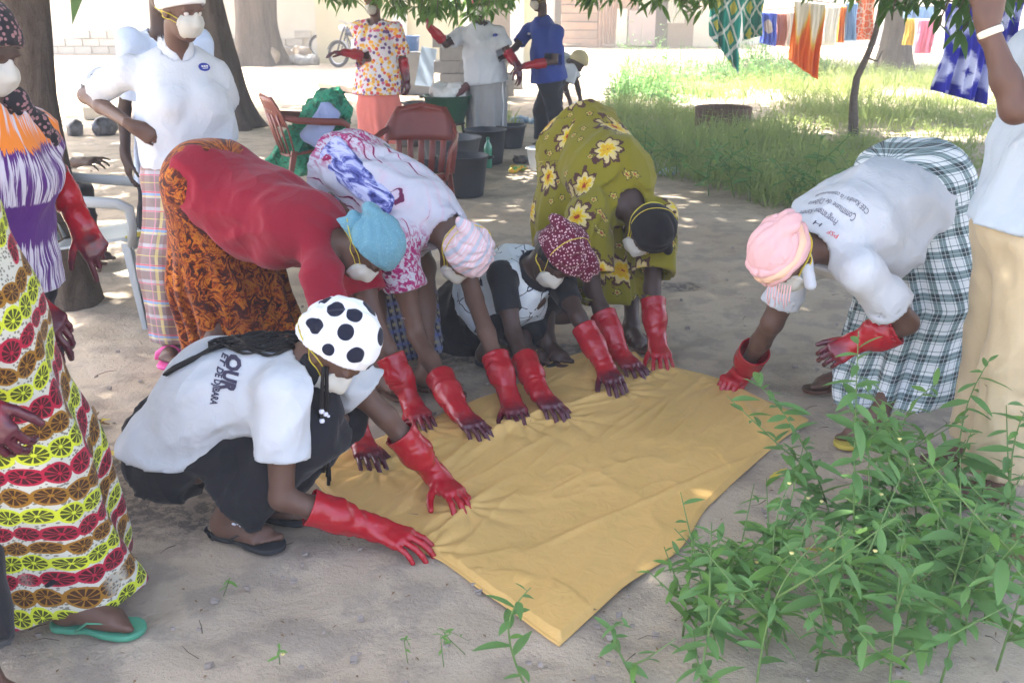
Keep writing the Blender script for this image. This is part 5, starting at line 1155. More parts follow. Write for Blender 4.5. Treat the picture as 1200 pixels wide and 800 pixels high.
def tree(label, pts, rad, ctr, crad, n, leaf, seed, mat='mango', bark='bark', flare=.5, group=None, fh=.7, name='mango_tree'):
    r = empty(name, pts[0], label, 'tree', group); v, f = trunk_mesh(pts, rad, flare, seed=seed, fh=fh); link('trunk', mesh_np('trunk', v, f), M[bark], r)
    limbs(r, pts[-1], ctr, crad, 7, rad[-1] * .6, seed, bark); crown(ctr, crad, n, leaf, seed, r, mat); return r
b0 = gp(92, 352); q1, q2, q3 = at(62, 215, 5.22), at(42, 110, 5.2), at(28, 10, 5.2)
t1 = tree('nearest tree, its slim leaning trunk rising behind the woman in the purple top', [b0 - V3(0, 0, .1), b0 + (q1 - b0) * .5, q1, q2, q3, q3 + V3(-.05, .1, 1.0), q3 + V3(.1, .2, 2.2)], [.13, .115, .105, .10, .115, .13, .12], (-.6, 5.4, 5.3), (5.2, 4.3, 1.5), 19000, .46, 3, flare=.18, fh=.5)
v, f = trunk_mesh([q3 - V3(0, 0, .12), q3 + V3(.10, 0, .25), q3 + V3(.42, .05, .9), q3 + V3(1.0, .1, 2.2)], [.085, .08, .07, .05], 0, seed=8); link('limb', mesh_np('limb', v, f), M['bark'], t1)
b0 = gp(268, 149)
tree('middle tree behind the woman in the white polo, thick dark trunk spreading at the root', [b0 - V3(0, 0, .1), b0 + V3(-.05, 0, .8), b0 + V3(-.18, 0, 1.8), b0 + V3(-.25, 0, 3.4)], [.27, .235, .22, .22], (-.3, 13.6, 5.8), (9.0, 5.6, 1.8), 19000, .62, 5, flare=.75, fh=.75)
b0 = gp(305, 76)
tree('stout far tree on the left with sacks heaped at its foot', [b0 - V3(0, 0, .1), b0 + V3(0, 0, 1), b0 + V3(.03, 0, 2.2), b0 + V3(0, 0, 4)], [.50, .47, .46, .45], b0 + V3(-1, 3, 6.4), (5.5, 4.5, 1.9), 7000, .34, 7, flare=.6, fh=1.0)
b0 = gp(1046, 83)
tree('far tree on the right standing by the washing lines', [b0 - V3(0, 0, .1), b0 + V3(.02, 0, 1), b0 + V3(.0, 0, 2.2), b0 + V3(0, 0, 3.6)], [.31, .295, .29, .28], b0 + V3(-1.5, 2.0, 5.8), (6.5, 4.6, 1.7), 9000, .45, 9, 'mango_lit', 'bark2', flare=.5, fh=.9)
# a tree just outside the frame on the right, whose low branch the man holds
b0 = V3(3.5, 4.6, 0)
t5 = tree('tree just outside the right edge, its low leafy twigs hanging into the top corner', [b0 - V3(0, 0, .1), b0 + V3(.03, 0, 1), b0 + V3(-.05, 0, 2.2), b0 + V3(-.1, 0, 3.2)], [.16, .14, .13, .12], (4.4, 5.4, 5.0), (2.6, 2.6, 1.4), 4000, .36, 13)
# low hanging twigs that show along the top of the picture
def twigs(parent, spots, L, mat, name, seed, per=9, start=None):
    g = np.random.default_rng(seed); b = MB(); pos = []; dr = []; nr = []
    for px, py, Y in spots:
        c = at(px, py, Y); s0 = c + V3(g.normal(0, .15), g.normal(0, .15), g.uniform(.3, .7)); b.tube([s0, (s0 + c) / 2 + V3(.04, 0, .02), c], [.008, .006, .003], 5)
        for i in range(per):
            t = g.random() ** 1.6; p = c * (1 - t) + s0 * t; a = g.uniform(0, 6.28); pos.append(p); dr.append((math.cos(a) * .8, math.sin(a) * .8, g.uniform(-1.3, -.2))); nr.append((math.cos(a) * .5 + g.normal(0, .3), math.sin(a) * .5 + g.normal(0, .3), .8))
    v, f = leaf_cloud(pos, dr, nr, L * g.uniform(.7, 1.2, len(pos)), L * .27, True); o = link(name, mesh_np(name, v, f), M[mat], parent); b.build('twig', M['twig_wood'], parent)
g_ = np.random.default_rng(4)
mid = [o for o in bpy.data.objects if o.get('label', '').startswith('middle tree')][0]
far = [o for o in bpy.data.objects if o.get('label', '').startswith('far tree on the right')][0]
sp = [(g_.uniform(372, 450), g_.uniform(-12, 6), g_.uniform(9, 10.5)) for _ in range(16)] + [(g_.uniform(450, 610), g_.uniform(-14, 14), g_.uniform(9, 10.5)) for _ in range(60)] + [(g_.uniform(470, 560), g_.uniform(6, 22), g_.uniform(9, 10)) for _ in range(16)]
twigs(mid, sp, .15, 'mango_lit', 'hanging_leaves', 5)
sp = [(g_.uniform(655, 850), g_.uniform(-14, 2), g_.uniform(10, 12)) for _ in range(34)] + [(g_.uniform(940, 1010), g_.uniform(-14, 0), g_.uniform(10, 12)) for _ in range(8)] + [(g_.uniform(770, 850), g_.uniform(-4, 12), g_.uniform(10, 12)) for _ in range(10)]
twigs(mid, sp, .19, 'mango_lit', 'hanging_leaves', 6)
sp = [(g_.uniform(1020, 1130), g_.uniform(-16, 12), g_.uniform(4.6, 5.4)) for _ in range(22)] + [(g_.uniform(1120, 1200), g_.uniform(-10, 22), g_.uniform(4.2, 5)) for _ in range(16)] + [(1098, 34, 4.8), (1124, 38, 4.7), (1030, 22, 5), (1045, 24, 5)]
twigs(t5, sp, .125, 'mango', 'hanging_leaves', 7, 6)
# sapling in the grass
b0 = gp(1000, 160); r = empty('sapling', b0, 'thin crooked sapling standing in the grass with no leaves low down', 'sapling'); Y = b0[1]
v, f = trunk_mesh([b0, at(1000, 118, Y), at(1004, 92, Y), at(1018, 62, Y), at(1026, 40, Y), at(1034, 0, Y), at(1040, -60, Y)], [.05, .046, .044, .040, .034, .030, .02], .2, n=10); link('trunk', mesh_np('trunk', v, f), M['bark2'], r)
b = MB(); b.tube([at(1016, 68, Y), at(1028, 72, Y), at(1034, 60, Y + .1)], [.014, .01, .006], 6); b.build('twig', M['bark2'], r); crown(at(1044, -150, Y), (1.1, 1.1, .7), 500, .17, 17, r, 'mango_lit', False)
# trees beyond the walls
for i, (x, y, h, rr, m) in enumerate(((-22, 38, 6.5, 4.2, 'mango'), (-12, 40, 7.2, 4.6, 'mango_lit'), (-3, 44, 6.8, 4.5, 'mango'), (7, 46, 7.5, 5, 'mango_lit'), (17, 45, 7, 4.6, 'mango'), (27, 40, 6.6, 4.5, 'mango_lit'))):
    tree('%s tree beyond the far walls, %s' % (('dark green', 'light green')[i % 2], ('leftmost of the row', 'second of the row from the left', 'behind the cream building', 'behind the patchwork shed', 'behind the washing lines', 'rightmost of the row')[i]), [V3(x, y, 0), V3(x, y, 1.5), V3(x + .2, y, h - 2)], [.3, .26, .2], (x, y, h), (rr, rr, 2.2), 2200, .5, 30 + i, m, group='trees beyond the walls')

# ------------------------------------------------------------------ grass and weeds
def in_poly(p, poly):
    k = np.zeros(len(p), bool); n = len(poly)
    for i in range(n):
        (x1, y1), (x2, y2) = poly[i][:2], poly[(i + 1) % n][:2]; c = ((y1 > p[:, 1]) != (y2 > p[:, 1])) & (p[:, 0] < (x2 - x1) * (p[:, 1] - y1) / (y2 - y1 + 1e-9) + x1); k ^= c
    return k
def grass(label, poly, n, hl, hw, seed, mat='grass', lean=.35, leaflets=0):
    g = np.random.default_rng(seed); poly = [gp(*q) for q in poly]; lo = np.min(poly, 0); hi = np.max(poly, 0); m = n * 7
    y = lo[1] * (hi[1] / lo[1]) ** g.random(m); p = np.stack([g.uniform(lo[0], hi[0], m), y, y * 0], 1); p = p[in_poly(p, poly) & (vnoise(p * .9, seed) + g.normal(0, .35, m) > -.25)][:n]; n = len(p)
    h = hl * g.uniform(.35, 1.2, n) * np.clip(.75 + .9 * vnoise(p * 1.1, seed + 1) + .5 * vnoise(p * 3.1, seed + 2), .2, 2); d = np.stack([g.normal(0, lean, n), g.normal(0, lean, n), np.ones(n)], 1); wd = hw * g.uniform(.6, 1.3, n)
    v, f = leaf_cloud(p - V3(0, 0, .01), d, np.stack([g.normal(0, 1, n), g.normal(0, 1, n), np.zeros(n) + .01], 1), h, wd)
    if leaflets:
        k = g.integers(0, n, leaflets); t = g.random(leaflets); dd = d / np.linalg.norm(d, axis=1)[:, None]; q = p[k] + dd[k] * (h[k] * t)[:, None]; a = g.uniform(0, 6.28, leaflets)
        v2, f2 = leaf_cloud(q, np.stack([np.cos(a), np.sin(a), g.uniform(-.2, .5, leaflets)], 1), np.stack([g.normal(0, .3, leaflets), g.normal(0, .3, leaflets), np.ones(leaflets)], 1), hl * .20 * g.uniform(.5, 1.4, leaflets), hl * .085)
        f = np.concatenate([f, f2 + len(v)]); v = np.concatenate([v, v2])
    return tag(link('grass', mesh_np('grass', v, f), M[mat]), label, 'grass', None, 'stuff')
grass('patch of feathery green grass and weeds behind the bending women', [(735, 205), (706, 165), (712, 120), (760, 96), (900, 84), (1100, 82), (1190, 90), (1230, 250), (1130, 262), (1010, 252), (900, 246), (850, 228), (800, 214)], 24000, .30, .014, 51, leaflets=24000)
grass('sparse tall weeds at the far end of the grass', [(708, 130), (730, 84), (860, 76), (980, 84), (930, 110), (760, 125)], 1500, .55, .02, 52, 'weed', leaflets=5000)
grass('small tufts of grass among the basins', [(530, 158), (545, 142), (600, 140), (612, 150), (604, 172), (560, 165)], 500, .20, .014, 53, leaflets=900)
grass('small tufts of grass beside the far bucket', [(655, 150), (672, 140), (700, 138), (712, 150), (690, 160)], 400, .25, .014, 54, leaflets=700)
def one_leaf(name, L, Wd, bend=.2, wav=0.0, n=7):
    b = MB(); rows = []
    for i in range(n):
        t = i / (n - 1); w = Wd * .5 * math.sin(math.pi * min(1, t * .92 + .06)) ** .8 * (1 - .25 * t); c = V3(0, L * t, -L * bend * t * t); rows.append([c + V3(-w, 0, w * .28 + wav * math.sin(t * 19)), c, c + V3(w, 0, w * .28 + wav * math.sin(t * 17 + 1))])
    b.grid(rows); return b.mesh(name)
LEAFM = {}
for mt in ('weed', 'weed_pale'):
    LEAFM[mt] = [one_leaf('leaf', L, L * w, bd, .0012) for L, w, bd in ((.098, .34, .15), (.080, .38, .25), (.115, .30, .3), (.068, .44, .1))]
    for me in LEAFM[mt]: me.materials.append(M[mt])
FLOWER = MB(); FLOWER.lathe([(.001, -.004), (.004, -.001), (.006, .002), (.003, .003), (.001, .003)], (0, 0, 0), 7); FLOWERM = FLOWER.mesh('flower'); FLOWERM.materials.append(plain('pale_yellow_petal', (.72, .62, .25), .6))
def weed(base, tip, nl, label, mat='weed', side=0, ls=1.0, group='weeds in the right foreground', seed=0, r=.0035):
    g = random.Random(seed * 31 + 7); base, tip = A_(base), A_(tip); rt = empty('weed_plant', base, label, 'plant', group); bow = V3(g.uniform(-.06, .06), g.uniform(-.05, .05), 0); pts = [base * (1 - t) + tip * t + bow * math.sin(math.pi * t) + V3(0, 0, .06 * math.sin(math.pi * t)) for t in np.linspace(0, 1, 9)]
    stems = [(pts, nl)]
    for k in range(side):
        i = g.randint(1, 4); a = g.uniform(0, 6.28); L = g.uniform(.12, .30) * ls; e = pts[i] + V3(math.cos(a) * L, math.sin(a) * L * .8, L * g.uniform(.5, 1.1)); stems.append(([pts[i], pts[i] * .6 + e * .4 + V3(0, 0, -.01), e], int(nl * .45)))
    b = MB()
    for pp, n in stems: b.tube(pp, np.linspace(r, r * .35, len(pp)), 5)
    b.build('stem', M['stem'], rt)
    W0 = wm(rt).inverted()
    for pp, n in stems:
        cum = np.linspace(0, 1, len(pp)); a = g.uniform(0, 6.28)
        for j in range(n):
            t = .12 + .86 * (j + .5) / n; p = V3(*[np.interp(t, cum, [q[i] for q in pp]) for i in range(3)]); a += 2.4 + g.uniform(-.4, .4); el_ = g.uniform(-.35, .55) + (.5 if t > .9 else 0)
            d = Vector((math.cos(a) * math.cos(el_), math.sin(a) * math.cos(el_), math.sin(el_))); rot = d.to_track_quat('Y', 'Z').to_matrix().to_4x4() @ Matrix.Rotation(g.uniform(-.5, .5), 4, 'Y')
            o = bpy.data.objects.new('leaf', g.choice(LEAFM[mat] if g.random() > .06 else LEAFM['weed_pale'])); COL.objects.link(o); o.parent = rt; s = ls * g.uniform(.65, 1.25) * (1.1 - .45 * t); o.matrix_basis = W0 @ Matrix.Translation(Vector(p)) @ rot @ Matrix.Scale(s, 4)
        if g.random() < .07:
            o = bpy.data.objects.new('flower', FLOWERM); COL.objects.link(o); o.parent = rt; o.matrix_basis = W0 @ Matrix.Translation(Vector(pp[-1]))
    return rt
def tipat(px, py, base, dy=0): return at(px, py, base[1] + dy)
WEEDS = [  # base pixel, tip pixel, depth step to the tip, leaves, label, side shoots, leaf scale
    ((1000, 690), (1006, 388), .05, 36, 'tallest weed, its tip rising in front of the checked wrapper', 3, 1.0, 'weed'),
    ((985, 650), (884, 444), .02, 38, 'weed leaning left over the corner of the yellow cloth', 3, .95, 'weed'),
    ((1075, 640), (1012, 452), .0, 22, 'upright weed in front of the bending woman\'s sandal', 3, .9, 'weed'),
    ((1120, 600), (1162, 418), .0, 18, 'weed with rounded leaves in front of the khaki trousers', 3, 1.15, 'weed'),
    ((1185, 640), (1208, 470), .0, 18, 'weed at the right edge by the man\'s feet', 3, 1.1, 'weed'),
    ((1060, 600), (1100, 448), .0, 18, 'pale sunlit weed between the sandal and the khaki trousers', 4, .9, 'weed_pale'),
    ((1045, 570), (1040, 500), .0, 14, 'short pale weed in the sun beside the man\'s shoe', 4, .8, 'weed_pale'),
    ((622, 818), (622, 688), .0, 12, 'lone weed at the bottom edge in front of the yellow cloth', 0, .85, 'weed'),
    ((745, 800), (740, 735), .0, 10, 'low weed at the bottom left of the weed bed', 1, .65, 'weed'),
    ((800, 745), (812, 632), .0, 20, 'fine bushy weed beside the long edge of the yellow cloth', 5, .6, 'weed_pale'),
    ((850, 745), (868, 640), .0, 20, 'fine bushy weed second from the long edge of the cloth', 5, .6, 'weed_pale')]
for i, (bp, tp, dy, nl, lb, sd, ls, mt) in enumerate(WEEDS): b0 = gp(*bp); weed(b0, tipat(*tp, b0, dy), nl, lb, mt, sd, ls, seed=i)
for i in range(13):
    px = 762 + i * 31 + g_.uniform(-9, 9); py = 212 + min(44, max(0, (px - 790) * .34)) + g_.uniform(-12, 4); b0 = gp(px, py)
    weed(b0, b0 + V3(g_.uniform(-.15, .15), g_.uniform(-.1, .1), g_.uniform(.28, .62)), 16, 'leafy weed at the near edge of the grass, %s from the left' % ('first second third fourth fifth sixth seventh eighth ninth tenth eleventh twelfth thirteenth'.split()[i]), 'weed', 3, 1.35, 'weeds along the near edge of the grass', 300 + i, .005)
def weedlabel(px, py, i, b0):
    ro = 'front row' if py > 770 else ('middle rows' if py > 700 else 'back row'); co = 'left end' if px < 900 else ('left half' if px < 990 else ('right half' if px < 1100 else 'right end'))
    return 'leafy weed in the bed\'s %s, %s' % (ro, co)
g = random.Random(12)
for i in range(40):
    px = g.uniform(800, 1230); lo = 640 + max(0, (960 - px)) * .55; py = g.uniform(lo, 850); b0 = gp(px, py); h = g.uniform(.14, .30) + .12 * (py > 740); a = g.uniform(-.14, .14)
    weed(b0, b0 + V3(a, g.uniform(-.10, .10), h), g.randint(11, 18), ('tall ' if h > .3 else 'short ' if h < .2 else '') + weedlabel(px, py, i, b0) + (', leaning left' if a < -.05 else ', leaning right' if a > .05 else ', upright'), 'weed' if g.random() < .85 else 'weed_pale', g.randint(2, 3), g.uniform(.65, 1.20), seed=100 + i)
for i, (px, py) in enumerate(((328, 772), (478, 770), (520, 775), (262, 692), (545, 760))):
    b0 = gp(px, py + 6); weed(b0, b0 + V3(.01, 0, .03 + .01 * (i % 3)), 5, ('tiny seedling on the bare sand, leftmost but one along the bottom', 'tiny seedling on the sand, second of three left of the lone weed', 'tiny seedling on the sand, nearest the lone bottom-edge weed but one', 'tiny seedling alone on the sand in front of the squatting woman', 'tiny seedling on the sand just left of the lone bottom-edge weed')[i], 'weed_pale', 0, .32, 'tiny seedlings in the sand', 200 + i, .0015)
b = MB(); b.tube([at(938, 505, 2.62), at(960, 478, 2.6), at(985, 462, 2.62)], .002, 4)

# ------------------------------------------------------------------ fallen leaves, scraps, stones
def fallen(label, px, py, L, Wd, mat, rot, cat='leaf', group=None, curl=.3, z=.012, pos=None):
    me = one_leaf('fallen_leaf', L, Wd, -curl * .3, .003, 9); me.materials.append(M[mat]); o = bpy.data.objects.new('fallen_leaf', me); COL.objects.link(o); o.location = Vector(gp(px, py, z) if pos is None else pos); o.rotation_euler = (.05, .2, rot); return tag(o, label, cat, group)
fallen('long yellow leaf lying by the weeds under the cloth corner', 985, 645, .13, .038, 'yellow_leaf', 1.75); fallen('curled yellow-green leaf on the sand right of the cloth', 902, 560, .09, .022, 'yellow_leaf', -.9)
fallen('yellow leaf on the dark sand behind the squatting woman', 98, 497, .10, .03, 'yellow_leaf', -1.3); fallen('yellow leaf by the hem of the fruit print dress', 108, 534, .13, .035, 'yellow_leaf', -1.5)
fallen('yellow leaf on the ground between the trees', 305, 101, .28, .09, 'yellow_leaf', -1.4)
for i, (px, py, rot) in enumerate(((1168, 640, .8), (1192, 662, -.4), (1200, 628, 2.0), (1150, 655, 1.5))):
    fallen(('large curled brown leaf under the man at the right edge', 'brown leaf, lowest of the dry leaves at the right edge', 'brown leaf touching the right edge of the photo', 'small brown leaf left of the dry leaves at the right edge')[i], px, py, .14, .075, 'dry', rot, 'leaf', 'dry leaves at the right edge', .9)
for i, (px, py, rot) in enumerate(((105, 500, .3), (128, 498, 1.4), (82, 505, -.6))): fallen(('dry brown leaf on the dark sand', 'dry brown leaf beside the yellow leaf on the dark sand', 'dry brown leaf nearest the fruit print dress')[i], px, py, .13, .05, 'dry', rot, 'leaf', 'dry leaves on the dark sand', .8)
g = np.random.default_rng(77); n = 800; y = 2 * (20 / 2) ** g.random(n); p = np.stack([g.uniform(-1, 1, n) * y * .62, y, y * 0 + .006], 1); a = g.uniform(0, 6.28, n)
v, f = leaf_cloud(p, np.stack([np.cos(a), np.sin(a), g.normal(0, .15, n)], 1), np.stack([g.normal(0, .3, n), g.normal(0, .3, n), np.ones(n)], 1), g.uniform(.006, .026, n), g.uniform(.003, .009, n)); tag(link('leaf_litter', mesh_np('leaf_litter', v, f), M['dry']), 'scattered bits of dry leaf on the sand', 'litter', None, 'stuff')
g = np.random.default_rng(78); b = MB()
for i in range(420):
    y = 2 * (12 / 2) ** g.random(); x = g.uniform(-1, 1) * y * .6; s = g.uniform(.003, .010); b.box((x, y, s * .3), (s * 2, s * 1.5, s * 1.2), jit=s * .25)
tw = MB()
for i in range(90):
    y = 2.1 * (9 / 2.1) ** g.random(); x = g.uniform(-1, 1) * y * .58; a = g.uniform(0, 6.28); L = g.uniform(.02, .09); q = V3(x, y, .006); e = V3(math.cos(a) * L, math.sin(a) * L, .003); tw.tube([q, q + e * .5 + V3(g.normal(0, .006), g.normal(0, .006), .003), q + e], [.0016, .0014, .0008], 4)
tag(tw.build('twig_litter', M['twig_wood']), 'thin broken twigs lying on the sand', 'litter', None, 'stuff')
tag(b.build('pebbles', plain('pebble', (.28, .24, .21), .9)), 'small pebbles strewn over the sand', 'pebbles', None, 'stuff')
# ------------------------------------------------------------------ plastic chairs
M['grey_plastic'] = plain('grey_plastic', (.36, .39, .40), .35, .1, 8, .5); M['red_plastic'] = plain('brick_red_plastic', (.17, .032, .022), .4, .12, 8, .5)
def chair(label, loc, rz, mat, style, group=None):
    r = empty('plastic_chair', (0, 0, 0), label, 'chair', group); m = M[mat]; b = MB()
    rows = []
    for i in range(9):
        t = i / 8; y = .24 - .46 * t; z = .44 - .035 * t + .014 * math.cos(t * 3.1) - (.02 if i == 0 else 0); rows.append([V3(x * (1 - .10 * t), y, z - .018 * math.cos(x / .24 * 1.5)) for x in np.linspace(-.24, .24, 9)])
    b.grid(rows); o = b.build('seat', m, r); md = o.modifiers.new('t', 'SOLIDIFY'); md.thickness = .012
    b = MB(); b.tube([V3(-.23, .235, .42), V3(0, .25, .418), V3(.23, .235, .42)], .02, 8, flat=(0, 1, 0)); b.build('seat_edge', m, r)
    for sx in (-1, 1):
        for fy, foot in ((.22, (.285, .275)), (-.20, (.255, -.30))):
            b = MB(); top = V3(sx * .225, fy, .43); bt = V3(sx * foot[0], foot[1], 0); w = .030
            for k in range(2):                                      # angle section leg
                q = V3(w, 0, 0) if k == 0 else V3(0, w, 0); tk = V3(0, .006, 0) if k == 0 else V3(.006, 0, 0); s_ = V3(-sx, -np.sign(fy), 1)
                A = [top, top + q * 1.5 * s_, bt + q * s_ * .8, bt]; vs = [a for a in A] + [a + tk * s_ for a in A]; b._add(vs, [(0, 1, 2, 3), (7, 6, 5, 4), (0, 4, 5, 1), (1, 5, 6, 2), (2, 6, 7, 3), (3, 7, 4, 0)])
            b.build('leg', m, r)
        b = MB(); b.tube([V3(sx * .235, -.26, .70), V3(sx * .275, -.16, .675), V3(sx * .29, .05, .655), V3(sx * .285, .20, .645), V3(sx * .275, .255, .615), V3(sx * .262, .255, .53), V3(sx * .245, .235, .42)], [.022, .026, .028, .028, .026, .022, .022], 8, flat=(1, 0, 0)); b.build('armrest', m, r)
    # back
    def bk(x, z): return V3(x, -.22 - .13 * (z - .4) / .45 + .05 * (x / .25) ** 2, z)
    b = MB(); top = .86 if style == 'arch' else .82
    arch = [bk(-.225, .40), bk(-.25, .6), bk(-.235, .72), bk(-.17, top - .03), bk(0, top), bk(.17, top - .03), bk(.235, .72), bk(.25, .6), bk(.225, .40)]; b.tube(arch, .020, 8, flat=(0, 1, 0)); b.build('back_frame', m, r)
    b = MB(); rows = [[bk(x * (1 - .30 * max(0, (z - .70) / .16) ** 1.5), z) for x in np.linspace(-.235, .235, 9)] for z in np.linspace(.62, top - .012, 6)]; b.grid(rows); o = b.build('back_panel', m, r); md = o.modifiers.new('t', 'SOLIDIFY'); md.thickness = .01
    if style == 'arch':
        b = MB()
        for k in range(7): c = bk(-.12 + .04 * k, .735 + .012 * math.cos((k - 3) * .5)); b.lathe([(.0, .0), (.0065, .0), (.0065, .001)], c + V3(0, -.0075, 0), 8, ax=[V3(1, 0, 0), V3(0, 0, 1), V3(0, -1, 0)])
        b.build('back_holes', plain('pale_hole_disc', (.55, .50, .45), .9), r)  # pale discs stand in for the holes through the back
    for k in range(5):
        x = -.16 + .08 * k; b = MB(); b.tube([bk(x * .9, .40), bk(x, .56), bk(x, .71)], .022, 8, flat=(0, 1, 0)); b.build('back_slat', m, r)
    r.location = Vector(loc); r.rotation_euler = (0, 0, rz); return r
p0 = gp(173, 386) - V3(.285, -.275, 0); chair('grey plastic armchair standing on the sand behind the left group', p0, R(-88), 'grey_plastic', 'slat')
fallen('dry yellow-brown leaf lying on the arm of the grey plastic chair', 0, 0, .13, .075, 'yellow_leaf', -1.2, pos=p0 + V3(.20, -.20, .455))
cA = gp(492, 268); chair('brick-red plastic chair behind the woman in the tie-dyed dress', V3(cA[0], 7.0, 0), R(176), 'red_plastic', 'arch', 'brick-red plastic chairs'); cB = gp(372, 226); cBp = V3(cB[0], 8.3, 0)
chair('brick-red plastic chair heaped with a bundle of green cloth', cBp, R(-62), 'red_plastic', 'arch', 'brick-red plastic chairs')
def m_green_print():
    t, b = fabric('green_print_cloth', (.02, .16, .09)); o = t.obj(); return t.done(t.ramp(t.noise(o, 16, 4, .6, 1), [(.35, (.02, .05, .03)), (.48, (.02, .20, .11)), (.58, (.03, .28, .16)), (.66, (.10, .12, .07))]))
M['green_print'] = m_green_print(); M['blue_print'] = fab('pale_blue_print', (.30, .36, .58), var=.4)
bd = empty('cloth_bundle', cBp + V3(0, 0, .45), 'heap of green printed cloth draped over the back of a red chair', 'cloth'); Tm = Sdf(); Yb = 8.35
for px, py, rr in ((386, 118, .11), (372, 130, .10), (400, 130, .09), (392, 142, .11), (366, 152, .12), (350, 162, .12), (372, 168, .14), (340, 178, .13), (356, 186, .15), (326, 188, .08)): Tm.add(el(at(px, py, Yb + .05 * math.sin(px)), (rr, rr * .9, rr * .85)), .07)
Tm.cut(crease(.028, (.5, 0, .8), 9, 3, .5)); Tm.cut(crease(.012, (.8, 0, -.4), 20, 5, .5)); solid('cloth', Tm, .014, M['green_print'], bd)
Tm = Sdf(); Tm.add(et(at(388, 128, Yb - .15), at(366, 165, Yb - .20), (1, 0, .2), (.09, .03), (.11, .04))); Tm.cut(crease(.012, (0, 0, 1), 14, 5)); solid('folded_cloth', Tm, .012, M['blue_print'], bd)

# ------------------------------------------------------------------ basins and buckets
M['black_tub'] = plain('black_rubber_tub', (.020, .022, .026), .5, .3, 6, .4); M['grey_tub'] = plain('dark_grey_tub', (.06, .065, .07), .5, .3, 6, .4); M['green_tub'] = plain('green_enamel_tub', (.008, .07, .028), .35, .3, 6, .5); M['white_tub'] = plain('white_enamel', (.62, .64, .64), .35, .1, 6, .5); M['soot'] = plain('sooty_iron', (.02, .018, .017), .8)
M['blue_bucket'] = plain('blue_plastic', (.07, .16, .38), .4, .1, 6, .5); M['suds'] = plain('white_suds', (.75, .74, .72), .9, .1, 20, bump=.6, bsc=30, bdist=.02); M['dark_water'] = plain('dark_dye_water', (.03, .03, .035), .1, .1, 5, .5)
def tub(name, label, c, rt, rb, h, mat, n=32, rim=.012, group=None, fill=None, fillz=.75, handles=False, cat='basin'):
    r = empty(name, c, label, cat, group); b = MB(); b.lathe([(.002, .0), (rb, .0), (rb * 1.01, .01), ((rt + rb) / 2 * 1.01, h * .5), (rt, h - .01), (rt + rim, h - .006), (rt + rim, h + .004), (rt, h + .006), (rt - .006, h - .004), ((rt + rb) / 2 - .008, h * .5), (rb - .008, .012), (.002, .01)], c, n); b.build('body', M[mat], r)
    if fill: b = MB(); q = rb + (rt - rb) * fillz - .006; b.lathe([(.001, h * fillz), (q, h * fillz)], c, n); b.build('contents', M[fill], r)
    if handles:
        for s in (-1, 1): b = MB(); b.tube([A_(c) + V3(s * (rt + .005), -.05, h - .02), A_(c) + V3(s * (rt + .045), -.03, h - .015), A_(c) + V3(s * (rt + .045), .03, h - .015), A_(c) + V3(s * (rt + .005), .05, h - .02)], .008, 6); b.build('handle', M[mat], r)
    return r
c = gp(543, 228); tub('wash_tub', 'black rubber tub standing nearest on the sand', c, .21, .17, .33, 'black_tub', group='dark tubs by the fire', fill='dark_water', handles=True)
c = gp(526, 205); c = V3(at(529, 165, 9.4)[0], 9.4, 0); tub('wash_tub', 'dark grey tub behind the nearest black tub', c, .27, .20, .36, 'grey_tub', group='dark tubs by the fire', fill='dark_water')
c = V3(at(569, 180, 10.2)[0], 10.2, 0); tub('wash_tub', 'tall black tub to the right of the dark grey tub', c, .205, .17, .33, 'black_tub', group='dark tubs by the fire', fill='dark_water')
c = V3(at(508, 168, 8.9)[0] - .02, 9.6, 0.0); tub('basin', 'small blue-grey basin half hidden behind the red chair back', c, .16, .11, .30, 'grey_tub', group=None)
c = V3(at(508, 165, 8.6)[0], 8.75, 0); tub('wash_tub', 'low black tub behind the red chair, left of the nearest black tub', c, .21, .17, .22, 'black_tub', group='dark tubs by the fire', fill='dark_water')
c = V3(at(598, 150, 11.0)[0], 11.3, 0); tub('wash_tub', 'small black tub beside the grey wrapper of the far worker', c, .17, .13, .24, 'black_tub', group='dark tubs by the fire', fill='dark_water')
fire = V3(at(525, 140, 11.3)[0], 11.3, 0); r = empty('cooking_stand', fire, 'sooty iron stand of three legs carrying the green tub over the fire', 'stand'); ztop = at(525, 143, 11.3)[2]
for k in range(3): a = k * 2.094 + .5; b = MB(); b.tube([fire + V3(math.cos(a) * .22, math.sin(a) * .22, 0), fire + V3(math.cos(a) * .17, math.sin(a) * .17, ztop)], .018, 6); b.build('leg', M['soot'], r)
b = MB(); b.tube([fire + V3(math.cos(t) * .18, math.sin(t) * .18, ztop - .012) for t in np.linspace(0, 6.2832, 20)], .012, 6); b.build('ring', M['soot'], r)
zt = at(525, 112, 11.3)[2]; tub('green_tub', 'big dark green tub steaming on the iron stand', fire + V3(0, 0, ztop), .262, .175, zt - ztop, 'green_tub', handles=True)
Tm = Sdf(); 
for i in range(9): a = i * 2.4; Tm.add(el(fire + V3(math.cos(a) * .10, math.sin(a) * .10, zt + .02 + .05 * math.sin(i * 1.7)), (.10, .10, .07)), .04)
Tm.cut(lambda P, d: d - .02 * vnoise(P * 16, 2)); o = solid('wet_cloth', Tm, .014, M['suds']); tag(o, 'pale wet cloth heaped in the green tub', 'cloth')
Tm = Sdf(); Tm.add(rc(fire + V3(.10, -.1, zt + .03), fire + V3(.20, -.05, zt + .09), .05, .05)); Tm.cut(lambda P, d: d - .015 * vnoise(P * 20, 2)); o = solid('wet_cloth', Tm, .014, plain('maroon_cloth', (.12, .05, .05))); tag(o, 'dark maroon wet cloth on the right of the green tub', 'cloth')
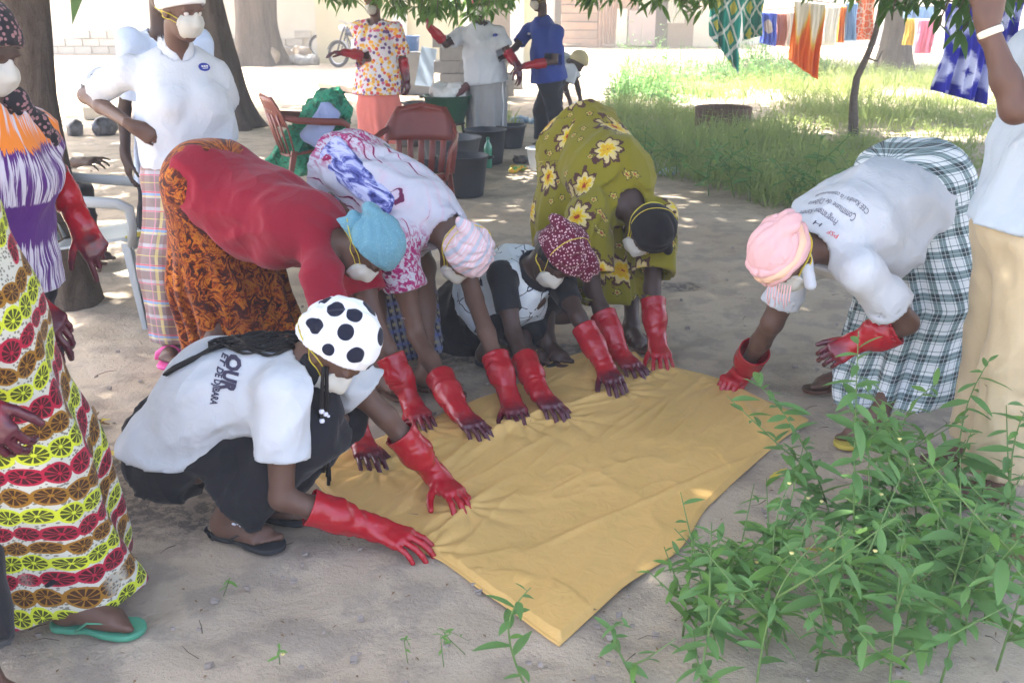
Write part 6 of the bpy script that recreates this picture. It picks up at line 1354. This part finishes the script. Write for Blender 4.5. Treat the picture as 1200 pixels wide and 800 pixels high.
c = at(488, 138, 11.6); r = tub('cooking_pan', 'dark pan with a long handle left of the green tub', c, .14, .10, .17, 'grey_tub', cat='pan', fill='suds', fillz=.9); b = MB(); b.tube([c + V3(-.14, 0, .16), c + V3(-.26, -.02, .17)], .012, 6); b.build('handle', M['grey_tub'], r)
b = MB()
for i in range(5): b.box(V3(c[0] + (i % 2) * .2 - .1, 11.6 + (i // 2) * .16 - .16, c[2] / 2), (.17, .13, c[2] - .004), jit=.006)
tag(b.build('hearth_stones', plain('grey_stone', (.20, .18, .16), .9, .3)), 'rough stones propping up the dark pan', 'stones')
for i in range(6):
    b = MB(); a = i * 1.05; b.tube([fire + V3(math.cos(a) * .12, math.sin(a) * .12, .05), fire + V3(math.cos(a) * .42, math.sin(a) * .42, .03)], [.022, .028], 6); tag(b.build('firewood', M['twig_wood']), ('charred stick of firewood under the green tub pointing %s' % ('right', 'back right', 'back left', 'left', 'front left', 'front right')[i]), 'firewood', 'firewood under the green tub')
c = gp(684, 131); c = V3(c[0], 13.2, 0); tub('bucket', 'dark green bucket with a pale rim where the far person bends down', c, .155, .115, .25, 'green_tub', cat='bucket', fill='dark_water'); b = MB(); b.tube([c + V3(math.cos(t) * .163, math.sin(t) * .163, .252) for t in np.linspace(0, 6.2832, 28)], .010, 6); b.build('rim', M['white_tub'], [o for o in bpy.data.objects if o.get('label', '').startswith('dark green bucket with')][0])
tub('basin', 'pale blue basin behind the dark green bucket', c + V3(-.05, .35, .0), .17, .12, .26, 'white_tub')
c = gp(632, 199); tub('enamel_bowl', 'white enamel bucket half hidden behind the olive dress', c, .125, .09, .21, 'white_tub', cat='bucket', fill='dark_water'); c = gp(750, 190); tub('basin', 'grey basin just behind the shoulder of the olive dress', c, .12, .09, .12, 'grey_tub')
# bottle
c = gp(572, 197); r = empty('plastic_bottle', c, 'empty green plastic bottle standing beside the nearest black tub', 'bottle'); b = MB(); b.lathe([(.001, 0), (.038, .002), (.042, .02), (.038, .06), (.043, .10), (.038, .14), (.042, .18), (.034, .225), (.016, .255), (.0155, .28)], c, 16); b.build('body', plain('green_pet', (.06, .26, .16), .15, .1, 5, .6), r); b = MB(); b.lathe([(.018, .275), (.018, .298), (.001, .299)], c, 12); b.build('cap', plain('dark_green_cap', (.02, .12, .07), .4), r)
def scrap(label, px, py, s, cols, seed, flat=.35):
    c = gp(px, py); g = np.random.default_rng(seed); T = Sdf()
    for i in range(5): T.add(el(c + V3(g.normal(0, s * .5), g.normal(0, s * .4), s * flat * .6), (s * .5, s * .45, s * flat)), s * .2)
    T.cut(lambda P, d: d - s * .12 * vnoise(P * 3.5 / s, seed)); t = NT('crumpled_plastic', .35, .5); o = t.obj(); m = t.done(t.ramp(t.noise(o, 1.6 / s, 2), [(.40, cols[0]), (.52, cols[1]), (.62, cols[-1])])); return tag(solid('plastic_scrap', T, s * .1, m), label, 'litter')
scrap('crumpled red plastic bag on the ground by the tubs', 601, 172, .12, [(.5, .03, .06), (.55, .05, .08), (.7, .6, .6)], 1, .7); scrap('yellow and green wrapper on the sand by the bottle', 603, 200, .085, [(.03, .3, .10), (.75, .50, .03), (.70, .25, .03)], 2); scrap('pale blue wrapper on the ground between the two far workers', 614, 143, .12, [(.10, .25, .45), (.5, .6, .66), (.4, .5, .6)], 3)
scrap('dark lump of cloth on the ground beside the enamel bucket', 618, 190, .11, [(.05, .045, .04), (.08, .07, .06), (.12, .1, .09)], 4); scrap('white and blue plastic scrap at the edge of the grass', 782, 203, .10, [(.10, .35, .50), (.6, .66, .7), (.3, .5, .6)], 5); scrap('black plastic bag on the ground behind the polo woman\'s elbow', 113, 158, .20, [(.015, .015, .02), (.03, .03, .035), (.10, .10, .11)], 6, .6)
scrap('brown sack heaped at the foot of the stout far tree', 318, 76, .36, [(.36, .28, .20), (.30, .22, .15), (.48, .40, .32)], 7, .5); scrap('flattened brown cardboard at the foot of the stout far tree', 340, 76, .50, [(.25, .18, .12), (.32, .24, .16), (.40, .32, .24)], 8, .55); scrap('grey bundle at the right of the heap under the stout far tree', 358, 76, .36, [(.22, .22, .20), (.30, .28, .26), (.16, .15, .13)], 9, .4)
scrap('dark blue basin-like scrap in the pots by the chair', 520, 158, .12, [(.10, .16, .28), (.5, .55, .6), (.2, .3, .42)], 10, .6)

# ------------------------------------------------------------------ blocks, planks, tank
M['block'] = plain('concrete_block', (.30, .29, .28), .95, .2, 9, bump=.5, bsc=60); M['plank'] = plain('weathered_plank', (.24, .19, .15), .9, .25, 20); M['wall_wash'] = plain('limewashed_wall', (.58, .54, .46), .95, .16, 1.3, bump=.3, bsc=14)
r = empty('block_stack', gp(530, 116), 'stack of grey concrete blocks behind the green tub', 'blocks'); Yb = gp(530, 116)[1]; me = None; x0 = at(508, 110, Yb)[0]; bw = .40
b = MB(); 
for sx in (-1, 1): b.box((sx * .185, 0, 0), (.03, .19, .19), bev=.004)
for sx in (-.065, .065): b.box((sx * 1, 0, 0), (.03, .188, .188))
for sy in (-1, 1): b.box((0, sy * .08, 0), (.34, .03, .189), bev=.003)
BL = b.mesh('block'); BL.materials.append(M['block']); W0 = wm(r).inverted(); g = random.Random(4)
for j in range(5):
    for i in range(3):
        for k in range(1 + (j < 3)):
            o = bpy.data.objects.new('block', BL); COL.objects.link(o); o.parent = r
            stand = (j == 3)
            m = Matrix.Translation((x0 + .2 + i * .405 + g.uniform(-.015, .015) + (.1 if j % 2 else 0), Yb + .1 + k * .2 + g.uniform(-.02, .02), .1 + j * .2)) @ Matrix.Rotation(g.uniform(-.05, .05), 4, 'Z'); o.matrix_basis = W0 @ m
for i, (px, py, w) in enumerate(((592, 112, .30), (604, 104, .26))):
    c = gp(px, py); b = MB(); b.box(c + V3(0, 0, .09), (w, .19, .18), bev=.01, jit=.004); tag(b.build('loose_block', M['block']), ('loose grey block on the ground right of the stack', 'broken grey block further right of the stack')[i], 'block', 'loose blocks beside the stack')
c = gp(118, 140); b = MB(); b.box(c + V3(0, 0, .09), (.38, .2, .17), bev=.012, jit=.006); tag(b.build('loose_block', plain('sandstone_block', (.42, .38, .30), .95, .2, 10, bump=.4)), 'tan stone block lying on the sand left of the polo woman', 'block')
c = gp(512, 112); b = MB(); Yt = 17; a0, a1, a2, a3 = at(486, 100, Yt), at(506, 102, Yt), at(512, 58, Yt + .35), at(494, 55, Yt + .35); n_ = V3(0, .03, 0); b._add([a0, a1, a2, a3, a0 + n_, a1 + n_, a2 + n_, a3 + n_], [(0, 1, 2, 3), (7, 6, 5, 4), (0, 4, 5, 1), (1, 5, 6, 2), (2, 6, 7, 3), (3, 7, 4, 0)]); tag(b.build('metal_sheet', plain('pale_blue_sheet', (.46, .56, .68), .4, .12, 3, metal=.2)), 'pale blue metal sheet leaning against the block stack', 'sheet')
c = at(481, 60, 17.6); tub('bucket', 'blue plastic bucket on the low wall behind the floral blouse', c, .16, .14, .24, 'blue_bucket', cat='bucket'); b = MB(); c = V3(c[0], 17.7, c[2] / 2 - .01); b.box(c, (.75, .25, c[2] * 2 - .005), bev=.01, jit=.004); tag(b.build('low_wall', M['block']), 'short low wall of rough blocks under the blue bucket', 'wall')
a0, a1 = gp(382, 104), gp(423, 111); d = unit(a1 - a0); b = MB(); b.box((a0 + a1) / 2 + V3(0, 0, .06), (np.linalg.norm(a1 - a0) + .3, .18, .10), [d, np.cross(Zu, d), Zu], bev=.012, jit=.006); tag(b.build('plank', M['plank']), 'thick weathered beam lying on the sand behind the coral wrapper', 'beam')
c = gp(846, 156); r = empty('steel_ring', c, 'rusty cut-off drum ring lying in the grass', 'drum'); b = MB(); b.lathe([(.33, 0), (.335, .16), (.345, .30), (.345, .315), (.335, .318), (.325, .30), (.315, .16), (.31, 0)], c, 32); b.build('ring', plain('rusty_steel', (.13, .075, .05), .8, .4, 9, bump=.4), r)

# ------------------------------------------------------------------ motorcycles
M['tyre'] = plain('tyre', (.02, .02, .022), .85); M['chrome'] = plain('worn_chrome', (.5, .5, .52), .3, .1, metal=.9); M['moto_black'] = plain('black_enamel', (.015, .015, .02), .3, .1, 5, .5); M['moto_white'] = plain('white_fairing', (.65, .66, .68), .4, .1); M['moto_blue'] = plain('blue_black_tank', (.02, .035, .07), .3, .1, 5, .5)
def motorcycle(label, loc, rz, tank):
    r = empty('motorcycle', (0, 0, 0), label, 'motorcycle', 'motorcycles parked by the far wall')
    for x in (-.62, .62):
        b = MB(); T_ = [(math.cos(t) * .27, math.sin(t) * .27) for t in np.linspace(0, 6.2832, 33)]; b.tube([V3(x + a, 0, .30 + c) for a, c in T_], .042, 8); w = b.build('wheel', M['tyre'], r)
        b = MB(); b.tube([V3(x + a * .86, 0, .30 + c * .86) for a, c in T_], .014, 6); b.tube([V3(x, -.06, .3), V3(x, .06, .3)], .045, 10)
        for k in range(14): t = k * .4488; b.tube([V3(x, .02 * (-1) ** k, .3), V3(x + math.cos(t) * .235, 0, .3 + math.sin(t) * .235)], .004, 4)
        b.build('rim', M['chrome'], w)
        b = MB(); b.grid([[V3(x + math.cos(t) * .33, y, .30 + math.sin(t) * .33 - abs(y) * .3) for y in (-.06, 0, .06)] for t in np.linspace(.5 if x < 0 else .3, 2.7, 12)]); b.build('mudguard', M['moto_white'] if x > 0 else M['moto_black'], r)
    b = MB()
    for s in (-1, 1):
        b.tube([V3(.62, s * .07, .3), V3(.50, s * .07, .68), V3(.42, s * .05, .92)], .02, 6); b.tube([V3(-.62, s * .07, .3), V3(-.1, s * .06, .32), V3(.2, s * .05, .30), V3(.42, s * .03, .75)], .018, 6); b.tube([V3(-.62, s * .10, .3), V3(-.5, s * .10, .66)], .022, 6)
    b.tube([V3(.42, 0, .85), V3(.1, 0, .72), V3(-.55, 0, .68)], .022, 6); b.build('frame', M['moto_black'], r)
    T = Sdf(); T.add(el(V3(.15, 0, .80), (.26, .12, .12))); T.add(rc(V3(.0, 0, .78), V3(-.08, 0, .74), .09, .06), .05); solid('fuel_tank', T, .018, M[tank], r)
    T = Sdf(); T.add(rc(V3(-.05, 0, .78), V3(-.62, 0, .82), .07, .085)); T.cut(plane(V3(0, 0, .76), (0, 0, -1))); solid('saddle', T, .018, M['moto_black'], r)
    T = Sdf(); T.add(rc(V3(.12, 0, .38), V3(.16, 0, .58), .11, .09)); T.add(rc(V3(-.05, 0, .36), V3(.1, 0, .36), .10, .10), .03); solid('engine', T, .018, M['chrome'], r)
    b = MB(); b.tube([V3(.34, -.34, 1.0), V3(.40, -.12, 1.02), V3(.42, 0, .98), V3(.40, .12, 1.02), V3(.34, .34, 1.0)], .014, 6); b.build('handlebar', M['chrome'], r)
    b = MB(); b.lathe([(.001, .06), (.07, .055), (.085, .0), (.06, -.08), (.001, -.1)], V3(.52, 0, .88), 14, [V3(0, 1, 0), V3(0, 0, 1), V3(1, 0, 0)]); b.build('headlight', M['moto_white'], r)
    b = MB(); b.tube([V3(.16, -.12, .36), V3(.0, -.16, .26), V3(-.75, -.18, .34)], [.02, .03, .04], 8); b.build('exhaust', M['chrome'], r); T = Sdf(); T.add(el(V3(-.3, -.10, .58), (.2, .04, .10))); T.add(el(V3(-.3, .10, .58), (.2, .04, .10)), 0); solid('side_panel', T, .016, M['moto_white'], r)
    b = MB(); b.box((-.74, 0, .70), (.05, .12, .06), bev=.01); b.build('tail_light', plain('red_lens', (.5, .02, .02), .3), r)
    r.location = Vector(loc); r.rotation_euler = (.12, 0, rz); return r
motorcycle('dark blue motorcycle half hidden behind the floral blouse', gp(416, 80) + V3(.1, 0, 0), R(150), 'moto_blue'); motorcycle('black motorcycle with white mudguard further back by the wall', gp(399, 68), R(165), 'moto_black')

# ------------------------------------------------------------------ washing lines
def hang(name, label, x0, x1, top, bot, Y, mat, seed, group='cloths drying on the lines', skew=0.0, slope=0.0, cat='hanging cloth', tri=None):
    """a cloth hung over a line: folds that run down"""
    a, b_ = at(x0, top, Y), at(x1, top + slope, Y); H = at(x0, top, Y)[2] - at(x0, bot, Y)[2]; n, m = 34, 26; rows = []
    for i in range(n):
        t = i / (n - 1); row = []
        for j in range(m):
            s = j / (m - 1); h = H * (1 + skew * (t - .5)) * s; q = a * (1 - t) + b_ * t; ph = vnoise(np.array([[t * 4, s * .7, seed]]), seed)[0]
            w = (1 - tri * s * abs(t - .5) * 0) if tri else 1
            row.append(q + V3(.012 * math.sin(s * 5 + seed), (.035 * math.sin(t * 17 + ph * 4 + seed) + .02 * math.sin(t * 37 + seed)) * (.35 + s) - .02, -h))
        rows.append(row)
    b = MB(); b.grid(rows); me = b.mesh(name); N = n * m; st = me.attributes.new('st', 'FLOAT_VECTOR', 'POINT'); Wd = np.linalg.norm(b_ - a); st.data.foreach_set('vector', np.array([[i / (n - 1) * Wd, j / (m - 1) * H, 0] for i in range(n) for j in range(m)], np.float32).ravel())
    o = link(name, me, M[mat]); md = o.modifiers.new('t', 'SOLIDIFY'); md.thickness = .006; return tag(o, label, cat, group)
def m_diamond():
    t, b = fabric('teal_yellow_diamonds', (.01, .26, .21)); u, v, _ = t.sep(t.attr()); p = .20; q = .34
    fx = t.math('ABSOLUTE', t.math('SUBTRACT', t.math('FRACT', t.math('DIVIDE', u, p)), .5)); fy = t.math('ABSOLUTE', t.math('SUBTRACT', t.math('FRACT', t.math('DIVIDE', v, q)), .5)); s = t.math('ADD', fx, fy)
    c = t.mix(t.math('LESS_THAN', s, .26), b, (.62, .56, .10)); w = t.math('MULTIPLY', t.math('GREATER_THAN', s, .42), t.math('LESS_THAN', s, .58)); return t.done(t.mix(w, c, (.70, .74, .72)))
M['diamond'] = m_diamond()
def m_shibori():
    t, b = fabric('indigo_tie_dye', (.02, .025, .30)); u, v, _ = t.sep(t.attr()); p = .17; q = .26; n = t.noise(t.attr(), 26, 3, .6); row = t.math('FLOOR', t.math('DIVIDE', v, q)); uu = t.math('ADD', u, t.math('MULTIPLY', row, .085))
    fx = t.math('ABSOLUTE', t.math('SUBTRACT', t.math('FRACT', t.math('DIVIDE', uu, p)), .5)); fy = t.math('ABSOLUTE', t.math('SUBTRACT', t.math('FRACT', t.math('DIVIDE', v, q)), .5)); s = t.math('ADD', t.math('ADD', fx, fy), t.math('MULTIPLY', t.math('SUBTRACT', n, .5), .40))
    k = t.math('MULTIPLY', t.step(t.math('MULTIPLY', s, -1), -.60, -.40), t.step(s, .08, .20)); return t.done(t.mix(k, t.mix(n, b, (.05, .05, .40)), (.62, .66, .86)))
M['shibori'] = m_shibori()
def m_oval():
    t, b = fabric('blue_oval_print', (.08, .14, .62)); u, v, _ = t.sep(t.attr()); fx = t.math('SUBTRACT', t.math('FRACT', t.math('DIVIDE', u, .26)), .5); fy = t.math('SUBTRACT', t.math('FRACT', t.math('DIVIDE', v, .42)), .5); r_ = t.vm('LENGTH', t.xyz(fx, fy, 0.0), out=1)
    return t.done(t.mix(t.math('LESS_THAN', r_, .26), t.mix(t.math('GREATER_THAN', v, .50), b, (.6, .12, .08)), (.70, .62, .60)))
M['oval'] = m_oval()
def m_flame():
    t, b = fabric('orange_yellow_dip_dye', (.80, .14, .02)); u, v, _ = t.sep(t.attr()); d = t.math('ADD', v, t.math('MULTIPLY', t.math('ABSOLUTE', t.math('SINE', t.math('MULTIPLY', u, 16))), -.42)); return t.done(t.ramp(t.math('ADD', d, t.math('MULTIPLY', t.noise(t.attr(), 9, 3), .12)), [(.0, (.80, .74, .60)), (.12, (.82, .55, .10)), (.22, (.80, .16, .02))]))
M['flame'] = m_flame(); M['orange'] = fab('orange_cloth', (.80, .26, .04)); M['cloth_white'] = fab('white_sheet', (.80, .79, .76)); M['salmon'] = fab('salmon_print', (.62, .28, .22), var=.25); M['sky_cloth'] = fab('sky_blue_cloth', (.25, .42, .70)); M['hot_pink'] = fab('pink_cloth', (.75, .25, .40)); M['yellow_cloth'] = fab('yellow_cloth', (.75, .52, .10))
def m_lattice():
    t, b = fabric('orange_lattice', (.72, .15, .05)); q = t.t.nodes.new('ShaderNodeTexVoronoi'); q.feature = 'DISTANCE_TO_EDGE'; t.plug(q.inputs['Vector'], t.attr()); q.inputs['Scale'].default_value = 14; return t.done(t.mix(t.math('LESS_THAN', q.outputs[0], .07), b, (.75, .58, .48)))
M['lattice'] = m_lattice()
HG = [('diamond', 834, 872, -12, 62, 14.0, 'teal and yellow diamond cloth hanging at the left end of the line', .55, 6), ('diamond', 872, 896, -8, 43, 14.6, 'narrow teal cloth with yellow edge hanging beside the diamond cloth', -.2, 4), ('oval', 892, 911, 15, 52, 17.0, 'blue cloth with pale ovals on the far line', .1, 1), ('salmon', 911, 922, 16, 54, 17.1, 'salmon pink printed cloth on the far line', 0, 0), ('cloth_white', 921, 936, 14, 55, 17.2, 'white cloth on the far line beside the salmon one', 0, 0), ('flame', 930, 966, 2, 80, 13.6, 'orange cloth fading to white at the top, hanging lowest in front', .25, 4), ('cloth_white', 963, 984, 8, 54, 17.4, 'white cloth on the far line right of the orange one', 0, 0), ('orange', 983, 992, 8, 50, 17.5, 'narrow orange cloth on the far line', 0, 0), ('sky_cloth', 992, 1006, 4, 48, 17.5, 'sky blue cloth on the far line', 0, 0), ('lattice', 1004, 1026, -4, 47, 17.6, 'orange lattice-printed cloth by the sapling', 0, 0), ('yellow_cloth', 1062, 1072, 22, 53, 19, 'yellow cloth right of the far tree trunk', 0, 0), ('hot_pink', 1076, 1096, 24, 63, 19, 'pale pink cloth furthest right on the far line', 0, 0), ('sky_cloth', 1060, 1096, 8, 22, 20, 'blue cloth rolled over the line right of the far tree', 0, 0)]
for i, (m, x0, x1, t_, b_, Y, lb, sk, sl_) in enumerate(HG): hang('hanging_cloth', lb, x0, x1, t_, b_, Y, m, i + 2, skew=sk, slope=sl_)
hang('hanging_cloth', 'blue and white tie-dyed cloth hanging beside the man\'s raised forearm', 1108, 1168, 4, 112, 6.4, 'shibori', 31, None, .12, 3); hang('hanging_cloth', 'blue and white tie-dyed cloth seen between the man\'s arm and chest', 1160, 1200, -10, 60, 6.6, 'shibori', 33, None, 0, 0)
def line(label, a, b_):
    r = empty('washing_line', (a + b_) / 2, label, 'washing line'); b = MB(); a2, b2 = a + (a - b_) * .3 + V3(0, 0, .5), b_ + (b_ - a) * .3 + V3(0, 0, .5); b.tube([a2, a, (a + b_) / 2, b_, b2], .006, 5); b.build('rope', M['twig_wood'], r)
    for q, e in ((a2, -1), (b2, 1)): b = MB(); b.tube([q, q + V3(e * .25, 0, .9)], .005, 5); b.build('tie', M['twig_wood'], r)
line('near washing line that carries the diamond cloth and the orange cloth', at(826, -16, 14.0), at(975, 4, 13.7)); line('far washing line strung along the bright wall', at(880, 13, 17.1), at(1034, 2, 17.7)); line('washing line right of the far tree trunk', at(1056, 8, 19.4), at(1110, 8, 19.4)); line('short washing line behind the man at the right edge', at(1100, 2, 6.4), at(1240, 2, 6.6))

# ------------------------------------------------------------------ walls and sheds at the back
def wall(label, x0, x1, Y, h, mat, t=.25, name='wall'):
    a, c = at(x0, 60, Y), at(x1, 60, Y); b = MB(); b.box(((a[0] + c[0]) / 2, Y + t / 2, h / 2 - .05), (c[0] - a[0], t, h + .1)); r = link(name, b.mesh(name), M[mat] if isinstance(mat, str) else mat); return tag(r, label, 'wall')
M['yellow_wall'] = plain('cream_plaster', (.66, .58, .40), .95, .1, 1.5); M['bright_wall'] = plain('white_plaster', (.74, .70, .64), .95, .08, 1.5); M['capping'] = plain('dark_mortar', (.25, .22, .19), .95)
w1 = wall('long pale perimeter wall behind the left trees', -60, 372, 30, 2.8, 'wall_wash')
BK = MB(); BK.box((0, 0, 0), (.46, .10, .20), bev=.012); BKm = BK.mesh('block'); BKm.materials.append(plain('grey_plinth_block', (.42, .39, .34), .95, .3, 7, bump=.4)); xa, xb = at(40, 60, 30)[0], at(372, 60, 30)[0]; g = random.Random(5)
for j in range(3):
    x = xa + (j % 2) * .24
    while x < xb - .3:
        if not (j == 2 and g.random() < .35): o = bpy.data.objects.new('block', BKm); COL.objects.link(o); o.parent = w1; o.location = (x, 29.945 + g.uniform(-.02, .02), .11 + j * .215); o.rotation_euler = (0, 0, g.uniform(-.03, .03))
        x += .485
w2 = wall('cream plastered building wall behind the block stack', 372, 640, 26, 3.2, 'yellow_wall', name='building'); 
for px, w in ((470, .35), (548, .22), (606, .35)): b = MB(); c = at(px, 60, 25.93); b.box((c[0], 25.93, 1.6), (w, .14, 3.3), bev=.02); b.build('pillar', M['bright_wall'], w2)
b = MB(); c0, c1 = at(575, 30, 25.9), at(600, 30, 25.9); b.box(((c0[0] + c1[0]) / 2, 25.96, 1.05), (.9, .08, 2.1), bev=.01); b.build('door', M['plank'], w2)
# sheds
M['rust_sheet'] = plain('rusted_sheet', (.30, .19, .14), .8, .3, 2.5); M['rust2'] = plain('red_brown_boards', (.25, .17, .13), .85, .3, 4); M['mauve_sheet'] = plain('mauve_grey_sheet', (.38, .31, .31), .8, .15, 3); M['tin'] = plain('pale_tin', (.56, .55, .50), .5, .1, 3, metal=.2); M['dark_gap'] = plain('dark_shed_fill', (.06, .05, .04), .9, .3, 4)
sh = empty('shed', at(700, 45, 34), 'low patchwork shed of rusty sheets and boards in the far shade', 'shed'); Ys = 34; hz = 2.3
def panel(x0, x1, z0, z1, mat, name='panel', dy=0.0, corr=0):
    a, c = at(x0, 45, Ys), at(x1, 45, Ys); b = MB()
    if corr:
        n = corr * 4; b.grid([[V3(a[0] + (c[0] - a[0]) * i / n, Ys + dy - .03 + .03 * math.sin(i * math.pi / 2), z) for z in (z0, z1)] for i in range(n + 1)], False)
    else: b.box(((a[0] + c[0]) / 2, Ys + dy, (z0 + z1) / 2), (c[0] - a[0] - .02, .06, z1 - z0 - .02), jit=.01)
    b.build(name, M[mat], sh)
for i in range(7): panel(657, 700, .02 + i * .26, .27 + i * .26, 'rust2' if i % 2 else 'rust_sheet', 'board', .0 + .02 * (i % 2))
panel(700, 722, 0, 2.0, 'rust_sheet', corr=6); panel(721, 734, 0, 1.2, 'tin', 'post', -.10); panel(722, 747, .95, 2.0, 'rust_sheet', dy=-.02); panel(735, 767, .05, 1.15, 'mauve_sheet', dy=-.12); panel(747, 760, 1.15, 2.1, 'tin', dy=-.04, corr=3); panel(760, 782, 0, 2.2, 'dark_gap'); panel(780, 800, .75, 2.1, 'tin', dy=-.14, corr=7); panel(778, 812, 0, 2.2, 'plank', dy=.04); panel(812, 850, 0, 2.0, 'wall_wash', 'wall', .06)  # near-black panel fills the gap between the sheets
b = MB(); a, c = at(650, 45, Ys), at(855, 45, Ys); b.grid([[V3(a[0] + (c[0] - a[0]) * i / 80, Ys - .8 + j * 3.6, 2.15 + .03 * math.sin(i * 1.57) + j * .35) for j in (0, 1)] for i in range(81)], False); o = b.build('roof', M['tin'], sh); md = o.modifiers.new('t', 'SOLIDIFY'); md.thickness = .02
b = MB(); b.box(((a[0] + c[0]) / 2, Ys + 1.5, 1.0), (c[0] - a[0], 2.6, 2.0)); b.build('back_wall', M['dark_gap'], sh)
w3 = wall('sunlit white wall behind the washing lines', 850, 1300, 36, 2.8, 'bright_wall')
c = gp(706, 56); 
for i in range(4): b = MB(); q = c + V3(-1.6 + i * .8, .4 * (i % 2), .06); b.tube([q, q + V3(.9, .1 - .15 * i, .04)], [.05, .04], 6); tag(b.build('log', M['plank']), 'pole lying in front of the patchwork shed, %s' % ('leftmost of four', 'second from the left', 'third from the left', 'rightmost of four')[i], 'pole', 'poles in front of the shed')
# ------------------------------------------------------------------ haze volume, added to veil the view and lift its darks
b = MB(); b.box((0, 15, 5.0), (130, 90, 14)); hm = bpy.data.materials.new('veil_haze'); hm.use_nodes = True; t_ = hm.node_tree; t_.nodes.remove(t_.nodes['Principled BSDF']); pv = t_.nodes.new('ShaderNodeVolumePrincipled'); pv.inputs['Color'].default_value = (.95, .92, .87, 1); pv.inputs['Density'].default_value = .0080; pv.inputs['Anisotropy'].default_value = .0
t_.links.new(pv.outputs[0], t_.nodes['Material Output'].inputs['Volume']); tag(b.build('haze', hm), kind='stuff')
# ------------------------------------------------------------------ weeds that would share a label: tell them apart by distance
same = {}
for o in COL.objects:
    if o.get('group') == 'weeds in the right foreground': same.setdefault(o['label'], []).append(o)
for lb, os_ in same.items():
    if 1 < len(os_) <= 3:
        for o, wd in zip(sorted(os_, key=lambda q: q.location.y), ('nearest', 'farthest') if len(os_) == 2 else ('nearest', 'middle', 'farthest')): o['label'] = lb + ', ' + wd
